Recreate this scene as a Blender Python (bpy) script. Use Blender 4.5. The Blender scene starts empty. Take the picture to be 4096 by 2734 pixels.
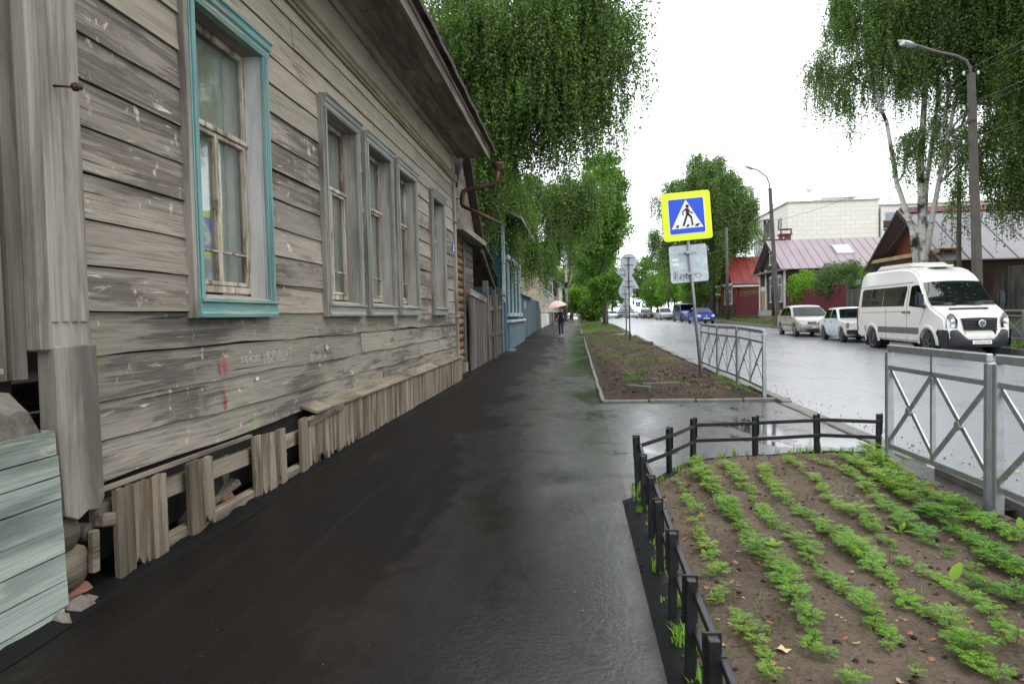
import bpy, bmesh, math, random
import numpy as np
from mathutils import Vector, Matrix, noise as mnoise

random.seed(7)
rng = np.random.default_rng(7)
S = bpy.context.scene
COL = S.collection
R = math.radians

# ------------------------------------------------------------------ camera
CAM_H = 1.40
cam_d = bpy.data.cameras.new('camera')
cam = bpy.data.objects.new('camera', cam_d)
COL.objects.link(cam)
S.camera = cam
cam_d.sensor_width = 36.0
cam_d.lens = 24.0
cam_d.clip_end = 3000.0
cam_d.clip_start = 0.05
_rt = Vector((0.99540175, 0.09306674, -0.02267033))
_up = Vector((0.01895083, 0.04065714, 0.99899342))
_fw = Vector((-0.09389477, 0.99482942, -0.0387065))
cam.matrix_world = Matrix(((_rt.x, _up.x, -_fw.x, 0.0), (_rt.y, _up.y, -_fw.y, 0.0),
                           (_rt.z, _up.z, -_fw.z, CAM_H), (0, 0, 0, 1)))

# ------------------------------------------------------------------ overcast sky, soft sun, exposure
SUN_EL, SUN_AZ = R(58), R(118)       # sun high behind thick cloud, over the street side
W = bpy.data.worlds.new('World')
S.world = W
W.use_nodes = True
wt = W.node_tree
for n_ in list(wt.nodes):
    wt.nodes.remove(n_)
sky = wt.nodes.new('ShaderNodeTexSky')
sky.sky_type = 'NISHITA'
sky.sun_disc = False
sky.sun_elevation = SUN_EL
sky.sun_rotation = SUN_AZ
sky.air_density = 1.0
sky.dust_density = 4.0
hs = wt.nodes.new('ShaderNodeHueSaturation')
hs.inputs['Saturation'].default_value = 0.15
mx = wt.nodes.new('ShaderNodeMixRGB')
mx.inputs['Fac'].default_value = 0.86            # an even sheet of cloud over the clear sky
mx.inputs['Color2'].default_value = (15.0, 15.6, 16.3, 1)
bg = wt.nodes.new('ShaderNodeBackground')
bg.inputs['Strength'].default_value = 0.10
wo = wt.nodes.new('ShaderNodeOutputWorld')
wt.links.new(sky.outputs[0], hs.inputs['Color'])
wt.links.new(hs.outputs[0], mx.inputs['Color1'])
wt.links.new(mx.outputs[0], bg.inputs['Color'])
wt.links.new(bg.outputs[0], wo.inputs['Surface'])

sun_d = bpy.data.lights.new('sun', 'SUN')
sun_d.energy = 1.0
sun_d.angle = R(35)
sun_d.color = (1.0, 0.97, 0.93)
sun = bpy.data.objects.new('sun', sun_d)
COL.objects.link(sun)
_sd = Vector((math.sin(SUN_AZ) * math.cos(SUN_EL), math.cos(SUN_AZ) * math.cos(SUN_EL), math.sin(SUN_EL)))
sun.rotation_euler = _sd.to_track_quat('Z', 'Y').to_euler()

S.view_settings.view_transform = 'Standard'
S.view_settings.look = 'None'
S.view_settings.exposure = 0.5
S.view_settings.gamma = 1.0
S.view_settings.use_curve_mapping = False
S.cycles.max_bounces = 5
S.cycles.diffuse_bounces = 2
S.cycles.glossy_bounces = 3
S.cycles.transparent_max_bounces = 8
S.cycles.transmission_bounces = 3
S.cycles.use_denoising = True
S.cycles.use_adaptive_sampling = True
S.cycles.adaptive_threshold = 0.02

# ------------------------------------------------------------------ helpers
def gz(y):
    t = min(max((y - 15) / 47, 0), 1)
    return .4 * t * t * (3 - 2 * t)

def obj(name, me, parent=None, mats=None):
    o = bpy.data.objects.new(name, me)
    COL.objects.link(o)
    if parent is not None:
        o.parent = parent
    if mats:
        me.materials.clear()
        for m in (mats if isinstance(mats, (list, tuple)) else [mats]):
            me.materials.append(m)
    return o

def empty(name, loc=(0, 0, 0), rz=0.0, parent=None):
    o = bpy.data.objects.new(name, None)
    COL.objects.link(o)
    o.location = loc
    o.rotation_euler = (0, 0, rz)
    o.empty_display_size = .1
    if parent is not None:
        o.parent = parent
    return o

def tag(o, label=None, cat=None, group=None, kind=None):
    if label: o['label'] = label
    if cat: o['category'] = cat
    if group: o['group'] = group
    if kind: o['kind'] = kind
    return o

def copy_tree(o, parent=None):
    c = o.copy()
    COL.objects.link(c)
    c.parent = parent
    for ch in list(o.children):
        copy_tree(ch, c)
    return c

class MB:
    """collects geometry, then builds one mesh object"""
    def __init__(s):
        s.v = []; s.f = []; s.m = []; s.sm = []
    def add(s, verts, faces, mi=0, smooth=False):
        b = len(s.v)
        s.v.extend([tuple(p) for p in verts])
        for f in faces:
            s.f.append(tuple(i + b for i in f)); s.m.append(mi); s.sm.append(smooth)
        return s
    def box(s, x0, x1, y0, y1, z0, z1, mi=0):
        v = [(x0, y0, z0), (x1, y0, z0), (x1, y1, z0), (x0, y1, z0), (x0, y0, z1), (x1, y0, z1), (x1, y1, z1), (x0, y1, z1)]
        return s.add(v, [(0, 3, 2, 1), (4, 5, 6, 7), (0, 1, 5, 4), (1, 2, 6, 5), (2, 3, 7, 6), (3, 0, 4, 7)], mi)
    def bar(s, p, q, w, h, up=(0, 0, 1), mi=0):
        p, q = Vector(p), Vector(q)
        d = (q - p).normalized()
        u = Vector(up)
        if abs(d.dot(u)) > .98: u = Vector((1, 0, 0))
        a = d.cross(u).normalized() * (w / 2)
        b = a.cross(d).normalized() * (h / 2)
        v = []
        for e in (p, q):
            v += [e - a - b, e + a - b, e + a + b, e - a + b]
        return s.add(v, [(0, 1, 2, 3), (7, 6, 5, 4), (0, 4, 5, 1), (1, 5, 6, 2), (2, 6, 7, 3), (3, 7, 4, 0)], mi)
    def tube(s, pts, rad, n=8, mi=0, caps=True, smooth=True):
        pts = [Vector(p) for p in pts]
        if not isinstance(rad, (list, tuple)): rad = [rad] * len(pts)
        vs = []; fs = []
        prev = None
        for i, p in enumerate(pts):
            if i == 0: d = pts[1] - p
            elif i == len(pts) - 1: d = p - pts[i - 1]
            else: d = (pts[i + 1] - p).normalized() + (p - pts[i - 1]).normalized()
            d.normalize()
            if prev is None:
                u = Vector((0, 0, 1)) if abs(d.z) < .9 else Vector((1, 0, 0))
                a = d.cross(u).normalized()
            else:
                a = (prev - d * prev.dot(d)).normalized()
            prev = a
            b = d.cross(a)
            for k in range(n):
                t = 2 * math.pi * k / n
                vs.append(p + (a * math.cos(t) + b * math.sin(t)) * rad[i])
        for i in range(len(pts) - 1):
            for k in range(n):
                k2 = (k + 1) % n
                fs.append((i * n + k, i * n + k2, (i + 1) * n + k2, (i + 1) * n + k))
        s.add(vs, fs, mi, smooth)
        if caps:
            b0 = len(s.v) - len(vs)
            s.f.append(tuple(b0 + k for k in reversed(range(n)))); s.m.append(mi); s.sm.append(False)
            e = b0 + (len(pts) - 1) * n
            s.f.append(tuple(e + k for k in range(n))); s.m.append(mi); s.sm.append(False)
        return s
    def prism(s, poly, d0, d1, axis='x', mi=0):
        """poly in the two other axes (y,z for x; x,z for y; x,y for z)"""
        n = len(poly)
        def P(a, b, d):
            return {'x': (d, a, b), 'y': (a, d, b), 'z': (a, b, d)}[axis]
        v = [P(a, b, d0) for a, b in poly] + [P(a, b, d1) for a, b in poly]
        f = [tuple(reversed(range(n))), tuple(range(n, 2 * n))]
        f += [(i, (i + 1) % n, n + (i + 1) % n, n + i) for i in range(n)]
        return s.add(v, f, mi)
    def lathe(s, prof, n=16, axis='z', origin=(0, 0, 0), mi=0, smooth=True):
        """prof: list of (radius, height)"""
        ox, oy, oz = origin
        vs = []
        for r_, h in prof:
            for k in range(n):
                t = 2 * math.pi * k / n
                a, b = r_ * math.cos(t), r_ * math.sin(t)
                if axis == 'z': vs.append((ox + a, oy + b, oz + h))
                elif axis == 'x': vs.append((ox + h, oy + a, oz + b))
                else: vs.append((ox + a, oy + h, oz + b))
        fs = []
        for i in range(len(prof) - 1):
            for k in range(n):
                k2 = (k + 1) % n
                fs.append((i * n + k, i * n + k2, (i + 1) * n + k2, (i + 1) * n + k))
        return s.add(vs, fs, mi, smooth)
    def mesh(s, name, fix=True):
        me = bpy.data.meshes.new(name)
        me.from_pydata(s.v, [], s.f)
        me.polygons.foreach_set('material_index', s.m)
        me.polygons.foreach_set('use_smooth', s.sm)
        if fix:
            bm = bmesh.new(); bm.from_mesh(me)
            bmesh.ops.recalc_face_normals(bm, faces=bm.faces)
            bm.to_mesh(me); bm.free()
        me.update()
        return me
    def build(s, name, mats, parent=None, bevel=0.0, seg=1, fix=True):
        me = s.mesh(name, fix)
        if bevel:
            bm = bmesh.new(); bm.from_mesh(me)
            bmesh.ops.bevel(bm, geom=[e for e in bm.edges if len(e.link_faces) == 2 and e.calc_face_angle(0) > .5], offset=bevel, segments=seg, affect='EDGES', clamp_overlap=True)
            bm.to_mesh(me); bm.free()
        return obj(name, me, parent, mats)

def np_mesh(name, v, f, mi=None, smooth=False):
    """v (N,3), f (M,k) arrays -> mesh, quickly"""
    me = bpy.data.meshes.new(name)
    v = np.asarray(v, dtype=np.float32); f = np.asarray(f, dtype=np.int32)
    k = f.shape[1]
    me.vertices.add(len(v)); me.vertices.foreach_set('co', v.ravel())
    me.loops.add(f.size); me.loops.foreach_set('vertex_index', f.ravel())
    me.polygons.add(len(f))
    me.polygons.foreach_set('loop_start', np.arange(0, f.size, k, dtype=np.int32))
    me.polygons.foreach_set('loop_total', np.full(len(f), k, dtype=np.int32))
    if mi is not None: me.polygons.foreach_set('material_index', np.asarray(mi, dtype=np.int32))
    if smooth: me.polygons.foreach_set('use_smooth', np.ones(len(f), dtype=bool))
    me.update(calc_edges=True)
    return me

def grid_mesh(name, xs, ys, zf, smooth=True):
    xs = list(xs); ys = list(ys)
    v = [(x, y, zf(x, y)) for y in ys for x in xs]
    nx = len(xs)
    f = [(j * nx + i, j * nx + i + 1, (j + 1) * nx + i + 1, (j + 1) * nx + i) for j in range(len(ys) - 1) for i in range(nx - 1)]
    return np_mesh(name, v, f, smooth=smooth)

def frange(a, b, st):
    n = max(1, int(round((b - a) / st)))
    return [a + (b - a) * i / n for i in range(n + 1)]

# ------------------------------------------------------------------ materials
class NT:
    def __init__(s, name):
        s.mat = bpy.data.materials.new(name)
        s.mat.use_nodes = True
        s.t = s.mat.node_tree
        s.b = s.t.nodes['Principled BSDF']
    def n(s, typ, ins=None, **props):
        nd = s.t.nodes.new(typ)
        for k, v in props.items(): setattr(nd, k, v)
        for k, v in (ins or {}).items(): s.put(nd.inputs[k], v)
        return nd
    def put(s, sock, v):
        if isinstance(v, bpy.types.NodeSocket): s.t.links.new(v, sock)
        else:
            if isinstance(v, (tuple, list)) and len(v) == 3 and sock.type == 'RGBA': v = (*v, 1)
            sock.default_value = v
    def set(s, **kw):
        names = {'col': 'Base Color', 'rough': 'Roughness', 'metal': 'Metallic', 'spec': 'Specular IOR Level', 'normal': 'Normal',
                 'coat': 'Coat Weight', 'coatr': 'Coat Roughness', 'alpha': 'Alpha', 'trans': 'Transmission Weight', 'emit': 'Emission Color', 'emits': 'Emission Strength'}
        for k, v in kw.items(): s.put(s.b.inputs[names[k]], v)
        return s.mat
    def pos(s, scale=(1, 1, 1), rnd=0.0, local=False):
        src = s.n('ShaderNodeTexCoord').outputs['Object'] if local else s.n('ShaderNodeNewGeometry').outputs['Position']
        if rnd:
            oi = s.n('ShaderNodeObjectInfo').outputs['Random']
            c = s.n('ShaderNodeCombineXYZ', {0: s.m('MULTIPLY', oi, rnd), 1: s.m('MULTIPLY', oi, rnd * 1.7), 2: s.m('MULTIPLY', oi, rnd * .6)})
            src = s.n('ShaderNodeVectorMath', {0: src, 1: c.outputs[0]}, operation='ADD').outputs[0]
        return s.n('ShaderNodeMapping', {'Vector': src, 'Scale': scale}).outputs[0]
    def m(s, op, a, b=0.0, clamp=False):
        return s.n('ShaderNodeMath', {0: a, 1: b}, operation=op, use_clamp=clamp).outputs[0]
    def noise(s, vec, scale=1.0, detail=4.0, rough=.55, dist=0.0):
        return s.n('ShaderNodeTexNoise', {'Vector': vec, 'Scale': scale, 'Detail': detail, 'Roughness': rough, 'Distortion': dist}).outputs[0]
    def vor(s, vec, scale=1.0, feature='F1', out='Distance'):
        return s.n('ShaderNodeTexVoronoi', {'Vector': vec, 'Scale': scale}, feature=feature).outputs[out]
    def ramp(s, fac, stops, interp='LINEAR'):
        nd = s.n('ShaderNodeValToRGB', {'Fac': fac})
        cr = nd.color_ramp
        cr.interpolation = interp
        while len(cr.elements) < len(stops): cr.elements.new(.5)
        for e, (p, c) in zip(cr.elements, stops):
            e.position = p
            e.color = (c, c, c, 1) if not isinstance(c, (tuple, list)) else (*c[:3], 1)
        return nd.outputs[0]
    def mix(s, fac, a, b, mode='MIX'):
        return s.n('ShaderNodeMixRGB', {'Fac': fac, 'Color1': a, 'Color2': b}, blend_type=mode).outputs[0]
    def bump(s, h, strength=.3, dist=.01, normal=None):
        ins = {'Height': h, 'Strength': strength, 'Distance': dist}
        if normal is not None: ins['Normal'] = normal
        return s.n('ShaderNodeBump', ins).outputs[0]
    def orand(s): return s.n('ShaderNodeObjectInfo').outputs['Random']
    def irand(s): return s.n('ShaderNodeNewGeometry').outputs['Random Per Island']

def wood(name, dark, mid, light, axis='y', paint=None, pamt=.6, tint=.3, stain=.5, rough=.82, wet=0.0, paint2=None, scale=1.0, bump=.5):
    n = NT(name)
    k = scale
    sc = {'x': (1.5, 75, 75), 'y': (75, 1.5, 75), 'z': (75, 75, 1.5)}[axis]
    sl = {'x': (.7, 5, 5), 'y': (5, .7, 5), 'z': (5, 5, .7)}[axis]
    v = n.pos(tuple(c * k for c in sc), rnd=13.0)
    vl = n.pos(tuple(c * k for c in sl), rnd=29.0)
    g = n.noise(v, 1.0, 4, .6, .3)
    st = n.noise(vl, 1.0, 5, .62, .5)
    c = n.ramp(g, [(.22, dark), (.47, mid), (.78, light)])
    c = n.mix(.55, c, n.ramp(st, [(.30, dark), (.5, mid), (.70, light)]))
    c = n.mix(n.ramp(st, [(.34, stain), (.52, 0.0)]), c, dark)
    # cracks along the grain
    cr = n.noise(n.pos(tuple((q * .3 if q < 3 else q * .4) * k for q in sc), rnd=7.0), 1.0, 2, .5, .8)
    crk = n.ramp(cr, [(.27, 1.0), (.31, 0.0)])
    c = n.mix(n.m('MULTIPLY', crk, .7), c, tuple(q * .35 for q in dark))
    if paint:
        pv = n.pos(tuple((q * 2.2 if q < 1 else q * 1.6) * k for q in sl), rnd=3.0)
        pn = n.noise(pv, 1.0, 6, .72, .9)
        pm = n.ramp(n.m('ADD', pn, n.m('MULTIPLY', n.m('SUBTRACT', g, .5), .35)), [(pamt - .03, 0.0), (pamt + .05, 1.0)])
        c = n.mix(pm, c, paint)
        if paint2:
            p2 = n.ramp(n.noise(n.pos((2.1, .9, 1.6), rnd=0), 1.0, 6, .6), [(.60, 0.0), (.70, .75)])
            c = n.mix(p2, c, paint2)
    r_ = n.m('MULTIPLY_ADD', n.orand(), tint)
    r_.node.inputs[2].default_value = 1 - tint / 2
    c = n.mix(1.0, c, r_, 'MULTIPLY')
    h = n.m('SUBTRACT', g, n.m('MULTIPLY', crk, .6))
    return n.set(col=c, rough=rough - wet, spec=.3, normal=n.bump(h, bump, .006))

def plain(name, col, rough=.6, metal=0.0, var=.12, vs=3.0, spec=.4, bumps=0.0, bs=40, coat=0.0, rnd=0.0):
    n = NT(name)
    a = n.noise(n.pos((vs, vs, vs), rnd=rnd), 1.0, 5, .6)
    c = n.mix(n.ramp(a, [(.3, 0.0), (.7, 1.0)]), tuple(q * (1 - var) for q in col), tuple(min(1, q * (1 + var)) for q in col))
    kw = dict(col=c, rough=rough, metal=metal, spec=spec, coat=coat)
    if bumps: kw['normal'] = n.bump(n.noise(n.pos((bs, bs, bs)), 1.0, 4, .6), bumps, .005)
    return n.set(**kw)

M = {}
GREYW = ((.085, .078, .070), (.20, .187, .168), (.32, .30, .27))
def house_board(name, light, mid, dark, cream, amt=.53, flake=.60, moss=False):
    n = NT(name)
    oi = n.orand()
    fine = n.noise(n.pos((60, 2.0, 95), rnd=13.0), 1.0, 4, .62, .2)
    med = n.noise(n.pos((8, .9, 17), rnd=29.0), 1.0, 5, .66, .7)
    big = n.noise(n.pos((2, .55, 2.2), rnd=0), 1.0, 4, .6, .3)
    c = n.mix(n.ramp(med, [(.32, 0.0), (.68, 1.0)]), mid, light)
    c = n.mix(n.m('MULTIPLY', n.ramp(fine, [(.30, 1.0), (.52, 0.0)]), .55), c, dark)
    # weathered dark patches with ragged edges that follow the grain
    w = n.m('ADD', n.m('MULTIPLY', med, .45), n.m('ADD', n.m('MULTIPLY', big, .40), n.m('MULTIPLY', fine, .15)))
    pm = n.ramp(w, [(amt - .012, 0.0), (amt + .045, .88)])
    c = n.mix(pm, c, n.mix(n.ramp(fine, [(.35, 0.0), (.7, 1.0)]), tuple(q * .8 for q in dark), tuple(q * 2.1 for q in dark)))
    # old paint clinging in drips and flakes
    fl = n.noise(n.pos((16, 9, 6.0), rnd=3.0), 1.0, 5, .66, .15)
    fl2 = n.noise(n.pos((14, 3.0, 26), rnd=5.0), 1.0, 5, .7, .6)
    fm = n.m('MULTIPLY', n.ramp(n.m('MAXIMUM', fl, fl2), [(flake, 0.0), (flake + .10, .9)]), n.ramp(w, [(amt - .07, .08), (amt, 1.0)]), True)
    c = n.mix(fm, c, cream)
    if moss:
        mm = n.ramp(n.noise(n.pos((3, 2.2, 1.1)), 1.0, 5, .62), [(.55, 0.0), (.66, .6)])
        c = n.mix(mm, c, (.17, .21, .10))
    # splits along the grain
    ck = n.ramp(n.noise(n.pos((30, .5, 34), rnd=7.0), 1.0, 2, .5, .5), [(.262, 1.0), (.292, 0.0)])
    c = n.mix(n.m('MULTIPLY', ck, .85), c, (.014, .012, .010))
    # nail heads with rust
    t = n.m('MULTIPLY_ADD', oi, .34); t.node.inputs[2].default_value = .82
    c = n.mix(1.0, c, t, 'MULTIPLY')
    h = n.m('ADD', n.m('SUBTRACT', fine, n.m('MULTIPLY', ck, 1.4)), n.m('SUBTRACT', n.m('MULTIPLY', fm, .35), n.m('MULTIPLY', pm, .25)))
    return n.set(col=c, rough=.8, spec=.3, normal=n.bump(h, .7, .006))
M['board'] = house_board('weathered_board', (.325, .29, .24), (.195, .17, .138), (.060, .050, .042), (.60, .545, .44), .502, .615)
M['board_low'] = house_board('weathered_board_low', (.30, .27, .225), (.17, .15, .123), (.050, .043, .037), (.52, .50, .43), .50, .625, True)
M['board_high'] = house_board('sheltered_board', (.345, .31, .25), (.24, .21, .165), (.105, .080, .052), (.50, .44, .33), .56, .64)
M['post_wood'] = wood('weathered_post', (.075, .068, .057), (.20, .182, .155), (.33, .30, .255), 'z', tint=.25, stain=.7, paint=(.40, .27, .09), pamt=.72)
M['dark_post'] = wood('dark_post', (.04, .032, .026), (.10, .085, .07), (.17, .15, .13), 'z', tint=.3, stain=.6)
M['skirt'] = wood('skirting_wood', (.040, .032, .023), (.155, .127, .093), (.31, .265, .205), 'z', tint=.5, stain=.85, paint=(.10, .07, .035), pamt=.60, bump=.8)
M['beam'] = wood('beam_wood', (.05, .04, .028), (.175, .145, .107), (.31, .27, .21), 'y', tint=.35, stain=.75, bump=.8)
M['teal'] = wood('teal_trim', (.06, .12, .115), (.135, .265, .25), (.21, .36, .34), 'z', paint=(.26, .25, .21), pamt=.62, tint=.1, stain=.2, bump=.25)
M['teal_y'] = wood('teal_trim_h', (.06, .12, .115), (.135, .265, .25), (.21, .36, .34), 'y', paint=(.28, .26, .21), pamt=.57, tint=.1, stain=.2, bump=.25)
M['trim'] = wood('faded_trim', (.09, .092, .083), (.205, .215, .197), (.32, .325, .30), 'z', paint=(.23, .22, .20), pamt=.58, tint=.15, stain=.3)
M['trim_y'] = wood('faded_trim_h', (.09, .092, .083), (.205, .215, .197), (.32, .325, .30), 'y', paint=(.23, .22, .20), pamt=.58, tint=.15, stain=.3)
M['reveal'] = wood('reveal_paint', (.24, .24, .235), (.46, .46, .45), (.58, .58, .57), 'z', tint=.1, stain=.35, paint=(.24, .22, .19), pamt=.72, bump=.2)
M['sash'] = wood('sash_paint', (.12, .095, .07), (.36, .32, .265), (.52, .48, .42), 'z', tint=.15, stain=.6, paint=(.13, .085, .05), pamt=.54, bump=.4)
M['reveal2'] = wood('bare_reveal', (.13, .12, .105), (.27, .255, .225), (.40, .38, .345), 'z', tint=.12, stain=.5, bump=.3)
M['soffit'] = wood('soffit_wood', (.06, .05, .038), (.16, .138, .108), (.26, .228, .18), 'y', tint=.55, stain=.6, paint=(.20, .14, .08), pamt=.70)
M['frieze'] = wood('mossy_moulding', (.08, .075, .05), (.20, .185, .12), (.31, .29, .19), 'y', tint=.15, stain=.5, paint=(.23, .20, .06), pamt=.60)
M['tealplank'] = wood('teal_plank', (.09, .11, .09), (.225, .27, .235), (.34, .38, .34), 'y', paint=(.30, .29, .235), pamt=.59, tint=.25, stain=.6)
M['fence_wood'] = wood('grey_fence_wood', (.035, .03, .026), (.095, .085, .074), (.17, .155, .135), 'z', tint=.5, stain=.6)
M['fence_wood_y'] = wood('grey_fence_wood_h', (.04, .034, .03), (.10, .09, .078), (.18, .165, .145), 'y', tint=.5, stain=.6)
M['log'] = wood('brown_log', (.07, .035, .017), (.20, .115, .058), (.30, .19, .105), 'y', tint=.35, stain=.5)
M['black_hole'] = plain('dark_fill', (.012, .011, .010), .95, var=.3)  # near-black colour standing in for the shade behind gaps
M['concrete'] = plain('old_concrete', (.34, .33, .31), .85, var=.25, vs=5, bumps=.7, bs=60)
M['concrete_d'] = plain('wet_concrete', (.145, .137, .122), .6, var=.28, vs=6, bumps=.5, bs=50, rnd=5)
M['brick'] = plain('crumbling_brick', (.15, .065, .042), .9, var=.4, vs=9, bumps=1.0, bs=30)
M['rust'] = plain('rusty_pipe', (.055, .027, .019), .55, metal=.3, var=.5, vs=7, bumps=.3)
M['galv'] = plain('galvanised_steel', (.33, .35, .36), .42, metal=.55, var=.16, vs=10, rnd=4)
M['galv_s'] = plain('sign_back_steel', (.45, .50, .53), .5, metal=.35, var=.10, vs=4)
M['blackm'] = plain('black_paint', (.012, .012, .013), .38, var=.4, vs=12, bumps=.25, bs=60)
M['pole_grey'] = plain('grey_pole', (.27, .28, .30), .5, metal=.3, var=.15, vs=8)
M['pole_dark'] = plain('brown_pole', (.12, .105, .10), .55, metal=.3, var=.2, vs=8)
M['conc_pole'] = plain('concrete_pole', (.095, .087, .077), .85, var=.18, vs=3, bumps=.5, bs=50)
M['white'] = plain('white_paint', (.78, .78, .76), .5, var=.05)
M['black'] = plain('black_print', (.012, .012, .014), .5, var=.1)
M['rubber'] = plain('tyre_rubber', (.02, .02, .021), .75, var=.25, vs=10)
M['rim'] = plain('steel_rim', (.42, .42, .43), .4, metal=.6, var=.15, vs=10)
M['rim_d'] = plain('dirty_rim', (.16, .14, .125), .55, metal=.4, var=.25, vs=10)
M['plastic'] = plain('dark_plastic', (.022, .025, .031), .45, var=.2, vs=5)
M['chrome'] = plain('chrome', (.75, .76, .78), .15, metal=.9, var=.05)
M['orange'] = plain('orange_lamp', (.55, .15, .05), .3, var=.1)
M['redlens'] = plain('red_lens', (.45, .02, .02), .25, var=.1)

def glass_pane(name, tint=(.75, .78, .78), refl=.06, rough=.02):
    n = NT(name)
    t = n.t
    tr = n.n('ShaderNodeBsdfTransparent', {'Color': tint})
    gl = n.n('ShaderNodeBsdfGlossy', {'Color': (.9, .93, .95), 'Roughness': rough})
    lw = n.n('ShaderNodeLayerWeight', {'Blend': .5})
    f = n.m('ADD', n.m('MULTIPLY', n.m('POWER', lw.outputs['Facing'], 4.0), .85), refl, True)
    ms = n.n('ShaderNodeMixShader', {0: f, 1: tr.outputs[0], 2: gl.outputs[0]})
    t.links.new(ms.outputs[0], t.nodes['Material Output'].inputs['Surface'])
    return n.mat
M['pane'] = glass_pane('old_window_glass', (.82, .84, .82), .11, .03)
M['carglass'] = glass_pane('car_glass', (.10, .115, .115), .035, .01)

def paint_car(name, col, dirt=.25, metal=0.0):
    n = NT(name)
    tc = n.pos((1, 1, 1), local=True)
    d = n.noise(n.pos((5, 5, 9)), 1.0, 6, .65)
    sep = n.n('ShaderNodeSeparateXYZ', {0: tc}).outputs[2]
    low = n.ramp(sep, [(.30, 1.0), (.85, 0.0)])       # road spray reaches only the sills
    f = n.m('MULTIPLY', n.ramp(d, [(.35, 0.0), (.62, 1.0)]), n.m('MULTIPLY', low, dirt * 2), True)
    c = n.mix(f, col, (.17, .15, .12))
    return n.set(col=c, rough=n.m('MULTIPLY_ADD', f, .4), metal=metal, spec=.5, coat=.6, coatr=.06)
def paint_fix(m):
    for nd in m.node_tree.nodes:
        if nd.type == 'MATH' and nd.operation == 'MULTIPLY_ADD': nd.inputs[2].default_value = .28
    return m
M['van_white'] = paint_fix(paint_car('cream_white_paint', (.76, .75, .69), .18))
M['lada_white'] = paint_fix(paint_car('cold_white_paint', (.72, .76, .80), .3))
M['beige'] = paint_fix(paint_car('beige_metallic', (.42, .39, .33), .3, .35))
M['blue'] = paint_fix(paint_car('bright_blue_paint', (.02, .055, .42), .15))
M['bluevan'] = paint_fix(paint_car('dull_blue_paint', (.05, .085, .24), .2, .2))
M['silver'] = paint_fix(paint_car('silver_paint', (.62, .64, .66), .2, .2))
M['darkcar'] = paint_fix(paint_car('near_black_paint', (.03, .032, .036), .2))
# ================================================================== ground, pavement, road
def asphalt(name, base, damp, film, pud_lo, pud_hi, lane=None, grain=170, tone=None, bst=.55, dk=.45, film0=.13, sp=(.5, .6), stka=.5, brk=.55, rel=4.0):
    n = NT(name)
    P = n.n('ShaderNodeNewGeometry').outputs['Position']
    X = n.n('ShaderNodeSeparateXYZ', {0: P}).outputs[0]
    big = n.noise(n.pos((.62, .40, 1)), 1.0, 4, .6, .5)
    fine = n.noise(n.pos((2.6, 1.7, 1)), 1.0, 6, .65, .3)
    w = n.m('ADD', n.m('MULTIPLY', big, .68), n.m('MULTIPLY', fine, .32))
    if lane:
        # the pavement sags in the lane between lane[0] and lane[3]; water gathers there
        up = n.n('ShaderNodeMapRange', {'Value': X, 'From Min': lane[0], 'From Max': lane[1], 'To Min': -.15, 'To Max': .085}, interpolation_type='SMOOTHSTEP').outputs[0]
        dn = n.n('ShaderNodeMapRange', {'Value': X, 'From Min': lane[2], 'From Max': lane[3], 'To Min': 0.0, 'To Max': -.10}, interpolation_type='SMOOTHSTEP').outputs[0]
        w = n.m('ADD', w, n.m('ADD', up, dn))
    pud = n.ramp(w, [(pud_lo, 0.0), (pud_hi, 1.0)])
    wet = n.ramp(w, [(pud_lo - film0, 0.0), (pud_lo - .03, 1.0)])
    ag = n.noise(n.pos((grain, grain, grain)), 1.0, 2, .7)
    ag2 = n.noise(n.pos((34, 34, 34)), 1.0, 3, .62)
    c = n.mix(n.ramp(ag, [(.35, 0.0), (.75, 1.0)]), tuple(q * .65 for q in base), tuple(q * 1.5 for q in base))
    if tone: c = n.mix(n.ramp(n.noise(n.pos((.8, .25, 1)), 1.0, 5, .6), [(.45, 0.0), (.65, .8)]), c, tone)
    c = n.mix(n.m('MULTIPLY', wet, dk), c, tuple(q * .35 for q in base))
    rr = n.mix(wet, (damp,) * 3, (film,) * 3)
    br = n.noise(n.pos((16, 7, 1)), 1.0, 5, .68, .4)
    rr = n.mix(n.m('MULTIPLY', n.ramp(br, [(.50, 0.0), (.53, 1.0)]), n.m('MULTIPLY', wet, brk)), rr, (.26,) * 3)
    rr = n.mix(pud, rr, (.06,) * 3)
    amp = n.m('SUBTRACT', 1.0, n.m('MULTIPLY', pud, .97))
    calm = n.m('SUBTRACT', 1.0, n.m('MULTIPLY', wet, .3))
    h = n.m('MULTIPLY', n.m('ADD', n.m('MULTIPLY', ag, calm), n.m('MULTIPLY', n.m('MULTIPLY', ag2, rel), n.m('SUBTRACT', 1.0, n.m('MULTIPLY', wet, .72)))), amp)
    nrm = n.bump(h, bst, .0035)
    spc = n.mix(wet, (sp[0],) * 3, (sp[1],) * 3)
    # worn streaks along the walk and pale aggregate
    stk = n.ramp(n.noise(n.pos((9, .35, 1)), 1.0, 5, .65), [(.52, 0.0), (.72, stka)])
    c = n.mix(stk, c, tuple(min(1, q * 2.2) for q in base))
    spk = n.ramp(n.vor(n.pos((75, 75, 75)), 1.0), [(.10, .75), (.17, 0.0)])
    c = n.mix(n.m('MULTIPLY', spk, n.ramp(n.noise(n.pos((30, 30, 30)), 1.0, 1, .5), [(.5, 0.0), (.6, 1.0)])), c, tuple(min(1, q * 7) for q in base))
    return n.set(col=c, rough=rr, spec=spc, normal=nrm)
M['asphalt'] = asphalt('wet_pavement_asphalt', (.0085, .0078, .0074), .42, .105, .685, .70, lane=(-1.7, -.35, .5, .9), tone=(.016, .0115, .008), bst=.30, film0=.25, sp=(.07, 1.0))
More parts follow.
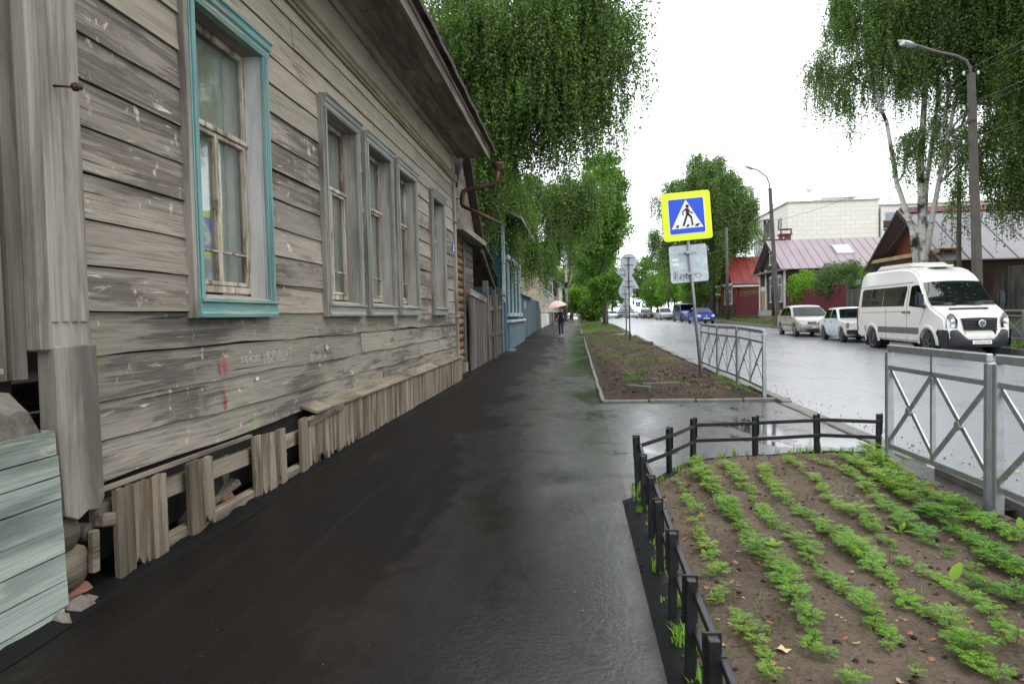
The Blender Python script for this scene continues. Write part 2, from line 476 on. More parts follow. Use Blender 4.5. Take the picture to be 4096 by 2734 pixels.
M['path'] = asphalt('wet_path_asphalt', (.036, .035, .037), .34, .22, .56, .575, bst=.12, sp=(.5, .8), rel=2.5)
M['road'] = asphalt('wet_road_asphalt', (.26, .266, .28), .29, .25, .63, .69, grain=90, bst=.08, dk=.10, stka=.12, brk=.2, rel=.8)
M['fresh'] = plain('fresh_asphalt_edge', (.006, .006, .0066), .6, var=.3, vs=30, bumps=1.0, bs=90, spec=.15)

def soil(name, dark, mid, light, bs=1.0, wetr=.75):
    n = NT(name)
    a = n.noise(n.pos((2, 2, 2)), 1.0, 6, .65)
    b = n.noise(n.pos((45, 45, 45)), 1.0, 5, .7)
    c = n.ramp(n.m('ADD', n.m('MULTIPLY', a, .5), n.m('MULTIPLY', b, .5)), [(.36, dark), (.5, mid), (.66, light)])
    sp = n.ramp(n.noise(n.pos((160, 160, 160)), 1.0, 2, .5), [(.68, 0.0), (.72, .6)])
    c = n.mix(sp, c, (.30, .26, .21))
    return n.set(col=c, rough=wetr, spec=.15, normal=n.bump(n.m('ADD', b, n.m('MULTIPLY', n.noise(n.pos((12, 12, 12)), 1.0, 4, .6), 1.5)), .8 * bs, .02))
M['soil'] = soil('garden_soil', (.062, .044, .031), (.128, .094, .068), (.19, .145, .11), 1.5)
M['dirt'] = soil('torn_up_dirt', (.017, .0115, .0082), (.052, .0355, .0245), (.10, .072, .049), 1.6, .75)
n = NT('verge_turf')
_a = n.noise(n.pos((.5, .5, .5)), 1.0, 6, .6)
_g = n.mix(n.ramp(n.noise(n.pos((14, 14, 14)), 1.0, 5, .7), [(.35, 0.0), (.65, 1.0)]), (.035, .065, .016), (.11, .15, .04))
_c = n.mix(n.ramp(_a, [(.42, 0.0), (.55, 1.0)]), (.075, .055, .038), _g)
M['turf'] = n.set(col=_c, rough=.9, spec=.2, normal=n.bump(n.noise(n.pos((20, 20, 20)), 1.0, 5, .7), 1.0, .05))

def sstep(a, b, x):
    t = min(max((x - a) / (b - a), 0), 1)
    return t * t * (3 - 2 * t)
KERB_R = 12.60
def rz(x, y):
    return gz(y) + .10 + .72 * sstep(14.2, 17.4, x)
YS = frange(-12, 90, 2) + frange(92, 200, 6)[0:] + [230, 300, 420, 700, 1500]
xs = [-700, -60, -10, -2.78, -2.72, 12.62, 12.72, 13.4, 14.2, 14.8, 15.4, 16, 16.6, 17.4, 22, 34, 60, 120, 700]
def ground_z(x, y):
    if x < -2.75: return gz(y) - .03
    if x < 12.65: return gz(y) - .20
    return rz(x, y)
tag(obj('ground', grid_mesh('ground', xs, YS, ground_z), None, M['turf']), kind='structure')
YSR = frange(-10, 90, 1.0) + [100, 115, 130, 160, 200, 260]
tag(obj('sidewalk', grid_mesh('sidewalk', [-2.78, -2.0, -1.2, -.4, .36], YSR, lambda x, y: gz(y) + (.05 * sstep(-2.35, -2.78, x) if x < -2.3 else 0)), None, M['asphalt']), kind='structure')
tag(obj('road', grid_mesh('road', [3.18, 5, 7.9, 10.8, 12.62], YSR, lambda x, y: gz(y) - .06 - .03 * ((x - 7.9) / 4.7) ** 2), None, M['road']), kind='structure')
tag(obj('footpath', grid_mesh('footpath', frange(.36, 3.05, .4), frange(4.9, 10.72, .4), lambda x, y: gz(y) - .004), None, M['path']), kind='structure')
tag(obj('footpath', grid_mesh('footpath', [.36, 1.5, 3.05], frange(36.7, 40.3, .6), lambda x, y: gz(y) - .004), None, M['path']), kind='structure')
tag(obj('footpath', grid_mesh('footpath', [12.75, 13.5, 14.2, 14.8, 15.4, 16.0], frange(41.5, 45.5, .6), lambda x, y: rz(x, y) + .012), None, M['path']), kind='structure')
# far pavement beside the houses across the street
tag(obj('pavement', grid_mesh('pavement', [14.6, 15.0, 15.4, 15.8], frange(16, 120, 2), lambda x, y: rz(x, y) + .010), None, M['path']), kind='structure')

def fbm(x, y, s, seed=0.0, o=4):
    return mnoise.fractal(Vector((x * s + seed, y * s - seed * .7, seed)), 0.9, 2.1, o)

# bare strip between pavement and road
def strip_z(x, y):
    e = min(x - .42, 3.02 - x, (y - 10.85) * .8, (36.55 - y) * .8)
    k = sstep(0, .35, e)
    return gz(y) + .01 + k * (.055 + .045 * fbm(x, y, 1.3, 3) + .028 * fbm(x, y, 6, 9)) + .05 * k * math.sin((x - .4) / 2.6 * math.pi)
tag(obj('verge', grid_mesh('verge', frange(.42, 3.03, .075), frange(10.84, 36.58, .085), strip_z), None, M['dirt']), kind='structure')
def strip2_z(x, y):
    e = min(x - .36, 3.1 - x, (y - 40.4) * .8)
    k = sstep(0, .35, e)
    return gz(y) + .01 + k * (.06 + .05 * fbm(x, y, 1.0, 3)) + .06 * k * math.sin((x - .4) / 2.7 * math.pi)
n = NT('far_verge_turf')
_g = n.mix(n.ramp(n.noise(n.pos((10, 10, 10)), 1.0, 5, .7), [(.35, 0.0), (.65, 1.0)]), (.05, .07, .02), (.13, .16, .05))
_c = n.mix(n.ramp(n.noise(n.pos((.9, .5, .5)), 1.0, 5, .6), [(.46, 0.0), (.58, 1.0)]), (.062, .042, .028), _g)
M['turf2'] = n.set(col=_c, rough=.9, spec=.2, normal=n.bump(n.noise(n.pos((20, 20, 20)), 1.0, 5, .7), 1.0, .05))
tag(obj('verge', grid_mesh('verge', frange(.36, 3.12, .23), frange(40.4, 130, .6), strip2_z), None, M['turf2']), kind='structure')

# garden bed in the foreground
BED_FAR = [(.50, 5.15), (.62, 5.55), (.86, 6.02), (1.12, 6.42), (1.4, 6.55), (1.75, 6.60), (2.3, 6.78), (2.78, 6.74)]
def bed_far_y(x):
    for (a, ya), (b, yb) in zip(BED_FAR, BED_FAR[1:]):
        if x <= b: return ya + (yb - ya) * max(0, (x - a) / (b - a))
    return BED_FAR[-1][1]
def bed_z(x, y):
    e = min(x - .40, 2.86 - x, (bed_far_y(x) + .06 - y))
    k = sstep(-.05, .22, e)
    return -.03 + k * (.075 + .022 * fbm(x, y, 2.2, 5) + .012 * fbm(x, y, 9, 2) + .004 * fbm(x, y, 30, 4, 2))
def build_bed():
    xs_ = frange(.36, 2.88, .036); ys_ = frange(.6, 6.9, .04)
    v = []; f = []; idx = {}
    for j, y in enumerate(ys_):
        for i, x in enumerate(xs_):
            yy = min(y, bed_far_y(x) + .10) if y > 4.6 else y
            xx = x
            if y > 4.9: xx = max(x, .36 + .0 * y)
            idx[i, j] = len(v); v.append((xx, yy, bed_z(xx, yy)))
    for j in range(len(ys_) - 1):
        for i in range(len(xs_) - 1):
            f.append((idx[i, j], idx[i + 1, j], idx[i + 1, j + 1], idx[i, j + 1]))
    return np_mesh('garden_bed', v, f, smooth=True)
tag(obj('garden_bed', build_bed(), None, M['soil']), kind='structure')
# loose fresh asphalt crumbs along ragged pavement edges
def crumb_edge(path, wd, name, seed, zoff=0.0):
    rd = random.Random(seed)
    m = MB(); vs = []; fs = []
    for k, (x, y, nx, ny) in enumerate(path):
        w = wd * (.7 + .6 * rd.random())
        vs += [(x - nx * .05, y - ny * .05, gz(y) + .004 + zoff), (x + nx * w * .5, y + ny * w * .5, gz(y) + .028 + zoff + .012 * rd.random()),
               (x + nx * w, y + ny * w, gz(y) - .03 + zoff)]
    for k in range(len(path) - 1):
        for j in range(2):
            fs.append((k * 3 + j, k * 3 + j + 1, k * 3 + j + 4, k * 3 + j + 3))
    m.add(vs, fs, 0, True)
    return tag(m.build(name, M['fresh']), kind='structure')
pl = [(.37, y, 1, 0) for y in frange(.6, 5.1, .06)]
pl += [(x - .03, y + .04, .6, -.8) for (x, y) in [(lambda t: (BED_FAR[i][0] + (BED_FAR[i + 1][0] - BED_FAR[i][0]) * t, BED_FAR[i][1] + (BED_FAR[i + 1][1] - BED_FAR[i][1]) * t))(q / 6) for i in range(len(BED_FAR) - 1) for q in range(6)]]
crumb_edge(pl, .13, 'asphalt_edge', 3)
crumb_edge([(-2.40 + .03 * math.sin(y * 3.1), y, -1, 0) for y in frange(1.6, 16, .08)], .16, 'asphalt_edge', 4, .02)

# kerbs: stones one by one where they can be told apart
def kerb_row(name, stones, mat):
    root = empty(name)
    tag(root, kind='structure')
    me_c = {}
    for (x, y, w, l, h, zt, rot) in stones:
        key = (round(w, 3), round(l, 3), round(h, 3))
        if key not in me_c:
            me_c[key] = MB().box(-w / 2, w / 2, -l / 2, l / 2, -h, 0).build('tmp', mat, None, .012, 1)
            o = me_c[key]; o.name = 'kerb_stone'; o.parent = root
        else:
            o = obj('kerb_stone', me_c[key].data, root)
        o.location = (x, y, zt)
        o.rotation_euler = rot
    return root
rd = random.Random(5)
st = []
for k in range(26):
    y = 11.3 + k * 1.0
    if y < 36.3: st.append((.395 + rd.uniform(-.008, .008), y, .065, .985, .2, gz(y) + .035 + rd.uniform(-.008, .008), (0, 0, rd.uniform(-.01, .01))))
for k in range(70):
    y = 40.9 + k * 1.0
    st.append((.33, y, .085, .985, .2, gz(y) + .04, (0, 0, 0)))
kerb_row('kerb', st, M['concrete_d'])
st = []
for k in range(29):
    y = 11.05 + k * 1.0 if k else 10.95
    if 36.4 < y < 40.5: continue
    st.append((3.11 + rd.uniform(-.01, .01), y, .15, .985, .3, gz(y) + .055 + rd.uniform(-.02, .01), (rd.uniform(-.01, .01), 0, rd.uniform(-.012, .012))))
for k in range(70): st.append((3.12, 41 + k, .15, .985, .3, gz(41 + k) + .06, (0, 0, 0)))
# flat stones sunk level where the path meets the road
for k, y in enumerate((7.05, 8.05, 9.05, 9.95)): st.append((3.10, y, .20, .97, .3, .012 + .004 * (k % 2), (0, 0, .01 * (k - 1))))
for k, y in enumerate((.5, 1.5, 2.5, 3.5, 4.5, 5.5)): st.append((2.99 + .008 * k, y, .13, .985, .3, .06, (0, 0, -.008)))
kerb_row('kerb', st, M['concrete_d'])
kerb_row('kerb', [(.75 + k * .72, 10.80 + .01 * k, .70, .085, .2, .035 + .006 * (k % 2), (0, 0, .0)) for k in range(4)], M['concrete_d'])
kerb_row('kerb', [(12.69, y, .16, .985, .35, gz(y) + .10 + rd.uniform(-.012, .012), (0, 0, rd.uniform(-.01, .01))) for y in frange(16.5, 41, 1.0)] +
         [(12.69, y, .16, .985, .35, gz(y) + .10, (0, 0, 0)) for y in frange(46.3, 120.3, 1.0)], M['concrete_d'])
M['stone_wet'] = plain('wet_dirty_stone', (.085, .08, .07), .6, var=.3, vs=9, bumps=.6, bs=40)
# loose kerb stones left on the strip
for i, (x, y, rz_, l, tl, lab) in enumerate([(1.02, 11.55, 1.15, .42, .05, 'broken grey kerb stone tipped into the dirt, left of its mate'),
                                             (1.42, 11.78, 1.45, .62, -.03, 'longer grey kerb stone lying loose beside a broken one'),
                                             (2.75, 27.6, 1.35, .6, .03, 'dark loose kerb stone lying on the dirt near two sign posts'),
                                             (1.55, 36.9, 1.5, .5, .02, 'dark block lying where the second path crosses the strip'),
                                             (2.75, 37.0, 1.5, .4, .02, 'dark block beside the foot of the rear sign post')]):
    o = MB().box(-.075, .075, -l / 2, l / 2, -.06, .09).build('loose_kerb_stone', M['concrete_d'], None, .012)
    zz = strip_z(x, y) if y < 36.5 else gz(y)
    o.location = (x, y, zz + .0); o.rotation_euler = (tl, .06, rz_)
    o.data.materials.clear(); o.data.materials.append(M['stone_wet']); tag(o, lab, 'kerb stone', 'loose kerb stones')
# ================================================================== the weathered wooden house on the left
M['slab'] = plain('crumbling_concrete', (.125, .112, .092), .9, var=.35, vs=14, bumps=1.4, bs=28)
XB = -2.645          # back of the boards
HOUSE = empty('wooden_house', (-2.6, 3.2, 0))
tag(HOUSE, 'long weathered grey wooden house with deep eaves beside the pavement', 'house')
HI = HOUSE.matrix_world
def hp(o):           # parent to the house, keeping world coordinates in the mesh
    o.parent = HOUSE
    o.matrix_parent_inverse = Matrix.Translation((2.6, -3.2, 0))
    return o
WIN = [(4.44, 5.62), (6.92, 8.08), (8.36, 9.58), (9.85, 11.06), (12.26, 13.46)]
WZ0, WZ1 = 1.44, 3.71
rb = random.Random(11)

def board(name, y0, y1, z0, z1, x, th, mat, lap=.012, wob=.003, seed=0, sag=0.0, top=None):
    n = max(2, int((y1 - y0) / .22))
    m = MB(); vs = []; fs = []
    for i in range(n + 1):
        y = y0 + (y1 - y0) * i / n
        w = wob * fbm(y, seed * 3.1, .9, seed, 3) * 2 + sag * math.sin(math.pi * i / n)
        w2 = wob * fbm(y, seed * 1.7 + 9, 1.2, seed + 4, 3)
        xo = x + th + w2 * .8
        zt = z1 - .002
        vs += [(x, y, z0 + w), (xo + lap, y, z0 + w), (xo + lap * .55, y, z0 + w + (zt - z0) * .25), (xo, y, zt), (x, y, zt)]
    for i in range(n):
        a, b = i * 5, i * 5 + 5
        for k in range(4): fs.append((a + k, a + k + 1, b + k + 1, b + k))
        fs.append((a + 4, a, b, b + 4))
    fs += [(4, 3, 2, 1, 0), tuple(n * 5 + k for k in range(5))]
    m.add(vs, fs)
    return m.build(name, mat)

# boards, course by course, stopped by the windows
rows = [(.535, .76), (.76, .99), (.99, 1.23), (1.23, 1.47)] + [(1.47 + .248 * k, 1.47 + .248 * (k + 1)) for k in range(12)]
Y0, Y1 = 3.30, 14.60
for k, (z0, z1) in enumerate(rows):
    low = z1 < 1.5
    segs = []
    if z1 > WZ0 + .04 and z0 < WZ1 - .03:
        y = Y0
        for a, b in WIN:
            segs.append((y, a + .05)); y = b - .05
        segs.append((y, Y1))
    else:
        cuts = {0: [9.0], 1: [8.08, 11.4], 2: [8.09], 3: [9.6], 13: [8.9], 14: [6.3, 11.2], 15: [9.9]}.get(k, [8.0])
        y = Y0
        for c in cuts: segs.append((y, c - .002)); y = c + .002
        segs.append((y, Y1))
    mat = M['board_low'] if low else (M['board_high'] if k > 10 else M['board'])
    for j, (a, b) in enumerate(segs):
        hp(board('board', a, b, z0 + .004 + (rb.uniform(-.010, .008) if low else rb.uniform(-.004, .004)), z1, XB, .028 + rb.uniform(0, .010), mat, .018, .012 if low else .004, k * 7 + j, -.02 if k == 1 and j == 0 else 0))
hp(MB().box(XB - .05, XB, Y0, Y1, .1, 1.45).box(XB - .05, XB, Y0, Y1, 3.70, 5.0)
   .box(XB - .05, XB, Y0, WIN[0][0] + .05, 1.45, 3.7).box(XB - .05, XB, WIN[0][1] - .05, WIN[1][0] + .05, 1.45, 3.7).box(XB - .05, XB, WIN[1][1] - .05, WIN[2][0] + .05, 1.45, 3.7)
   .box(XB - .05, XB, WIN[2][1] - .05, WIN[3][0] + .05, 1.45, 3.7).box(XB - .05, XB, WIN[3][1] - .05, WIN[4][0] + .05, 1.45, 3.7).box(XB - .05, XB, WIN[4][1] - .05, Y1, 1.45, 3.7)
   .build('dark_backing', M['black_hole']))  # black backing sheet, so the gaps between boards read as dark
# frieze above the windows, cornice moulding, upper frieze, soffit, fascia, roof
y = Y0
for c in (5.1, 8.6, 12.0, Y1):
    hp(board('frieze_board', y, c - .002, 4.44, 4.90, XB, .045, M['board_high'], .008, .003, int(c * 10))); y = c + .002
for c0, c1 in ((Y0, 7.2), (7.203, 11.3), (11.303, Y1 + .02)):
    m = MB().prism([(-2.6, 4.33), (-2.575, 4.33), (-2.56, 4.355), (-2.545, 4.355), (-2.53, 4.39), (-2.50, 4.41), (-2.50, 4.435), (-2.6, 4.45)], c0, c1, 'y')
    hp(m.build('cornice', M['frieze']))
    m = MB().prism([(-2.6, 4.83), (-2.565, 4.83), (-2.52, 4.90), (-2.6, 4.90)], c0, c1, 'y')
    hp(m.build('cornice', M['frieze']))
XF = -1.90
for k in range(4):
    xa = XF + .03 - (k + 1) * .172; xb_ = XF + .03 - k * .172
    y = Y0 - .6
    while y < 15.1:
        y2 = min(15.15, y + rb.uniform(1.8, 3.6))
        if y2 > 14.4: y2 = 15.15
        zz = 4.905 + rb.uniform(-.006, .006)
        hp(MB().box(xa + .003, xb_ - .003, y + .002, y2 - .002, zz, zz + .025).build('soffit_plank', M['soffit'])); y = y2
for a, b in ((2.7, 6.4), (6.405, 10.9), (10.905, 15.18)):
    hp(board('fascia_board', a, b, 4.835, 5.02, XF + .035, .03, M['soffit'], .004, .004, int(a)))
    hp(MB().box(XF + .068, XF + .09, a, b, 4.985, 5.05).build('fascia_strip', M['soffit']))
# roof sheets with an uneven rusty lip
for i in range(12):
    a = 2.6 + i * 1.06
    vs = []; fs = []
    ks = 8
    for q in range(ks + 1):
        y = a + 1.062 * q / ks
        dz = .012 * math.sin(y * 5.3) + .01 * fbm(y, 1, 1.5, 2, 3)
        for (x, z) in ((-1.72, 5.055 + dz - .02), (-1.70, 5.075 + dz), (-1.95, 5.20 + dz * .5), (-9.0 + 3.2, 7.4)):
            vs.append((x, y, z + .003 * (i % 2)))
    for q in range(ks):
        for j in range(3): fs.append((q * 4 + j, q * 4 + j + 1, q * 4 + j + 5, q * 4 + j + 4))
    m = MB().add(vs, fs, 0, True)
    hp(m.build('roof_sheet', M['rust'], fix=False))
hp(MB().prism([(-5.8, 7.39), (-5.78, 7.39), (-9.9, 5.1), (-9.92, 5.1)], 2.6, 15.3, 'y').build('roof_sheet', M['rust']))
hp(MB().prism([(-2.70, 0), (-2.70, 5.0), (-5.8, 7.2), (-8.9, 5.0), (-8.9, 0)], 14.45, 14.58, 'y').build('end_wall', M['board']))
hp(MB().box(-9, -8.9, 3, 14.5, 0, 5).build('rear_wall', M['board']))
hp(MB().box(-8.9, -3.75, 3.3, 14.4, 1.0, 1.02).box(-4.6, -4.55, 3.3, 14.4, 1.0, 4.3).build('interior', plain('dim_interior', (.10, .09, .075), .9)))
for k, z in enumerate(frange(.2, 4.7, .25)):
    hp(MB().box(-8.9, -2.66, 14.582, 14.60 + .006 * (k % 2), z, z + .243).build('board', M['board']))

# corner post at the far end with capital and plinth
hp(MB().box(-2.62, -2.545, 14.60, 14.74, .08, 4.36).build('corner_post', M['post_wood'], None, .008))
for _z0, _z1 in ((4.30, 4.46), (3.42, 3.47), (1.38, 1.44)): hp(MB().box(-2.63, -2.515, 14.575, 14.765, _z0, _z1).build('post_moulding', M['post_wood'], None, .008))
hp(MB().box(-2.64, -2.55, 14.60, 14.74, 4.46, 4.90).build('corner_post', M['post_wood'], None, .006))
# fluted pilaster at the near corner
pil = hp(MB().box(-2.60, -2.505, 2.99, 3.325, 1.28, 5.0).build('pilaster', M['post_wood'], None, .01))
for k, yy in enumerate((3.08, 3.145, 3.21, 3.27)):
    hp(MB().prism([(yy - .028, 0), (yy - .018, .012), (yy + .018, .012), (yy + .028, 0)], 1.42, 4.6, 'z').build('flute', M['post_wood'])).data.transform(Matrix(((0, 1, 0, -2.507), (1, 0, 0, 0), (0, 0, 1, 0), (0, 0, 0, 1))))
m = MB()
pts = [(3.05, 1.30), (3.335, 1.30), (3.345, .50), (3.30, .44), (3.22, .46), (3.15, .43), (3.07, .47), (3.045, .9)]
m.prism(pts, -2.585, -2.485, 'x')
hp(m.build('pilaster_base', M['post_wood'], None, .006))
hp(MB().tube([(-2.50, 3.13, 2.56), (-2.40, 3.15, 2.555)], .006, 8).lathe([(.0, 0), (.02, .002), (.022, .02), (.012, .03), (.018, .04), (0, .045)], 10, 'x', (-2.41, 3.15, 2.555)).build('iron_bolt', M['rust']))
# boards of the recessed porch left of the pilaster
for k, (a, b, xo, mt) in enumerate([(2.90, 2.985, -2.575, 'dark_post'), (2.80, 2.896, -2.60, 'dark_post'), (2.755, 2.798, -2.59, 'teal'), (2.58, 2.75, -2.63, 'dark_post'), (2.2, 2.57, -2.66, 'dark_post'), (1.6, 2.19, -2.66, 'dark_post')]):
    hp(MB().box(xo - .05, xo, a, b, 1.15 if k < 3 else 1.42, 5.0).build('porch_board', M[mt], None, .004))
hp(MB().box(-2.9, -2.68, 1.4, 3.0, .2, 5.0).build('dark_backing', M['black_hole']))  # near-black backing paints the shade between the porch boards

# ------------------------------------------------------------------ windows
M['curtain'] = plain('net_curtain', (.50, .49, .45), .9, var=.15, vs=6)
M['sill_tin'] = plain('flaking_sill', (.30, .27, .22), .8, var=.3, vs=12, bumps=.4)
def window(i, ya, yb):
    teal = i == 0
    V, H = (M['teal'], M['teal_y']) if teal else (M['trim'], M['trim_y'])
    RV = M['reveal'] if teal else M['reveal2']
    w = hp(empty('window'))
    w['label'] = ('window with bright turquoise casing nearest the camera', 'faded window, second along the wall', 'faded window, third along the wall', 'faded window, fourth along the wall', 'faded window nearest the downpipe')[i]
    cw = .074
    xo = -2.545
    def add(nm, m, mat, bev=.004):
        o = m.build(nm, mat, None, bev)
        o.parent = w
        return o
    z0, z1 = WZ0, WZ1
    dk = M['post_wood']
    # casing: jambs, head, apron, each with a raised bead
    add('casing', MB().box(-2.578, xo, ya, ya + cw, z0 + .10, z1 - .10).box(xo, xo + .014, ya + .012, ya + .04, z0 + .10, z1 - .1).box(xo, xo + .01, ya + .05, ya + .062, z0 + .1, z1 - .1), V)
    add('casing', MB().box(-2.578, xo, yb - cw, yb, z0 + .10, z1 - .10).box(xo, xo + .014, yb - .04, yb - .012, z0 + .10, z1 - .1).box(xo, xo + .01, yb - .062, yb - .05, z0 + .1, z1 - .1), V)
    add('casing_back', MB().box(-2.62, -2.552, ya - .045, ya - .003, z0 - .01, z1), dk)
    hx = xo + .002
    add('head_casing', MB().prism([(-2.60, z1 - .115), (hx, z1 - .115), (hx + .012, z1 - .085), (hx + .004, z1 - .06), (hx + .022, z1 - .045), (hx + .03, z1 - .005), (hx + .045, z1 + .005), (hx + .045, z1 + .02), (-2.60, z1 + .03)], ya - .02, yb + .02, 'y'), H, 0)
    add('apron', MB().prism([(-2.60, z0 - .005), (hx + .012, z0 - .005), (hx + .018, z0 + .02), (hx + .006, z0 + .035), (hx + .006, z0 + .095), (hx + .03, z0 + .105), (hx + .03, z0 + .125), (-2.60, z0 + .13)], ya - .01, yb + .012, 'y'), H, 0)
    # reveal boards
    xi = -2.735
    a, b = ya + cw - .01, yb - cw + .01
    zb, zt = z0 + .125, z1 - .11
    add('reveal', MB().box(xi, -2.579, b, b + .02, zb, zt), RV, 0)
    add('reveal', MB().box(xi, -2.579, a - .02, a, zb, zt), RV, 0)
    add('reveal', MB().box(xi, -2.602, a, b, zt, zt + .02), M['soffit'], 0)
    add('sill', MB().prism([(xi, zb + .045), (-2.60, zb + .02), (hx - .01, zb + .008), (hx - .01, zb - .012), (xi, zb - .012)], a, b, 'y'), M['sill_tin'], 0)
    # sashes: fixed upper light, two casements below with small panes at the foot
    x0, x1 = xi - .028, xi + .010
    t = .038
    zs = zb + .06
    zm = z0 + (.62) * (z1 - z0)
    ym = a + (b - a) * .53
    fr = MB().box(x0, x1, a, a + t, zs, zt).box(x0, x1, b - t, b, zs, zt).box(x0, x1, a + t, b - t, zt - .05, zt).box(x0, x1, a + t, b - t, zs, zs + .055)
    add('sash_frame', fr, M['sash'])
    add('transom', MB().box(x0 - .004, x1 + .022, a + .002, b - .002, zm, zm + .042), M['sash'], .006)
    for (p, q) in ((a + t, ym), (ym + .002, b - t)):
        c = MB().box(x0 + .004, x1 + .008, p, p + .026, zs + .058, zm - .002).box(x0 + .004, x1 + .008, q - .026, q, zs + .058, zm - .002)
        c.box(x0 + .004, x1 + .006, p + .026, q - .026, zm - .035, zm - .003).box(x0 + .004, x1 + .006, p + .026, q - .026, zs + .058, zs + .09)
        add('casement', c, M['sash'])
        add('glazing_bar', MB().box(x0 + .008, x1 + .002, p + .026, q - .026, zs + .31, zs + .325), M['sash'], 0)
        add('pane', MB().box(xi - .016, xi - .012, p + .02, q - .02, zs + .33, zm - .03), M['pane'], 0)
        add('pane', MB().box(xi - .016, xi - .012, p + .02, q - .02, zs + .08, zs + .31), M['pane'], 0)
    add('pane', MB().box(xi - .016, xi - .012, a + .03, b - .03, zm + .05, zt - .03), M['pane'], 0)
    # net curtains hanging behind the glass
    cv = []; cf = []
    nn = 40
    for k in range(nn + 1):
        y = a + (b - a) * k / nn
        d = .018 * math.sin(k * 1.3 + i) + .008 * math.sin(k * 3.1)
        gap = 1
        cv += [(xi - .065 + d, y, zs + .02), (xi - .065 + d * .5, y, zm + .05 if not gap else zt)]
        if k: cf.append((2 * k - 2, 2 * k, 2 * k + 1, 2 * k - 1))
    add('curtain', MB().add(cv, cf, 0, True), M['curtain'], 0)
    # blocks the view between the wall leaves
    add('lining', MB().box(xi - .25, xi - .03, a - .03, a - .005, zb, zt).box(xi - .25, xi - .03, b + .005, b + .03, zb, zt).box(xi - .25, xi - .03, a, b, zb - .03, zb - .005).box(xi - .25, xi - .03, a, b, zt + .005, zt + .03), RV, 0)
    return w
for i, (a, b) in enumerate(WIN): window(i, a, b)
# a lost corner of trim under the last window
# ------------------------------------------------------------------ skirting
def plank(y0, y1, zb, zt, x, seed, lean=0.0, th=.028, mat='skirt', rag=.05):
    q = random.Random(seed)
    n = max(3, int((y1 - y0) / .022))
    vs = []; fs = []
    for i in range(n + 1):
        t = i / n
        y = y0 + (y1 - y0) * t
        bz = zb + (q.random() ** 2) * rag + .5 * rag * math.sin(t * 5 + seed)
        tz = zt + q.uniform(-.006, .006)
        for xx in (x, x + th):
            vs += [(xx, y + lean * .0, bz), (xx, y + lean, tz)]
    for i in range(n):
        a, b = i * 4, i * 4 + 4
        fs += [(a, b, b + 1, a + 1), (a + 2, a + 3, b + 3, b + 2), (a + 1, b + 1, b + 3, a + 3), (a, a + 2, b + 2, b)]
    fs += [(0, 1, 3, 2), (n * 4, n * 4 + 2, n * 4 + 3, n * 4 + 1)]
    return hp(MB().add(vs, fs).build('skirting_plank', M[mat]))
sk = []
for a, b, g in ((3.39, 3.83, 3), (4.07, 4.37, 2), (4.97, 5.54, 5), (5.84, 6.0, 1)):
    w = (b - a) / g
    for k in range(g):
        plank(a + k * w + .003, a + (k + 1) * w - .004, (-.03 if k % 2 == 0 else .03), .512 - .004 * k + rb.uniform(-.008, .008), -2.485 + rb.uniform(-.004, .008), int(a * 100) + k, rb.uniform(-.02, .012), rag=.09)
y = 6.03
k = 0
while y < 14.5:
    w = rb.uniform(.085, .16)
    plank(y + .002, min(14.56, y + w) - .003, rb.uniform(-.02, .06) if y < 7.4 else .0, .50, -2.49 + rb.uniform(-.004, .006), 400 + k, 0, rag=.10 if y < 7.5 else .02)
    y += w; k += 1
# slanted cap boards over the skirting
y = 6.55
k = 0
while y < 14.5:
    w = rb.uniform(.75, 1.25)
    e = min(14.58, y + w)
    tl = rb.uniform(-.012, .012)
    hp(MB().prism([(-2.60, .575), (-2.435, .515), (-2.43, .535), (-2.60, .598)], y + .003, e - .004, 'y').build('cap_board', M['beam'])).rotation_euler = (0, 0, 0)
    y = e; k += 1
o = hp(MB().prism([(-2.60, .575), (-2.44, .52), (-2.43, .545), (-2.60, .60)], 6.18, 6.56, 'y').build('cap_board', M['beam']))
hp(MB().bar((-2.47, 6.02, .455), (-2.45, 6.9, .50), .05, .06).build('cap_board', M['beam'], None, .005))
hp(MB().bar((-2.50, 3.30, .535), (-2.49, 4.97, .528), .03, .022).build('batten', M['beam']))
# rails behind the broken skirting, bottom sleeper, log ends, brick rubble and a near-black sheet for the darkness
hp(MB().bar((-2.545, 3.32, .40), (-2.54, 4.98, .36), .05, .12).build('rail', M['beam'], None, .008))
hp(MB().bar((-2.545, 4.98, .36), (-2.55, 6.4, .33), .05, .12).build('rail', M['beam'], None, .008))
hp(MB().bar((-2.515, 3.75, .05), (-2.515, 6.3, .045), .07, .13).build('sleeper', M['beam'], None, .012))
hp(MB().box(-2.95, -2.90, 3.1, 6.6, -.1, .6).build('dark_backing', M['black_hole']))
hp(MB().box(-2.92, -2.50, 3.1, 14.5, -.08, .0).build('underfloor', M['brick']))
for k, (yy, zz, rr) in enumerate(((3.12, .37, .085), (3.17, .19, .11), (3.30, .32, .05))):
    lg = MB().lathe([(0, 0), (rr * .96, 0), (rr, -.02), (rr, -.4)], 14, 'x', (-2.52 - .01 * k, yy, zz))
    hp(lg.build('log_end', M['beam']))
hp(MB().bar((-2.50, 3.31, .38), (-2.49, 3.42, .36), .06, .07).bar((-2.51, 3.27, .12), (-2.51, 3.28, .34), .05, .04).build('rotten_stump', M['beam'], None, .008))
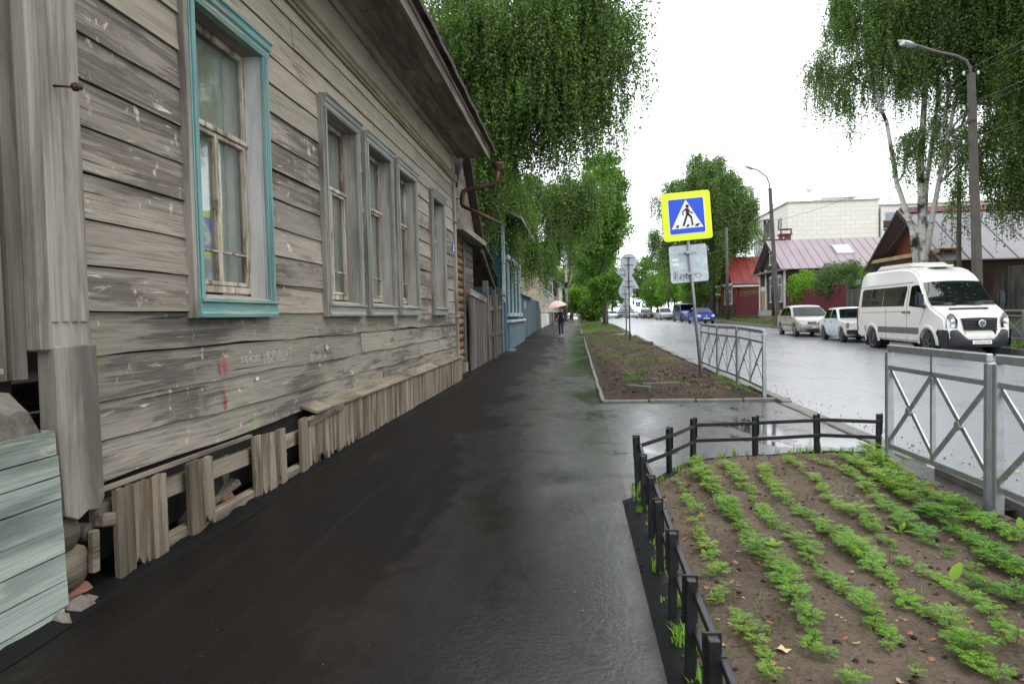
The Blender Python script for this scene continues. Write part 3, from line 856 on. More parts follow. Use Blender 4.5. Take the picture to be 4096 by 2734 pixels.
for k in range(16):
    yy = 3.12 + .2 * rb.random() if k < 7 else rb.uniform(3.9, 5.9)
    zz = rb.uniform(-.02, .10)
    o = MB().box(-.06, .06, -.09, .09, -.04, .04).build('brick', M['brick'] if k % 4 else M['slab'], None, .018)
    o.parent = HOUSE; o.matrix_parent_inverse = Matrix.Translation((2.6, -3.2, 0))
    o.location = (-2.62 + rb.uniform(-.1, .06), yy, zz); o.rotation_euler = (rb.uniform(-.6, .6), rb.uniform(-.6, .6), rb.uniform(0, 3))
hp(MB().bar((-2.75, 4.55, .02), (-2.58, 4.9, .20), .10, .05).bar((-2.72, 4.9, .0), (-2.66, 4.85, .40), .09, .09).build('fallen_board', M['beam'], None, .006))
o = hp(MB().box(-2.58, -2.54, 5.62, 5.74, .22, .235).build('blue_scrap', plain('blue_scrap', (.03, .05, .30), .5)))

# house number plate and graffiti (flat paint and chalk on the boards)
pn = hp(MB().box(-2.592, -2.580, 14.44, 14.58, 2.77, 2.98).build('number_plate', plain('number_plate_blue', (.10, .12, .42), .4)))
hp(MB().box(-2.579, -2.577, 14.46, 14.56, 2.81, 2.945).build('number_plate_panel', M['white']))
def text_mesh(body, size, mat, align='CENTER', ext=.0):
    cu = bpy.data.curves.new('t', 'FONT')
    cu.body = body; cu.size = size; cu.align_x = align; cu.align_y = 'CENTER'; cu.extrude = ext
    tmp = bpy.data.objects.new('t', cu)
    COL.objects.link(tmp)
    me = bpy.data.meshes.new_from_object(tmp)
    bpy.data.objects.remove(tmp); bpy.data.curves.remove(cu)
    me.materials.clear(); me.materials.append(mat)
    return me
o = hp(obj('number_text', text_mesh('28', .10, plain('plate_number', (.02, .03, .2), .5))))
o.data.transform(Matrix(((0, 0, 1, -2.5755), (1, 0, 0, 14.51), (0, 1, 0, 2.877), (0, 0, 0, 1))))
M['redpaint'] = plain('red_spray_paint', (.52, .025, .03), .6, var=.2, vs=40)
M['chalk'] = plain('white_scratches', (.62, .61, .57), .8, var=.3, vs=30)
M['greenpaint'] = plain('pale_green_daub', (.28, .40, .30), .8, var=.25, vs=25)
def strokes(name, lines, w, mat, label=None):
    """flat brush strokes on the wall plane, (y,z) polylines"""
    m = MB()
    for ln in lines:
        for (a, b) in zip(ln, ln[1:]):
            dy, dz = b[0] - a[0], b[1] - a[1]
            L = math.hypot(dy, dz) or 1e-6
            ny, nz = -dz / L * w / 2, dy / L * w / 2
            ey, ez = dy / L * w * .3, dz / L * w * .3
            x = -2.5885
            m.add([(x, a[0] - ey + ny, a[1] - ez + nz), (x, b[0] + ey + ny, b[1] + ez + nz), (x, b[0] + ey - ny, b[1] + ez - nz), (x, a[0] - ey - ny, a[1] - ez - nz)], [(0, 1, 2, 3)])
    o = hp(m.build(name, mat))
    if label: o['label'] = label
    return o
KK = [[(4.745, 1.13), (4.757, 1.025)], [(4.79, 1.118), (4.753, 1.075), (4.792, 1.025)], [(4.822, 1.13), (4.826, 1.032)], [(4.85, 1.128), (4.826, 1.088), (4.866, 1.03)]]
strokes('graffiti', KK, .009, M['redpaint'], 'red letters KK sprayed on the boards')
strokes('graffiti', [[(4.786, .95), (4.795, .872)], [(4.782, .905), (4.796, .868), (4.81, .902)]], .008, M['redpaint'], 'small red arrow pointing down')
e8 = [[(4.806 + .014 * math.cos(t), .828 + .018 * math.sin(t)) for t in frange(0, 6.283, .5)], [(4.804 + .015 * math.cos(t), .785 + .024 * math.sin(t)) for t in frange(0, 6.283, .5)]]
strokes('graffiti', e8, .008, M['redpaint'], 'small red figure eight under the arrow')
ov = [[(4.805 + .062 * math.cos(t), 1.08 + .092 * math.sin(t)) for t in frange(0, 6.4, .35)]]
strokes('graffiti', ov, .003, plain('faded_red_ring', (.30, .12, .09), .7))
def glyphs(txt, y, z, h, w):
    G = {'Х': [[(0, 0), (1, 1)], [(0, 1), (1, 0)]], 'А': [[(0, 0), (.5, 1), (1, 0)], [(.2, .4), (.8, .4)]], 'Н': [[(0, 0), (0, 1)], [(1, 0), (1, 1)], [(0, .5), (1, .5)]],
         'К': [[(0, 0), (0, 1)], [(.9, 1), (0, .5), (1, 0)]], 'И': [[(0, 1), (0, 0), (1, 1), (1, 0)]], 'В': [[(0, 0), (0, 1), (.8, .8), (0, .5), (1, .25), (0, 0)]],
         'Р': [[(0, 0), (0, 1), (.9, .8), (0, .5)]], 'Ш': [[(0, 1), (0, 0), (1, 0), (1, 1)], [(.5, 0), (.5, 1)]], 'Т': [[(0, 1), (1, 1)], [(.5, 1), (.5, 0)]], 'Я': [[(1, 0), (1, 1), (.1, .8), (1, .5), (0, 0)]], 'М': [[(0, 0), (0, 1), (.5, .4), (1, 1), (1, 0)]], 'Л': [[(0, 0), (.5, 1), (1, 0)]]}
    out = []
    for ch in txt:
        for ln in G.get(ch, []):
            out.append([(y + px * w * .75 + rb.uniform(-.004, .004), z + pz * h + rb.uniform(-.006, .006)) for px, pz in ln])
        y += w
    return out
strokes('graffiti', glyphs('ХАНКИН', 5.06, 1.075, .055, .055) + glyphs('ИВРИШАТ', 5.45, 1.05, .10, .083) + glyphs('М', 5.2, 1.14, .03, .04) + glyphs('ЯМ И А', 6.42, 1.0, .065, .075), .0026, M['chalk'], 'white scratched letters in a row on the boards')
for (yy, zz, s_) in ((5.32, .935, .018), (6.9, 1.11, .03)):
    m = MB()
    pts_ = [(yy + s_ * (1.3 + .5 * rb.random()) * math.cos(t), zz + s_ * (.6 + .4 * rb.random()) * math.sin(t)) for t in frange(0, 6.0, .3)]
    m.add([(-2.5892, p, q) for p, q in pts_], [tuple(range(len(pts_)))])
    hp(m.build('paint_daub', M['greenpaint'] if zz > 1 else M['chalk']))

# ------------------------------------------------------------------ rusty downpipe at the far corner
dp = empty('downpipe', (-2.4, 15.1, 3.4))
tag(dp, 'rusty bent downpipe with funnel at the end of the grey house eaves', 'downpipe')
def dpp(o):
    o.parent = dp; o.matrix_parent_inverse = Matrix.Translation((2.4, -15.1, -3.4)); return o
dpp(MB().lathe([(.05, 4.58), (.065, 4.62), (.135, 4.72), (.14, 4.78), (.13, 4.78), (.05, 4.62)], 14, 'z', (-1.66, 15.15, 0)).build('funnel', M['rust']))
dpp(MB().tube([(-1.66, 15.15, 4.62), (-1.68, 15.15, 4.42), (-1.73, 15.15, 4.33), (-1.82, 15.15, 4.29), (-2.35, 15.13, 4.21), (-2.43, 15.1, 4.16), (-2.46, 15.1, 4.05), (-2.46, 15.08, 3.90), (-2.42, 15.08, 3.82)], .055, 12).build('pipe', M['rust']))
dpp(MB().tube([(-2.42, 15.06, 3.82), (-2.0, 15.1, 3.63), (-1.6, 15.15, 3.42)], .038, 10).build('spout', M['rust']))
dpp(MB().tube([(-2.0, 15.1, 3.585), (-2.0, 15.1, 3.665)], .04, 8).box(-2.60, -2.4, 15.06, 15.09, 4.0, 4.02).build('bracket', M['rust']))

# ------------------------------------------------------------------ teal plank plinth with concrete slab (foreground left)
pl_ = empty('porch_plinth', (-2.45, 2.3, 0))
tag(pl_, 'pale teal plank porch base with crumbling concrete on top', 'porch base')
def plp(o):
    o.parent = pl_; o.matrix_parent_inverse = Matrix.Translation((2.45, -2.3, 0)); return o
zs_ = [-.06, .075, .20, .33, .46, .59, .70, .80, .92]
for k in range(8):
    e = 2.99 - .004 * k + rb.uniform(-.006, .006)
    o = board('plank', 1.3, e + (0 if k else -.03), zs_[k], zs_[k + 1] - .006, -2.455, .022, M['tealplank'], .002, .004, 60 + k)
    plp(o)
plp(MB().box(-2.60, -2.47, 2.93, 2.985, -.1, .91).build('corner_stud', M['post_wood'], None, .006))
m = MB()
xs_ = frange(-3.0, -2.47, .045); ys_ = frange(1.3, 2.95, .05)
v = []; f = []
for yy in ys_:
    for xx in xs_: v.append((xx, yy, 1.12 + .025 * fbm(xx, yy, 3, 2) + .03 * fbm(xx, yy, 14, 5) - .10 * sstep(-2.58, -2.47, xx) - .12 * sstep(2.84, 2.95, yy)))
nx = len(xs_)
for j in range(len(ys_) - 1):
    for i in range(nx - 1): f.append((j * nx + i, j * nx + i + 1, (j + 1) * nx + i + 1, (j + 1) * nx + i))
b0 = len(v)
for yy in ys_: v.append((-2.485 + .015 * fbm(yy, 3, 8, 1), yy, .86))
for j in range(len(ys_) - 1): f.append((j * nx + nx - 1, b0 + j, b0 + j + 1, (j + 1) * nx + nx - 1))
b1 = len(v)
for xx in xs_: v.append((xx, 2.96, .86))
L = (len(ys_) - 1) * nx
for i in range(nx - 1): f.append((L + i, L + i + 1, b1 + i + 1, b1 + i))
plp(MB().add(v, f, 0, False).build('concrete_slab', M['slab']))
plp(MB().box(-3.0, -2.53, 1.2, 2.80, 1.19, 1.215).build('step_board', M['board'], None, .004))
for k, (yy, zz) in enumerate(((3.06, .0), (3.12, -.02), (2.92, -.02))):
    o = MB().box(-.06, .06, -.07, .07, -.05, .06).build('stone', M['slab'], None, .02)
    plp(o); o.location = (-2.45 + .02 * k, yy, zz); o.rotation_euler = (.3 * k, .5, .8 * k)
# ================================================================== other buildings and fences, left side of the street
def siding(name, col, pitch=.18, var=.2, rough=.75, axis=2, groove=.5):
    n = NT(name)
    P = n.n('ShaderNodeSeparateXYZ', {0: n.n('ShaderNodeNewGeometry').outputs['Position']}).outputs[axis]
    fr = n.m('FRACT', n.m('DIVIDE', P, pitch))
    g = n.ramp(fr, [(0.0, 1.0), (.10, 0.0), (.92, 0.0), (1.0, 1.0)])
    a = n.noise(n.pos((2, 2, 2)), 1.0, 4, .6)
    c = n.mix(n.ramp(a, [(.3, 0.0), (.7, 1.0)]), tuple(q * (1 - var) for q in col), tuple(q * (1 + var) for q in col))
    c = n.mix(n.m('MULTIPLY', g, groove), c, tuple(q * .3 for q in col))
    return n.set(col=c, rough=rough, spec=.3, normal=n.bump(g, -.6, .02))
M['blue_side'] = siding('dark_blue_boards', (.012, .060, .085), .16)
M['blue_plank'] = wood('pale_blue_plank', (.035, .055, .065), (.085, .135, .155), (.16, .215, .235), 'z', tint=.3, stain=.5)
M['blue_dark'] = plain('blue_door_paint', (.03, .11, .15), .6, var=.2)
M['lace_shaded'] = plain('shaded_white_trim', (.36, .38, .38), .6, var=.2)  # white trim with the shade on it mixed into the colour
M['stucco'] = plain('stained_plaster', (.50, .44, .33), .9, var=.22, vs=1.2, bumps=.5, bs=20)
M['stucco_w'] = plain('white_plaster', (.62, .62, .58), .9, var=.2, vs=1.6)
M['tin'] = plain('old_tin_roof', (.30, .30, .31), .5, metal=.3, var=.25, vs=2)
M['darktin'] = plain('dark_rusty_tin', (.045, .03, .026), .6, metal=.2, var=.4, vs=3)
M['glass_far'] = plain('far_window_glass', (.05, .055, .06), .12, var=.2, spec=.6)
M['pinkroof'] = siding('pinkish_tile_panel', (.42, .30, .31), .25, axis=2)
M['greyhouse'] = siding('grey_house_boards', (.20, .19, .17), .16)

def rooted(name, loc, label, cat, group=None):
    r = empty(name, loc); tag(r, label, cat, group)
    inv = Matrix.Translation((-loc[0], -loc[1], -loc[2]))
    def P(o, parent=None):
        o.parent = parent or r
        if parent is None: o.matrix_parent_inverse = inv
        return o
    return r, P

# brown log cottage next to the grey house
r_, P = rooted('log_cottage', (-2.9, 16, .05), 'brown log cottage squeezed between the grey house and the plank fence', 'house')
for k in range(17):
    z = .34 + k * .185
    P(MB().tube([(-2.86, 14.78, z), (-2.855, 15.8, z + .006), (-2.86, 16.85, z)], .10, 10).build('log', M['log']))
P(MB().box(-2.80, -2.70, 14.80, 14.9, 1.35, 2.75).build('window_casing', M['trim'], None, .005))
P(MB().box(-2.80, -2.68, 14.78, 15.05, 1.27, 1.36).build('window_sill', M['trim'], None, .005))
P(MB().box(-8, -2.9, 14.77, 18.6, .0, 3.4).build('wall', M['greyhouse']))
for k in range(12):
    P(MB().box(-2.88, -2.80 + .006 * (k % 2), 16.95, 18.7, .9 + k * .2, .9 + k * .2 + .19).build('board', M['fence_wood_y'], None, .004))
P(MB().box(-2.9, -2.74, 16.82, 16.98, .0, 3.3).build('corner_post', M['fence_wood'], None, .006))
for k in range(5):
    P(MB().box(-2.82, -2.70, 14.82 + k * .42, 15.22 + k * .42, -.02, .26 + .03 * (k % 2)).build('skirting_board', M['skirt'], None, .006))
# gable with projecting eave facing the street
P(MB().prism([(-2.85, 3.36), (-2.42, 3.30), (-2.40, 3.42), (-2.85, 3.50)], 14.9, 18.75, 'y').build('eave_board', M['board'], None, .006))
P(MB().prism([(14.9, 3.45), (18.7, 3.45), (16.4, 5.4), (14.9, 5.4)], -2.8, -2.7, 'x').build('gable', M['soffit']))
P(MB().prism([(18.95, 3.32), (18.95, 3.42), (16.3, 5.75), (16.3, 5.60)], -8, -2.5, 'x').build('roof', M['darktin']))
P(MB().prism([(14.77, 4.2), (16.3, 5.60), (16.3, 5.75), (14.77, 4.35)], -8, -2.5, 'x').build('roof', M['darktin']))
# plank canopy over the yard door
r_, P = rooted('gate_canopy', (-2.8, 20, 2.3), 'dark plank canopy sloping over the yard entrance by the log cottage', 'canopy')
for k in range(7):
    y0 = 18.75 + k * .40; z0 = 3.30 - k * .135
    P(MB().prism([(y0, z0), (y0 + .44, z0 - .15), (y0 + .44, z0 - .12), (y0, z0 + .035)], -4.6, -2.42 + .03 * (k % 3), 'x').build('plank', M['fence_wood_y']))
P(MB().bar((-2.55, 18.7, 3.2), (-2.55, 21.6, 2.25), .07, .09).build('rafter', M['fence_wood_y'])); P(MB().bar((-4.3, 18.7, 3.2), (-4.3, 21.6, 2.25), .07, .09).build('rafter', M['fence_wood_y']))
P(MB().box(-2.62, -2.52, 21.45, 21.56, .05, 2.3).build('post', M['fence_wood']))
P(MB().box(-4.4, -4.28, 21.45, 21.56, .05, 2.3).build('post', M['fence_wood']))
# ragged plank fence
r_, P = rooted('plank_fence', (-2.66, 20, 0), 'ragged old grey plank fence leaning beside the pavement', 'fence')
q = random.Random(8)
y = 16.95; k = 0
while y < 24.0:
    w = q.uniform(.10, .17)
    if not (21.2 < y < 21.5):
        top = 1.95 + q.uniform(-.04, .05) if y < 20 else 1.85 + q.uniform(-.35, .30)
        o = MB().prism([(y, gz(y) - .05), (y + w - .012, gz(y) - .05), (y + w - .012 + q.uniform(-.02, .02), top + q.uniform(-.05, .05)), (y + q.uniform(-.02, .02), top)], -2.66 + q.uniform(-.015, .015), -2.635 + q.uniform(0, .015), 'x').build('plank', M['fence_wood'])
        P(o)
    y += w; k += 1
P(MB().bar((-2.62, 16.9, 2.02), (-2.62, 19.9, 1.86), .05, .16).build('cap_rail', M['board']))
P(MB().bar((-2.60, 20.3, 1.62), (-2.60, 23.9, 1.70), .05, .14).build('rail', M['fence_wood_y']))
P(MB().bar((-2.60, 20.3, .8), (-2.60, 23.9, .85), .05, .12).build('rail', M['fence_wood_y']))
for yy, h in ((20.1, 2.45), (22.2, 2.1), (23.9, 2.35)):
    P(MB().box(-2.75, -2.58, yy, yy + .16, -.05, h).build('post', M['fence_wood'], None, .01))
# blue house
r_, P = rooted('blue_house', (-2.7, 28, gz(28)), 'dark blue wooden house with white window trims', 'house')
P(MB().box(-9, -2.78, 26.0, 33.4, .0, 5.2).build('wall', M['blue_side']))
P(MB().box(-2.78, -2.66, 25.95, 26.12, 1.3, 5.1).build('corner_board', M['lace_shaded'], None, .01))
P(MB().box(-2.78, -2.66, 33.28, 33.44, 1.3, 5.1).build('corner_board', M['lace_shaded'], None, .01))
P(MB().box(-2.76, -2.52, 26.0, 33.4, .0, 1.12).build('plinth', M['blue_plank'], None, .01))
P(MB().box(-2.78, -2.42, 25.92, 33.5, 1.12, 1.22).build('ledge', M['lace_shaded'], None, .02))
P(MB().prism([(25.2, .05), (26.0, .05), (26.0, .14), (25.2, .10)], -2.55, -2.3, 'x').build('threshold', M['blue_plank']))
for k in range(4):
    yy = 26.7 + k * 1.7
    w = P(empty('window'))
    for nm, m, mt in (('casing', MB().box(-2.77, -2.66, yy, yy + .12, 1.5, 3.6), 'lace_shaded'), ('casing', MB().box(-2.77, -2.66, yy + .88, yy + 1.0, 1.5, 3.6), 'lace_shaded'), ('head', MB().box(-2.77, -2.58, yy - .08, yy + 1.08, 3.6, 3.78), 'lace_shaded'),
                      ('sill', MB().box(-2.77, -2.55, yy - .08, yy + 1.08, 1.36, 1.5), 'lace_shaded'), ('pane', MB().box(-2.776, -2.762, yy + .12, yy + .88, 1.5, 3.6), 'glass_far'), ('shutter', MB().box(-2.77, -2.62, yy - .34, yy - .05, 1.5, 3.55), 'blue_dark')):
        o = m.build(nm, M[mt], w, .008)
P(MB().prism([(-1.95, 5.0), (-1.95, 5.08), (-5.9, 7.2), (-9.8, 5.08), (-9.8, 5.0), (-5.9, 7.1)], 25.6, 33.9, 'y').build('roof', M['tin']))
# lean-to gable wall towards us
P(MB().prism([(-9, 5.2), (-2.8, 5.2), (-5.9, 7.05)], 26.0, 26.1, 'y').build('gable', M['blue_side']))
# dark blue post and blue gates
r_, P = rooted('blue_gate', (-2.7, 37, gz(37)), 'pale blue plank gate with double leaves past the blue house', 'gate')
y = 33.6; k = 0
while y < 40.2:
    P(MB().box(-2.70, -2.66 + .006 * (k % 2), y, y + .19, gz(y) + (.05 if 36 < y < 39 else 0), 2.35).build('plank', M['blue_plank'])); y += .2; k += 1
P(MB().prism([(-2.95, 2.4), (-2.5, 2.36), (-2.5, 2.40), (-2.95, 2.52)], 33.4, 40.5, 'y').build('gate_roof', M['blue_dark']))
P(MB().box(-2.78, -2.6, 33.45, 33.6, .1, 2.5).build('post', M['blue_dark']))
P(MB().box(-2.655, -2.645, 35.7, 35.95, 1.75, 2.1).build('notice', M['white']))
r_, P = rooted('blue_fence', (-2.72, 44, gz(44)), 'faded blue-grey plank fence beyond the blue gate', 'fence')
y = 40.3; k = 0
while y < 50.5:
    P(MB().box(-2.74, -2.70 + .006 * (k % 3), y, y + .185, gz(y) - .05, 2.35 + .03 * (k % 2)).build('plank', M['blue_plank'])); y += .195; k += 1
r_, P = rooted('picket_fence', (-2.7, 52, gz(52)), 'short yellowish picket fence before the pale plaster house', 'fence')
for k in range(10):
    P(MB().box(-2.72, -2.68, 50.6 + k * .2, 50.75 + k * .2, gz(51), 2.1 - .06 * k).build('plank', M['skirt']))
# post and short blue door beside the blue house
r_, P = rooted('yard_door', (-2.66, 25, .1), 'narrow blue door with weathered post between fence and blue house', 'door')
P(MB().box(-2.70, -2.66, 24.3, 25.2, gz(25), 2.0).build('leaf', M['blue_plank'])); P(MB().box(-2.72, -2.60, 24.12, 24.27, gz(24), 2.15).build('post', M['fence_wood'])); P(MB().box(-2.8, -2.5, 24.1, 25.5, 2.1, 2.16).build('cap', M['board']))
P(MB().box(-2.72, -2.60, 25.25, 25.8, gz(25), 1.9).build('jamb', M['blue_dark']))

def town_house(name, label, ya, yb, h, wm, roofh, x=-2.75, nwin=5, floors=2, plinth=True, seed=1, roofm='tin'):
    r_, P = rooted(name, (x, ya, gz(ya)), label, 'house', 'houses far along the pavement')
    b = gz(ya)
    P(MB().box(x - 7, x, ya, yb, b - .1, h).build('wall', wm))
    if plinth: P(MB().box(x, x + .14, ya + .05, yb - .05, b - .1, b + 1.1).build('plinth', M['stucco_w'], None, .03))
    P(MB().box(x - 7.2, x + .35, ya - .2, yb + .2, h, h + .22).build('cornice', wm))
    P(MB().prism([(x + .5, h + .22), (x - 3.5, h + roofh), (x - 7.5, h + .22)], ya - .3, yb + .3, 'y').build('roof', M[roofm]))
    st = (yb - ya) / nwin
    for k in range(nwin):
        for fl in range(floors):
            yy = ya + st * (k + .5); z0 = b + 1.5 + fl * 3.0
            w = P(empty('window'))
            MB().box(x - .02, x + .02, yy - .45, yy + .45, z0, z0 + 1.5).build('pane', M['glass_far'], w)
            for c_ in (-.62, .45): MB().box(x, x + .10, yy + c_, yy + c_ + .17, z0 - .1, z0 + 1.6).build('casing', M['stucco_w'], w)
            MB().box(x, x + .18, yy - .7, yy + .7, z0 + 1.6, z0 + 1.75).build('head', M['stucco_w'], w)
            MB().box(x, x + .16, yy - .7, yy + .7, z0 - .2, z0 - .1).build('sill', M['stucco_w'], w)
        P(MB().box(x, x + .08, ya + st * k + .1, ya + st * k + .45, b + 1.1, h).build('pilaster', wm))
    P(MB().tube([(x + .12, yb - .3, h), (x + .12, yb - .3, b + .2), (x + .35, yb - .3, b + .1)], .06, 8).build('downpipe', M['galv']))
town_house('plaster_house', 'cream plaster two-storey house with stained pilasters', 53, 66, 6.6, M['stucco'], 1.6, nwin=5)
town_house('grey_wooden_house', 'grey wooden house past the cream plaster house', 66.6, 79, 6.0, M['greyhouse'], 1.8, nwin=5, plinth=False)
town_house('brown_wooden_house', 'brown wooden house near the far end of the pavement', 80, 96, 5.2, siding('brown_boards', (.10, .07, .05)), 2.0, nwin=6, floors=1, plinth=False)
town_house('pink_panel_house', 'low house with pinkish panel wall at the far end of the pavement', 97, 112, 5.8, M['pinkroof'], 2.0, nwin=4, floors=1, plinth=False)
town_house('end_house', 'pale house closing the row of houses on the left', 114, 134, 6.4, M['stucco_w'], 2.0, nwin=5)

# ================================================================== across the road
M['mauve'] = plain('mauve_metal_roof', (.27, .215, .235), .38, metal=.25, var=.08, vs=.8)
M['greyroof'] = plain('grey_metal_roof', (.25, .235, .255), .36, metal=.3, var=.12, vs=.7)
M['redroof'] = plain('red_metal_roof', (.15, .022, .018), .35, metal=.2, var=.45, vs=1.2)
M['brownwall'] = siding('dark_brown_boards', (.055, .032, .022), .16)
M['redwall'] = siding('dark_red_boards', (.13, .018, .016), .16, axis=2)
M['redbrown'] = siding('red_brown_gable_boards', (.20, .065, .035), .14, axis=1)
M['yellow_wood'] = siding('yellowed_boards', (.34, .25, .12), .2)
M['redfence'] = siding('dark_red_sheet', (.115, .016, .020), .2, axis=1, groove=.35)
M['bluesheet'] = siding('grey_blue_sheet', (.20, .26, .30), .12, axis=1, groove=.4)
M['lace'] = plain('white_carved_trim', (.55, .55, .52), .6, var=.15)

def gable_house(name, label, x0, x1, ya, yb, base, ze, zr, wallm, roofm, gablem, seam=.62, over=.45, front=.35, group='wooden houses across the road'):
    r_, P = rooted(name, (x0, (ya + yb) / 2, base), label, 'house', group)
    ym = (ya + yb) / 2
    P(MB().box(x0, x1, ya, yb, base - .6, ze).build('wall', wallm))
    P(MB().prism([(ya, ze), (yb, ze), (ym, zr - .12)], x0 + .02, x0 + .14, 'x').build('gable', gablem))
    P(MB().prism([(ya, ze), (yb, ze), (ym, zr - .12)], x1 - .1, x1, 'x').build('gable', gablem))
    sl = (zr - ze) / (ym - ya)
    for s_, (e, nm) in ((-1, (ya - over, 's')), (1, (yb + over, 'n'))):
        zl = ze - sl * over
        P(MB().prism([(e, zl), (ym, zr), (ym, zr + .05), (e, zl + .05)], x0 - front, x1 + front, 'x').build('roof', roofm))
        x = x0 - front + .25
        while x < x1 + front:
            P(MB().add([(x - .018, e, zl + .05), (x + .018, e, zl + .05), (x + .018, ym, zr + .05), (x - .018, ym, zr + .05), (x - .018, e, zl + .09), (x + .018, e, zl + .09), (x + .018, ym, zr + .09), (x - .018, ym, zr + .09)],
                       [(0, 1, 2, 3), (4, 5, 6, 7), (0, 1, 5, 4), (1, 2, 6, 5), (2, 3, 7, 6), (3, 0, 4, 7)]).build('roof_seam', roofm))
            x += seam
        P(MB().prism([(e, zl - .14), (ym, zr - .14), (ym, zr + .02), (e, zl + .02)], x0 - front - .03, x0 - front, 'x').build('barge_board', M['brownwall'] if name != 'red_house' else M['redwall']))
    return r_, P
def street_window(P, x, yc, z0, w, h, casing, n=2, bars=True):
    wd = P(empty('window'))
    MB().box(x - .06, x - .01, yc - w / 2, yc + w / 2, z0, z0 + h).build('pane', M['glass_far'], wd)
    MB().box(x - .10, x - .005, yc - w / 2 - .12, yc - w / 2, z0 - .05, z0 + h).build('casing', casing, wd)
    MB().box(x - .10, x - .005, yc + w / 2, yc + w / 2 + .12, z0 - .05, z0 + h).build('casing', casing, wd)
    MB().prism([(yc - w / 2 - .2, z0 + h), (yc + w / 2 + .2, z0 + h), (yc + w / 2 + .1, z0 + h + .22), (yc, z0 + h + .30), (yc - w / 2 - .1, z0 + h + .22)], x - .14, x - .005, 'x').build('head', casing, wd)
    MB().box(x - .14, x - .005, yc - w / 2 - .18, yc + w / 2 + .18, z0 - .16, z0 - .05).build('sill', casing, wd)
    for k in range(1, n):
        yy = yc - w / 2 + w * k / n
        MB().box(x - .09, x - .062, yy - .03, yy + .03, z0, z0 + h).build('mullion', casing, wd)
    MB().box(x - .085, x - .063, yc - w / 2, yc + w / 2, z0 + h * .66, z0 + h * .72).build('transom', casing, wd)
    return wd
# small red house
r_, P = gable_house('red_house', 'small dark red wooden house with shiny red metal roof', 16.0, 24, 70.5, 77.5, 1.05, 4.35, 6.95, M['redwall'], M['redroof'], M['redwall'], .9, .5, .4)
P(MB().box(15.9, 15.99, 70.4, 77.6, .5, 2.0).build('plinth_boards', M['brownwall']))
w = street_window(P, 16.0, 73.6, 2.15, 3.2, 1.75, M['lace'], 5)
P(MB().box(15.5, 15.56, 70.0, 78.0, 3.98, 4.12).build('lace_trim', M['lace'])); P(MB().box(15.6, 24.4, 69.94, 69.98, 3.74, 3.90).build('lace_trim', M['lace']))
for k in range(14): P(MB().tube([(16.3, 70.42, 1.4 + k * .2), (18.2, 70.42, 1.4 + k * .2)], .10, 8).build('log', M['log']))
P(MB().box(15.95, 16.2, 70.25, 70.5, .7, 4.2).build('corner_board', M['redwall']))
street_window(P, 16.05, 74.0, 4.75, .8, .9, M['lace'], 2)
# grey house with mauve roof
r_, P = gable_house('mauve_roof_house', 'dark brown gabled house with long mauve metal roof and skylight', 16.0, 28, 54, 61.2, 1.0, 4.75, 6.95, M['brownwall'], M['mauve'], M['brownwall'], .62, .55, .5)
street_window(P, 16.0, 55.2, 2.1, .8, 1.75, M['lace'], 2); street_window(P, 16.0, 57.4, 2.1, .8, 1.75, M['lace'], 2)
street_window(P, 16.05, 57.6, 5.15, .9, .95, M['lace'], 2)
P(MB().box(15.88, 15.98, 60.9, 61.25, .8, 4.7).build('corner_board', M['lace'])); P(MB().box(15.88, 15.98, 59.0, 59.3, .8, 4.7).build('corner_board', M['lace'])); P(MB().box(15.88, 15.98, 53.95, 54.2, .8, 4.7).build('corner_board', M['lace']))
dr = P(empty('door')); MB().box(15.93, 15.985, 59.5, 60.6, .9, 3.0).build('leaf', M['yellow_wood'], dr); MB().box(15.9, 15.98, 59.35, 60.75, 3.0, 3.35).build('head', M['lace'], dr)
P(MB().box(15.85, 15.99, 53.9, 61.3, .4, 1.35).build('plinth', M['concrete']))
P(MB().prism([(53.5, 4.35), (61.7, 4.35), (61.7, 4.45), (53.5, 4.45)], 15.3, 16.0, 'x').build('pent_roof', M['mauve']))
sk_ = P(empty('skylight'))
_s = (6.95 - 4.75) / 3.6
def on_slope(y): return 4.75 + _s * (y - 54)
MB().prism([(55.2, on_slope(55.2) + .05), (56.5, on_slope(56.5) + .05), (56.5, on_slope(56.5) + .16), (55.2, on_slope(55.2) + .16)], 20.2, 21.6, 'x').build('frame', M['galv'], sk_)
MB().prism([(55.33, on_slope(55.33) + .162), (56.37, on_slope(56.37) + .162), (56.37, on_slope(56.37) + .17), (55.33, on_slope(55.33) + .17)], 20.35, 21.45, 'x').build('pane', plain('skylight_glass', (.55, .6, .66), .1), sk_)
P(MB().box(16.9, 17.7, 58.2, 58.9, 6.3, 7.5).box(16.8, 17.8, 58.1, 59.0, 7.5, 7.6).box(16.85, 16.95, 58.15, 58.25, 7.6, 7.95).box(17.65, 17.75, 58.15, 58.25, 7.6, 7.95).box(16.85, 17.75, 58.1, 59, 7.95, 8.0).build('chimney', M['brick']))
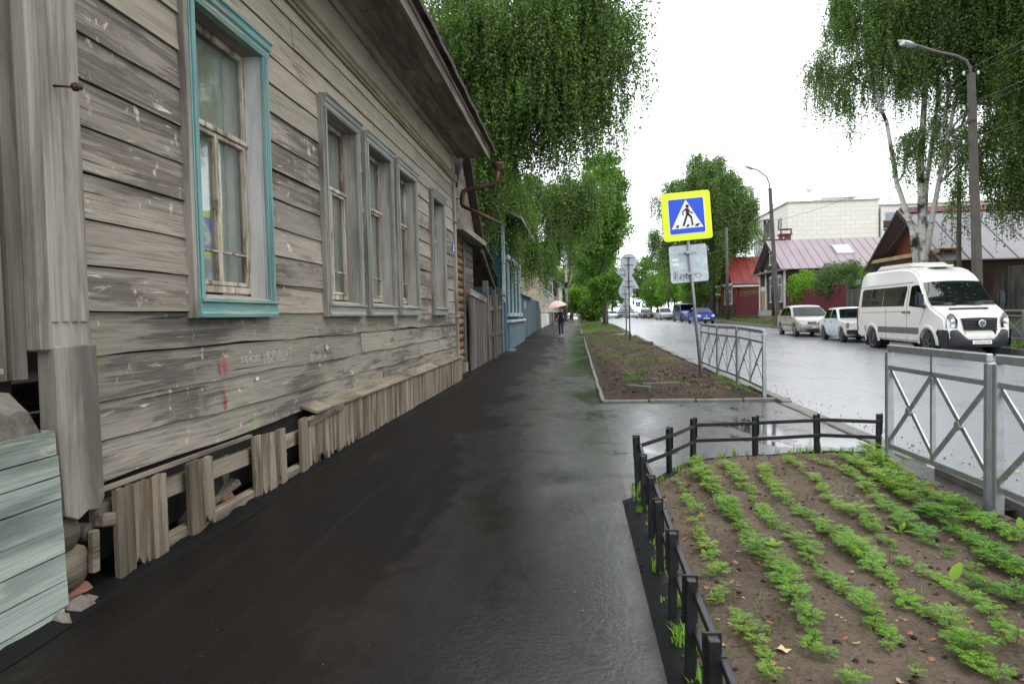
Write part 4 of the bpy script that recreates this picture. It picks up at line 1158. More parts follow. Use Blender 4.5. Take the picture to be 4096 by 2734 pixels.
# brown house with grey roof
r_, P = gable_house('grey_roof_house', 'brown gabled house with wide grey metal roof behind the birch', 16.0, 30, 30.6, 37.0, .9, 3.65, 5.9, M['brownwall'], M['greyroof'], M['redbrown'], .95, .55, .9)
P(MB().box(15.94, 15.99, 30.6, 37.0, .5, 3.7).build('front_boards', M['yellow_wood']))
P(MB().prism([(30.2, 3.72), (37.4, 3.72), (37.4, 3.80), (30.2, 3.80)], 15.2, 16.1, 'x').build('pent_roof', M['redbrown']))
P(MB().box(15.14, 15.2, 30.2, 37.4, 3.62, 3.80).build('pent_fascia', M['yellow_wood']))
w = street_window(P, 16.0, 32.9, 3.95, .95, 1.0, M['yellow_wood'], 3)
P(MB().prism([(33.75, 5.94), (34.1, 5.75), (33.75, 6.04), (33.4, 5.75)], 15.2, 30.9, 'x').build('ridge_cap', M['redroof']))
for k, z_ in enumerate((4.35, 5.0, 5.6)):
    yy = 30.05 + (z_ - 3.34) / (2.4 / 3.2) - .0
# ------------------------------------------------------------------ apartment block
n = NT('cream_block_wall')
_br = n.n('ShaderNodeTexBrick', {'Vector': n.n('ShaderNodeCombineXYZ', {0: n.m('ADD', n.n('ShaderNodeSeparateXYZ', {0: n.n('ShaderNodeNewGeometry').outputs['Position']}).outputs[0], n.n('ShaderNodeSeparateXYZ', {0: n.n('ShaderNodeNewGeometry').outputs['Position']}).outputs[1]), 1: n.n('ShaderNodeSeparateXYZ', {0: n.n('ShaderNodeNewGeometry').outputs['Position']}).outputs[2]}).outputs[0],
     'Color1': (.74, .71, .65, 1), 'Color2': (.69, .665, .61, 1), 'Mortar': (.56, .535, .49, 1), 'Scale': 1.0, 'Mortar Size': .03, 'Brick Width': 1.3, 'Row Height': .62})
M['block'] = n.set(col=_br.outputs[0], rough=.9, spec=.2)
r_, P = rooted('apartment_block', (30, 100, 1), 'pale cream five-storey apartment block behind the wooden houses', 'building')
P(MB().box(30.0, 42.2, 100, 118, .5, 16.3).build('wall', M['block']))
P(MB().box(42.2, 82, 101, 116, .5, 15.6).build('wall', M['block']))
P(MB().box(29.8, 42.4, 99.85, 118.2, 16.3, 16.5).build('parapet', M['concrete'])); P(MB().box(42.4, 82, 100.8, 116, 15.6, 15.8).build('parapet', M['concrete']))
P(MB().box(36, 40.5, 106, 110, 16.5, 17.7).box(36.7, 41.8, 105.7, 110.3, 17.7, 17.9).build('stair_head', M['block']))
P(MB().tube([(33.5, 102, 17), (33.5, 102, 19.2)], .05, 6).build('mast', M['galv']))
P(MB().lathe([(0, 0), (.35, .05), (.55, .2)], 14, 'y', (33.5, 101.8, 18.6)).build('satellite_dish', M['white']))
for fl in range(4):
    z = 3.2 + fl * 3.05
    for (xa, kind) in ((42.7, 'b'), (47.9, 'w'), (52.0, 'w'), (57.5, 'b'), (63, 'w'), (68, 'w')):
        if kind == 'b':
            b_ = P(empty('balcony'))
            MB().box(xa, xa + 4.4, 99.7, 101.0, z - .15, z).build('slab', M['concrete'], b_)
            MB().box(xa, xa + 4.4, 99.68, 99.74, z, z + 1.0).build('front', M['rust'] if fl % 2 else M['stucco_w'], b_)
            MB().box(xa + .9, xa + 3.4, 100.93, 100.985, z + .9, z + 2.3).build('pane', plain('balcony_glass', (.25, .30, .33), .15), b_)
            MB().box(xa - .25, xa, 99.7, 101, z - .15, z + 2.9).build('fin', M['stucco_w'], b_)
            MB().box(xa + 4.4, xa + 4.65, 99.7, 101, z - .15, z + 2.9).build('fin', M['stucco_w'], b_)
            if fl < 3:
                MB().box(xa, xa + 4.4, 99.72, 99.76, z + 1.05, z + 2.6).build('glazing', plain('loggia_glass', (.35, .40, .42), .12), b_)
                for k in range(6): MB().box(xa + k * .86, xa + k * .86 + .1, 99.66, 99.78, z + 1.0, z + 2.7).build('glazing_bar', M['white'], b_)
        else:
            w = P(empty('window'))
            MB().box(xa, xa + 2.2, 100.95, 100.985, z + .85, z + 2.4).build('pane', M['glass_far'], w)
            for k in range(3): MB().box(xa + k * 1.03, xa + k * 1.03 + .14, 100.88, 100.99, z + .8, z + 2.45).build('frame', M['white'], w)
            for zz in (z + .75, z + 1.75, z + 2.4): MB().box(xa, xa + 2.2, 100.89, 100.98, zz, zz + .1).build('frame', M['white'], w)
    b_ = P(empty('balcony'))
    MB().box(28.7, 30.0, 108, 113, z - .15, z).build('slab', M['concrete'], b_)
    MB().box(28.66, 28.72, 108, 113, z, z + 1.0).build('front', [M['orange'], M['bluesheet'], M['bluesheet'], M['stucco_w']][fl], b_)
    MB().box(28.68, 28.71, 108, 113, z + 1.05, z + 2.5).build('glazing', M['glass_far'], b_)
    for k in range(6): MB().box(28.6, 28.74, 108 + k, 108.12 + k, z + 1, z + 2.7).build('glazing_bar', M['white'], b_)
    MB().box(28.6, 30, 107.9, 113.1, z + 2.7, z + 2.8).build('roof', M['concrete'], b_)
    w = P(empty('window')); MB().box(29.93, 29.985, 103, 104.6, z + .9, z + 2.3).build('pane', M['glass_far'], w); MB().box(29.9, 29.99, 103.75, 103.87, z + .9, z + 2.3).build('frame', M['white'], w)

# ------------------------------------------------------------------ fences across the road
def sheet_fence(name, label, pts_, h0, h1, m, group='fences across the road', step=.2):
    (xa, ya), (xb, yb) = pts_
    r_, P = rooted(name, (xa, ya, rz(xa, ya)), label, 'fence', group)
    L = math.hypot(xb - xa, yb - ya); k = int(L / 1.6) + 1
    for i in range(k):
        t0, t1 = i / k, (i + 1) / k
        A = (xa + (xb - xa) * t0, ya + (yb - ya) * t0); B_ = (xa + (xb - xa) * t1, ya + (yb - ya) * t1)
        za, zb = h0 + (h1 - h0) * t0, h0 + (h1 - h0) * t1
        m_ = MB(); vs = []; fs = []
        nn = int(L / k / .1)
        for j in range(nn + 1):
            t = j / nn
            off = .018 if j % 2 else 0
            x = A[0] + (B_[0] - A[0]) * t - off; y = A[1] + (B_[1] - A[1]) * t
            vs += [(x, y, rz(x, y) - .1), (x, y, za + (zb - za) * t)]
            if j: fs.append((2 * j - 2, 2 * j, 2 * j + 1, 2 * j - 1))
        P(MB().add(vs, fs).build('sheet_panel', m))
    for i in range(k + 1):
        t = i / k
        x = xa + (xb - xa) * t + .06; y = ya + (yb - ya) * t
        P(MB().box(x - .03, x + .03, y - .03, y + .03, .4, h0 + (h1 - h0) * t - .04).build('post', M['rust']))
    return r_, P
sheet_fence('sheet_fence', 'long dark red corrugated sheet fence under the round shrub', ((16.0, 53.8), (16.0, 42.0)), 2.75, 2.85, M['redfence'])
sheet_fence('sheet_gate', 'dark red sheet gate beside the small red house', ((16.0, 70.2), (16.0, 61.6)), 2.75, 2.75, M['redfence'])
sheet_fence('sheet_fence', 'grey-blue corrugated sheet panel between plank gate and brown house', ((15.9, 39.6), (15.9, 37.2)), 2.55, 2.55, M['bluesheet'])
r_, P = rooted('plank_gate', (15.95, 40.8, .8), 'weathered greenish plank gate beside the dark red fence', 'gate', 'fences across the road')
for k in range(11): P(MB().box(15.9, 15.94, 39.75 + k * .2, 39.93 + k * .2, .6, 2.35 + .02 * (k % 3)).build('plank', M['fence_wood']))
P(MB().box(15.86, 15.98, 39.7, 41.95, 2.36, 2.46).build('cap_rail', M['fence_wood_y']))
for k, yy in enumerate((39.75, 41.9)): P(MB().box(15.9, 16.05, yy, yy + .15, .6, 2.9).build('post', M['fence_wood']))
r_, P = rooted('garage', (17, 39.5, .8), 'low shed with white sheet roof edge behind the plank gate', 'shed')
P(MB().box(17, 20, 37.6, 42.4, .6, 2.75).build('wall', M['white'])); P(MB().box(16.7, 20.3, 37.5, 42.6, 2.76, 3.05).build('roof_edge', M['galv']))
P(MB().tube([(16.5, 37.6, 2.72), (16.5, 41, 2.74)], .12, 8).build('pipe', M['rust']))
for k, (yy, h) in enumerate(((39.0, 4.3), (39.35, 4.15), (37.75, 4.5), (37.6, 4.1))):
    o = MB().box(-.06, .06, -.05, .05, 0, h - .8).build('leaning_pole', M['fence_wood'], None); o.location = (16.3, yy, .8); o.rotation_euler = (.04 * (k - 1.5), 0, 0)
    tag(o, ['bare pole left of the pair behind the plank gate', 'bare pole right of the pair behind the plank gate', 'taller bare pole beside the grey-blue sheet', 'shorter bare pole beside the grey-blue sheet'][k], 'pole', 'bare poles behind the gate')
r_, P = rooted('board_fence', (17.6, 27, .8), 'tall dark vertical board fence behind the right street lamp', 'fence', 'fences across the road')
q = random.Random(3)
for k in range(34):
    t = k / 34
    x, y = 17.7 + 1.6 * t, 30.3 - 7.4 * t
    o = P(MB().box(-.015, .015, -.10, .10, -.2, 2.05 + q.uniform(-.04, .04)).build('plank', M['fence_wood'])); o.location = (x, y, rz(x, y)); o.rotation_euler = (0, 0, .2)
    o.matrix_parent_inverse = Matrix.Translation((-17.6, -27, -.8))
r_, P = rooted('iron_gate', (15.95, 78, .9), 'dark iron gate with arched top left of the red house', 'gate')
for k in range(16): P(MB().tube([(15.95, 78.2 + k * .2, .7), (15.95, 78.2 + k * .2, 2.9 - .004 * (k - 8) ** 2)], .025, 6).build('bar', M['black']))
P(MB().box(15.9, 15.96, 78.1, 81.3, 1.0, 2.6).build('sheet', M['blackm']))
P(MB().bar((15.95, 78.0, 3.1), (15.95, 81.4, 3.5), .6, .05).build('canopy', M['yellow_wood']))
gable_house('brown_cottage', 'brown cottage half hidden behind the linden', 16.0, 23, 83, 90, 1.1, 4.0, 6.2, M['brownwall'], M['tin'], M['brownwall'], .9)
gable_house('grey_cottage', 'grey cottage behind the silver car and utility pole', 17.0, 25, 99, 107, 1.1, 4.4, 6.8, M['greyhouse'], M['tin'], M['greyhouse'], .9)
# ================================================================== vehicles (local frame: u forward, v to its right, z up)
def L3(u, v, z): return (-v, -u, z)

def car_body(profile, hw, W0, ucuts, zcuts, bev=.05, crown=.03, nose=.10, u_front=.9, u_back=-3.4, belt=1.0):
    bm = bmesh.new()
    a = [bm.verts.new((u, -W0, z)) for u, z in profile]
    b = [bm.verts.new((u, W0, z)) for u, z in profile]
    bm.faces.new(a); bm.faces.new(list(reversed(b)))
    n_ = len(profile)
    for i in range(n_): bm.faces.new((a[i], b[i], b[(i + 1) % n_], a[(i + 1) % n_]))
    bmesh.ops.recalc_face_normals(bm, faces=bm.faces)
    rim = [e for e in bm.edges if abs(abs(e.verts[0].co.y) - W0) < 1e-5 and abs(e.verts[0].co.y - e.verts[1].co.y) < 1e-5]
    bmesh.ops.bevel(bm, geom=rim, offset=bev, segments=3, affect='EDGES', clamp_overlap=True)
    for c in ucuts: bmesh.ops.bisect_plane(bm, geom=bm.verts[:] + bm.edges[:] + bm.faces[:], plane_co=(c, 0, 0), plane_no=(1, 0, 0))
    for c in zcuts: bmesh.ops.bisect_plane(bm, geom=bm.verts[:] + bm.edges[:] + bm.faces[:], plane_co=(0, 0, c), plane_no=(0, 0, 1))
    for c in (-.75 * W0, -.45 * W0, 0, .45 * W0, .75 * W0): bmesh.ops.bisect_plane(bm, geom=bm.verts[:] + bm.edges[:] + bm.faces[:], plane_co=(0, c, 0), plane_no=(0, 1, 0))
    for v in bm.verts:
        u, y, z = v.co
        t = y / W0
        yy = t * hw(u, z)
        zz = z - (crown * t * t * sstep(belt - .25, belt + .3, z))
        uu = u - nose * t * t * sstep(u_front - .9, u_front, u) + .06 * t * t * sstep(u_back + .5, u_back, u)
        v.co = L3(uu, yy, zz)
    bmesh.ops.recalc_face_normals(bm, faces=bm.faces)
    me = bpy.data.meshes.new('body')
    bm.to_mesh(me); bm.free()
    me.polygons.foreach_set('use_smooth', [True] * len(me.polygons))
    me.set_sharp_from_angle(angle=R(32))
    return me

def panel(pts_, th=.008):
    """thin plate from 3-D points, pushed out along its normal"""
    p = [Vector(q) for q in pts_]
    nrm = Vector((0, 0, 0))
    for i in range(len(p)):
        nrm += p[i].cross(p[(i + 1) % len(p)])
    nrm.normalize()
    m = MB()
    n_ = len(p)
    m.add([tuple(q) for q in p] + [tuple(q + nrm * th) for q in p], [tuple(range(n_)), tuple(range(n_, 2 * n_))] + [(i, (i + 1) % n_, n_ + (i + 1) % n_, n_ + i) for i in range(n_)])
    return m

def arch(uc, r, zb, n=9):
    """bottom outline running from +u to -u... returns points of the wheel opening, front to rear reversed"""
    a0 = math.asin(max(-1, min(1, (zb - .0) / r)))
    return a0

def wheel(root, u, v, r, w, rim='rim', side=1, hub=None, spokes=0):
    e = empty('wheel', L3(u, v, r), 0, root)
    t = MB().lathe([(r * .66, -w / 2), (r * .93, -w / 2), (r, -w * .32), (r, w * .32), (r * .93, w / 2), (r * .66, w / 2), (r * .62, w * .3)], 24, 'x')
    t.build('tyre', M['rubber'], e)
    s_ = -side
    prof = [(0.0, s_ * w * .40), (r * .16, s_ * w * .42), (r * .20, s_ * w * .30), (r * .48, s_ * w * .22), (r * .58, s_ * w * .44), (r * .67, s_ * w * .47)]
    MB().lathe(prof, 20, 'x').build('rim', M[rim], e)
    MB().lathe([(.0, -w * .4), (r * .64, -w * .4), (r * .64, w * .1), (0, w * .1)], 16, 'x').build('drum', M['blackm'], e)
    if spokes:
        m = MB()
        for k in range(spokes):
            a = 2 * math.pi * k / spokes
            ca, sa = math.cos(a), math.sin(a)
            m.bar((s_ * w * .46, ca * r * .12, sa * r * .12), (s_ * w * .46, ca * r * .62, sa * r * .62), .02, r * .16, (1, 0, 0))
        m.build('spokes', M[rim], e)
    return e

def plate(root, u, z, txt, v=0.0, w=.52):
    o = MB().box(-w / 2, w / 2, -.008, .0, -.056, .056).build('number_plate', M['white'], root, .006)
    o.location = L3(u, v, z)
    k = obj('plate_text', text_mesh(txt, .095, M['black']), o)
    k.data.transform(Matrix(((1, 0, 0, 0), (0, 0, 1, -.0095), (0, 1, 0, 0), (0, 0, 0, 1))))
    f = MB().box(-w / 2 + .008, w / 2 - .008, -.0088, -.0085, -.050, -.047).build('plate_border', M['black'], o)
    return o

def place_car(root, x, y, t):
    root.location = (x, y, gz(y) - .075)
    root.rotation_euler = (0, 0, t)

# ------------------------------------------------------------------ minibus
def build_van():
    root = empty('minibus')
    tag(root, 'cream white high-roof minibus with dark side windows parked at the kerb', 'minibus')
    ra = .44
    def ar(uc, zb):
        return [(uc + ra * math.cos(a), .36 + ra * math.sin(a)) for a in [R(d) for d in range(-8, 190, 18)] if True]
    prof = [(.86, .26), (.97, .34), (.99, .55), (.965, .72), (.93, .76), (.90, 1.0), (.86, 1.10), (.76, 1.17), (.45, 1.30), (.14, 1.44), (-.06, 1.60), (-.32, 1.93), (-.56, 2.22), (-.76, 2.42), (-1.05, 2.59), (-1.45, 2.70), (-2.1, 2.75),
            (-4.45, 2.74), (-4.72, 2.68), (-4.86, 2.5), (-4.92, 2.1), (-4.96, 1.2), (-4.98, .75), (-4.93, .45), (-4.8, .42), (-4.15, .40)]
    prof += [(u, max(z, .38)) for u, z in reversed(ar(-3.665, .38))] + [(-3.15, .36), (-1.5, .34), (-.52, .34)]
    prof += [(u, max(z, .34)) for u, z in reversed(ar(0, .34))] + [(.52, .28)]
    prof = list(reversed(prof))
    def hw(u, z):
        w = .985
        if z > 1.25: w -= .185 * ((z - 1.25) / 1.5) ** 1.35
        if z < .5: w -= .04 * (.5 - z) / .3
        if u > .1: w -= .13 * ((u - .1) / .9) ** 2
        if u < -4.4: w -= .05 * ((-4.4 - u) / .6) ** 2
        return w
    me = car_body(prof, hw, 1.0, (-4.5, -3.6, -2.6, -1.6, -1.15, -.6, -.1, .15, .4, .62), (.6, .8, 1.05, 1.3, 1.6, 1.9, 2.2, 2.45, 2.62), .07, .05, .14, .99, -4.98, 1.6)
    obj('body', me, root, M['van_white'])
    def side_panel(name, pts_, mat, s_=1, th=.006, out=.004):
        P_ = [L3(u, s_ * (hw(u, z) + out), z) for u, z in pts_]
        if s_ < 0: P_ = P_[::-1]
        m = MB()
        return panel(P_, th).build(name, mat, root)
    for s_ in (1, -1):
        side_panel('side_window', [(-4.52, 1.47), (-4.52, 2.0), (-4.42, 2.08), (-2.9, 2.09), (-2.9, 1.47)], M['carglass'], s_)
        side_panel('side_window', [(-2.87, 1.47), (-2.87, 2.09), (-1.36, 2.10), (-1.30, 2.02), (-1.42, 1.47)], M['carglass'], s_)
        side_panel('door_window', [(-1.10, 1.47), (-1.06, 2.06), (-.92, 2.10), (-.62, 2.10), (-.24, 1.70), (-.20, 1.40), (-.5, 1.42)], M['carglass'], s_)
        # dark rubbing strip in sections
        for (a, b) in ((-4.95, -4.13), (-3.19, -2.62), (-2.60, -1.22), (-1.20, -.48)):
            side_panel('rubbing_strip', [(a, .60), (a, .80), (b, .80), (b, .60)], plain('grey_strip', (.12, .12, .12), .5, var=.3, vs=20) if 'strip' not in M else M['strip'], s_, .018)
        for u in (-4.85, -2.95, -1.28): side_panel('side_marker', [(u, .66), (u, .72), (u + .10, .72), (u + .10, .66)], M['orange'], s_, .03)
        # flared arches
        for uc in (0, -3.665):
            m = MB(); vs = []; fs = []
            an = [R(d) for d in range(-6, 187, 12)]
            for a in an:
                for (rr, o_) in ((ra - .005, .0), (ra + .0, .022), (ra + .10, .012), (ra + .12, -.01)):
                    u, z = uc + rr * math.cos(a), max(.36 + rr * math.sin(a), .30)
                    vs.append(L3(u, s_ * (hw(u, z) + o_), z))
            for i in range(len(an) - 1):
                for j in range(3): fs.append((i * 4 + j, i * 4 + j + 1, i * 4 + j + 5, i * 4 + j + 4))
            m.add(vs, fs, 0, True); m.build('wheel_arch', M['van_white'], root)
        # panel seams
        for pts_ in ([(-1.205, .40), (-1.205, 2.12)], [(-2.61, .40), (-2.61, 1.42)], [(-.10, 1.40), (-.42, .9)], [(-4.9, 2.16), (-1.0, 2.2)], [(-4.9, 1.26), (-1.0, 1.30)]):
            (u0, z0), (u1, z1) = pts_
            m = MB()
            for k in range(6):
                t0, t1 = k / 6, (k + 1) / 6
                ua, za, ub, zb = u0 + (u1 - u0) * t0, z0 + (z1 - z0) * t0, u0 + (u1 - u0) * t1, z0 + (z1 - z0) * t1
                m.bar(L3(ua, s_ * (hw(ua, za) + .001), za), L3(ub, s_ * (hw(ub, zb) + .001), zb), .012, .006, (1, 0, 0))
            m.build('seam', M['plastic'], root)
        for u in (-1.36, -1.06):
            m = MB().box(-.02, .02, -.09, .09, -.018, .018)
            o = m.build('door_handle', M['plastic'], root, .008); o.location = L3(u, s_ * (hw(u, 1.27) + .025), 1.27)
        # mirrors
        mr = empty('mirror', L3(-.10, s_ * 1.16, 1.62), 0, root)
        MB().box(-.11, .11, -.10, .06, -.20, .24).build('housing', M['plastic'], mr, .05, 2)
        MB().bar((s_ * .05, .03, -.15), (s_ * .26, .02, -.22), .06, .10).build('arm', M['plastic'], mr, .01)
        MB().box(-.09, .09, .062, .068, -.16, .2).build('glass', M['carglass'], mr)
    M['strip'] = M.get('strip') or plain('grey_strip2', (.12, .12, .12), .5)
    # windscreen
    def ws(t, v):
        u = .11 + (-.54 - .11) * t; z = 1.465 + (2.20 - 1.465) * t
        return u, z
    n_ = 10
    m = MB(); vs = []; fs = []
    for j in range(7):
        t = j / 6
        u = [.115, .03, -.06, -.19, -.32, -.44, -.545][j]; z = [1.46, 1.53, 1.60, 1.765, 1.93, 2.075, 2.20][j]
        for i in range(n_ + 1):
            q_ = -1 + 2 * i / n_
            w = (hw(u, z) - .055) * q_
            uu = u - .14 * (w / 1.0) ** 2 * sstep(.09, .99, u) + .012
            vs.append(L3(uu + .012, w, z - .05 * (w) ** 2 * sstep(1.35, 1.9, z) + .012))
    for j in range(6):
        for i in range(n_): fs.append((j * (n_ + 1) + i, j * (n_ + 1) + i + 1, (j + 1) * (n_ + 1) + i + 1, (j + 1) * (n_ + 1) + i))
    m.add(vs, fs, 0, True)
    m.build('windscreen', M['carglass'], root)
    MB().add([L3(.40, -.55, 1.345), L3(.40, .55, 1.345), L3(.31, .55, 1.385), L3(.31, -.55, 1.385)], [(0, 1, 2, 3)]).build('bonnet_vent', M['plastic'], root)
    for s_ in (-.45, .25): MB().bar(L3(.17, s_, 1.46), L3(.13, s_ + .6, 1.49), .015, .02).build('wiper', M['black'], root)
    # front: grille, emblem, bumper, headlights
    def fu(v, z): return (.985 if z < .72 else .90) - .14 * v * v
    def front_quad(vz, mat, name, th=.02, off=.0):
        P_ = []
        for v, z in vz:
            u = (.94 if z < .74 else .915 - .09 * max(0, (z - .9)) / .2)
            P_.append(L3(u - .15 * v * v + off, v, z))
        return panel(P_, th).build(name, mat, root)
    M['grille'] = plain('grille_black', (.018, .020, .026), .4)
    for s_ in (0, 1):
        vz = [(-.50, 1.085), (-.42, .66), (-.36, .50), (0, .46), (0, 1.10)]
        vz = [(-v, z) for v, z in vz][::-1] if s_ else vz
        P_ = [L3((.975 if z < .74 else .95 - .05 * (z - .74) / .35) - .13 * v * v, v, z) for v, z in vz]
        panel(P_, .015).build('grille', M['grille'], root)
    for k in range(4):
        z = .755 + k * .085
        m = MB(); vs = []; fs = []
        for i in range(9):
            v = -.44 + .11 * i
            u = .975 - .13 * v * v - .04 * (z - .74) / .35
            vs += [L3(u, v, z - .022), L3(u + .028, v, z - .012), L3(u + .03, v, z + .012), L3(u, v, z + .022)]
        for i in range(8):
            for j in range(3): fs.append((i * 4 + j, i * 4 + j + 1, i * 4 + j + 5, i * 4 + j + 4))
        m.add(vs, fs); m.build('grille_bar', M['plastic'], root)
    eb = empty('emblem', L3(1.005, 0, .93), 0, root)
    MB().lathe([(.088, .0), (.105, -.01), (.105, -.02), (.088, -.025)], 24, 'y').build('ring', M['chrome'], eb)
    MB().lathe([(0, -.004), (.09, -.004)], 24, 'y').build('disc', M['grille'], eb)
    def stroke(a, b): return MB().bar((a[0], -.016, a[1]), (b[0], -.016, b[1]), .016, .012, (0, 1, 0))
    for a, b in (((-.035, .078), (0, .008)), ((0, .008), (.035, .078)), ((-.075, .045), (-.035, -.07)), ((-.035, -.07), (0, -.012)), ((0, -.012), (.035, -.07)), ((.035, -.07), (.075, .045))): stroke(a, b).build('letter', M['chrome'], eb)
    # bumper as its own dark shell
    m = MB(); vs = []; fs = []
    for i in range(17):
        v = -.93 + i * (1.86 / 16)
        bk = .145 * v * v + .20 * max(0, abs(v) - .72) ** 1.5 / .1
        for (o_, z) in ((-.10, .25), (.005, .30), (.03, .40), (.03, .60), (.01, .72), (-.05, .755)):
            u = .975 - bk + o_
            zz = z
            if abs(v) < .36 and z > .55: zz = .46 + (z - .55) * .15
            elif abs(v) < .48 and z > .55: zz = z - .12
            vs.append(L3(u, v * (1.0 if abs(v) < .9 else 1.03), zz))
    for i in range(16):
        for j in range(5): fs.append((i * 6 + j, i * 6 + j + 1, i * 6 + j + 7, i * 6 + j + 6))
    m.add(vs, fs, 0, True); m.build('bumper', M['plastic'], root)
    for s_ in (1, -1):
        panel([L3(u, s_ * (hw(u, z) + .006), z) for u, z in ([(.52, .28), (.46, .46), (.40, .60), (.52, .755), (.86, .755), (.86, .28)] if s_ > 0 else [(.86, .28), (.86, .755), (.52, .755), (.40, .60), (.46, .46), (.52, .28)])], .012).build('bumper_side', M['plastic'], root)
        hl = empty('headlight', (0, 0, 0), 0, root)
        vz = [(.60, .80), (.585, 1.02), (.66, 1.20), (.74, 1.24), (.82, 1.16), (.855, .82)]
        P_ = []
        for v, z in vz:
            u = .925 - .14 * v * v - .30 * max(0, v - .70) * 1.2 - .24 * max(0, z - 1.02)
            P_.append(L3(u + .01, s_ * v, z))
        if s_ < 0: P_ = P_[::-1]
        P_ = P_[::-1]
        panel(P_, .02).build('lens', M['carglass_l'], hl)
        panel([Vector(q) + Vector((0, .012, 0)) for q in P_], .004).build('housing', M['plastic'], hl)
        for z in (.90, 1.06):
            v = .715
            u = .925 - .14 * v * v - .02 - .24 * max(0, z - 1.02)
            MB().lathe([(0, 0.005), (.045, 0), (.062, -.018), (.066, -.024)], 16, 'y', L3(u + .012, s_ * v, z)).build('reflector', M['chrome'], hl)
    plate(root, 1.018, .40, 'о255оо 44')
    # roof unit, hatch, step, mudflaps, wheels, underside
    MB().prism([(1.5, 2.70), (1.9, 2.86), (4.0, 2.88), (4.35, 2.72)], -.55, .55, 'x').build('roof_air_unit', M['van_white'], root, .04, 2)
    MB().box(-.3, .3, .95, 1.4, 2.66, 2.72).build('roof_hatch', M['van_white'], root, .02)
    MB().box(.86, 1.04, 1.35, 2.45, .26, .29).build('step', M['galv'], root, .006)
    MB().box(-.8, .8, -.3, 4.7, .30, .42).build('underbody', M['black_hole'], root)
    MB().box(-.80, .80, -.45, .45, .35, .85).build('wheel_well', M['black_hole'], root); MB().box(-.72, .72, 3.2, 4.12, .35, .85).build('wheel_well', M['black_hole'], root)
    for s_ in (1, -1):
        MB().box(-s_ * .97, -s_ * .72, .455, .475, .12, .5).build('mudflap', M['rubber'], root); MB().box(-s_ * .97, -s_ * .60, 4.13, 4.15, .12, .5).build('mudflap', M['rubber'], root)
        wheel(root, 0, s_ * .85, .345, .23, 'rim_d', s_, spokes=6)
        wheel(root, -3.665, s_ * .86, .345, .21, 'rim_d', s_); wheel(root, -3.665, s_ * .62, .345, .21, 'rim_d', s_)
        panel([L3(-4.99, s_ * .84, z) if k < 2 else L3(-4.94, s_ * .955, z) for k, z in enumerate((.8, 1.45, 1.45, .8))][::(1 if s_ > 0 else -1)], .02).build('tail_light', M['redlens'], root)
    for sx in (-.25, .12): MB().box(sx, sx + .22, .62, .64, 1.95, 2.1).build('sticker', plain('blue_sticker', (.03, .12, .45), .5), root)
    for r0 in (1.3, 2.3, 3.3):
        for s_ in (-.5, .45): MB().box(s_ - .22, s_ + .22, r0, r0 + .12, .9, 1.75).build('seat', plain('grey_seat', (.10, .10, .11), .8), root, .05)
    return root
M['carglass_l'] = glass_pane('headlamp_lens', (.72, .76, .80), .12, .02)
M['strip'] = plain('grey_strip', (.12, .12, .12), .5, var=.3, vs=20)
van = build_van()
place_car(van, 11.40, 21.45, .018)

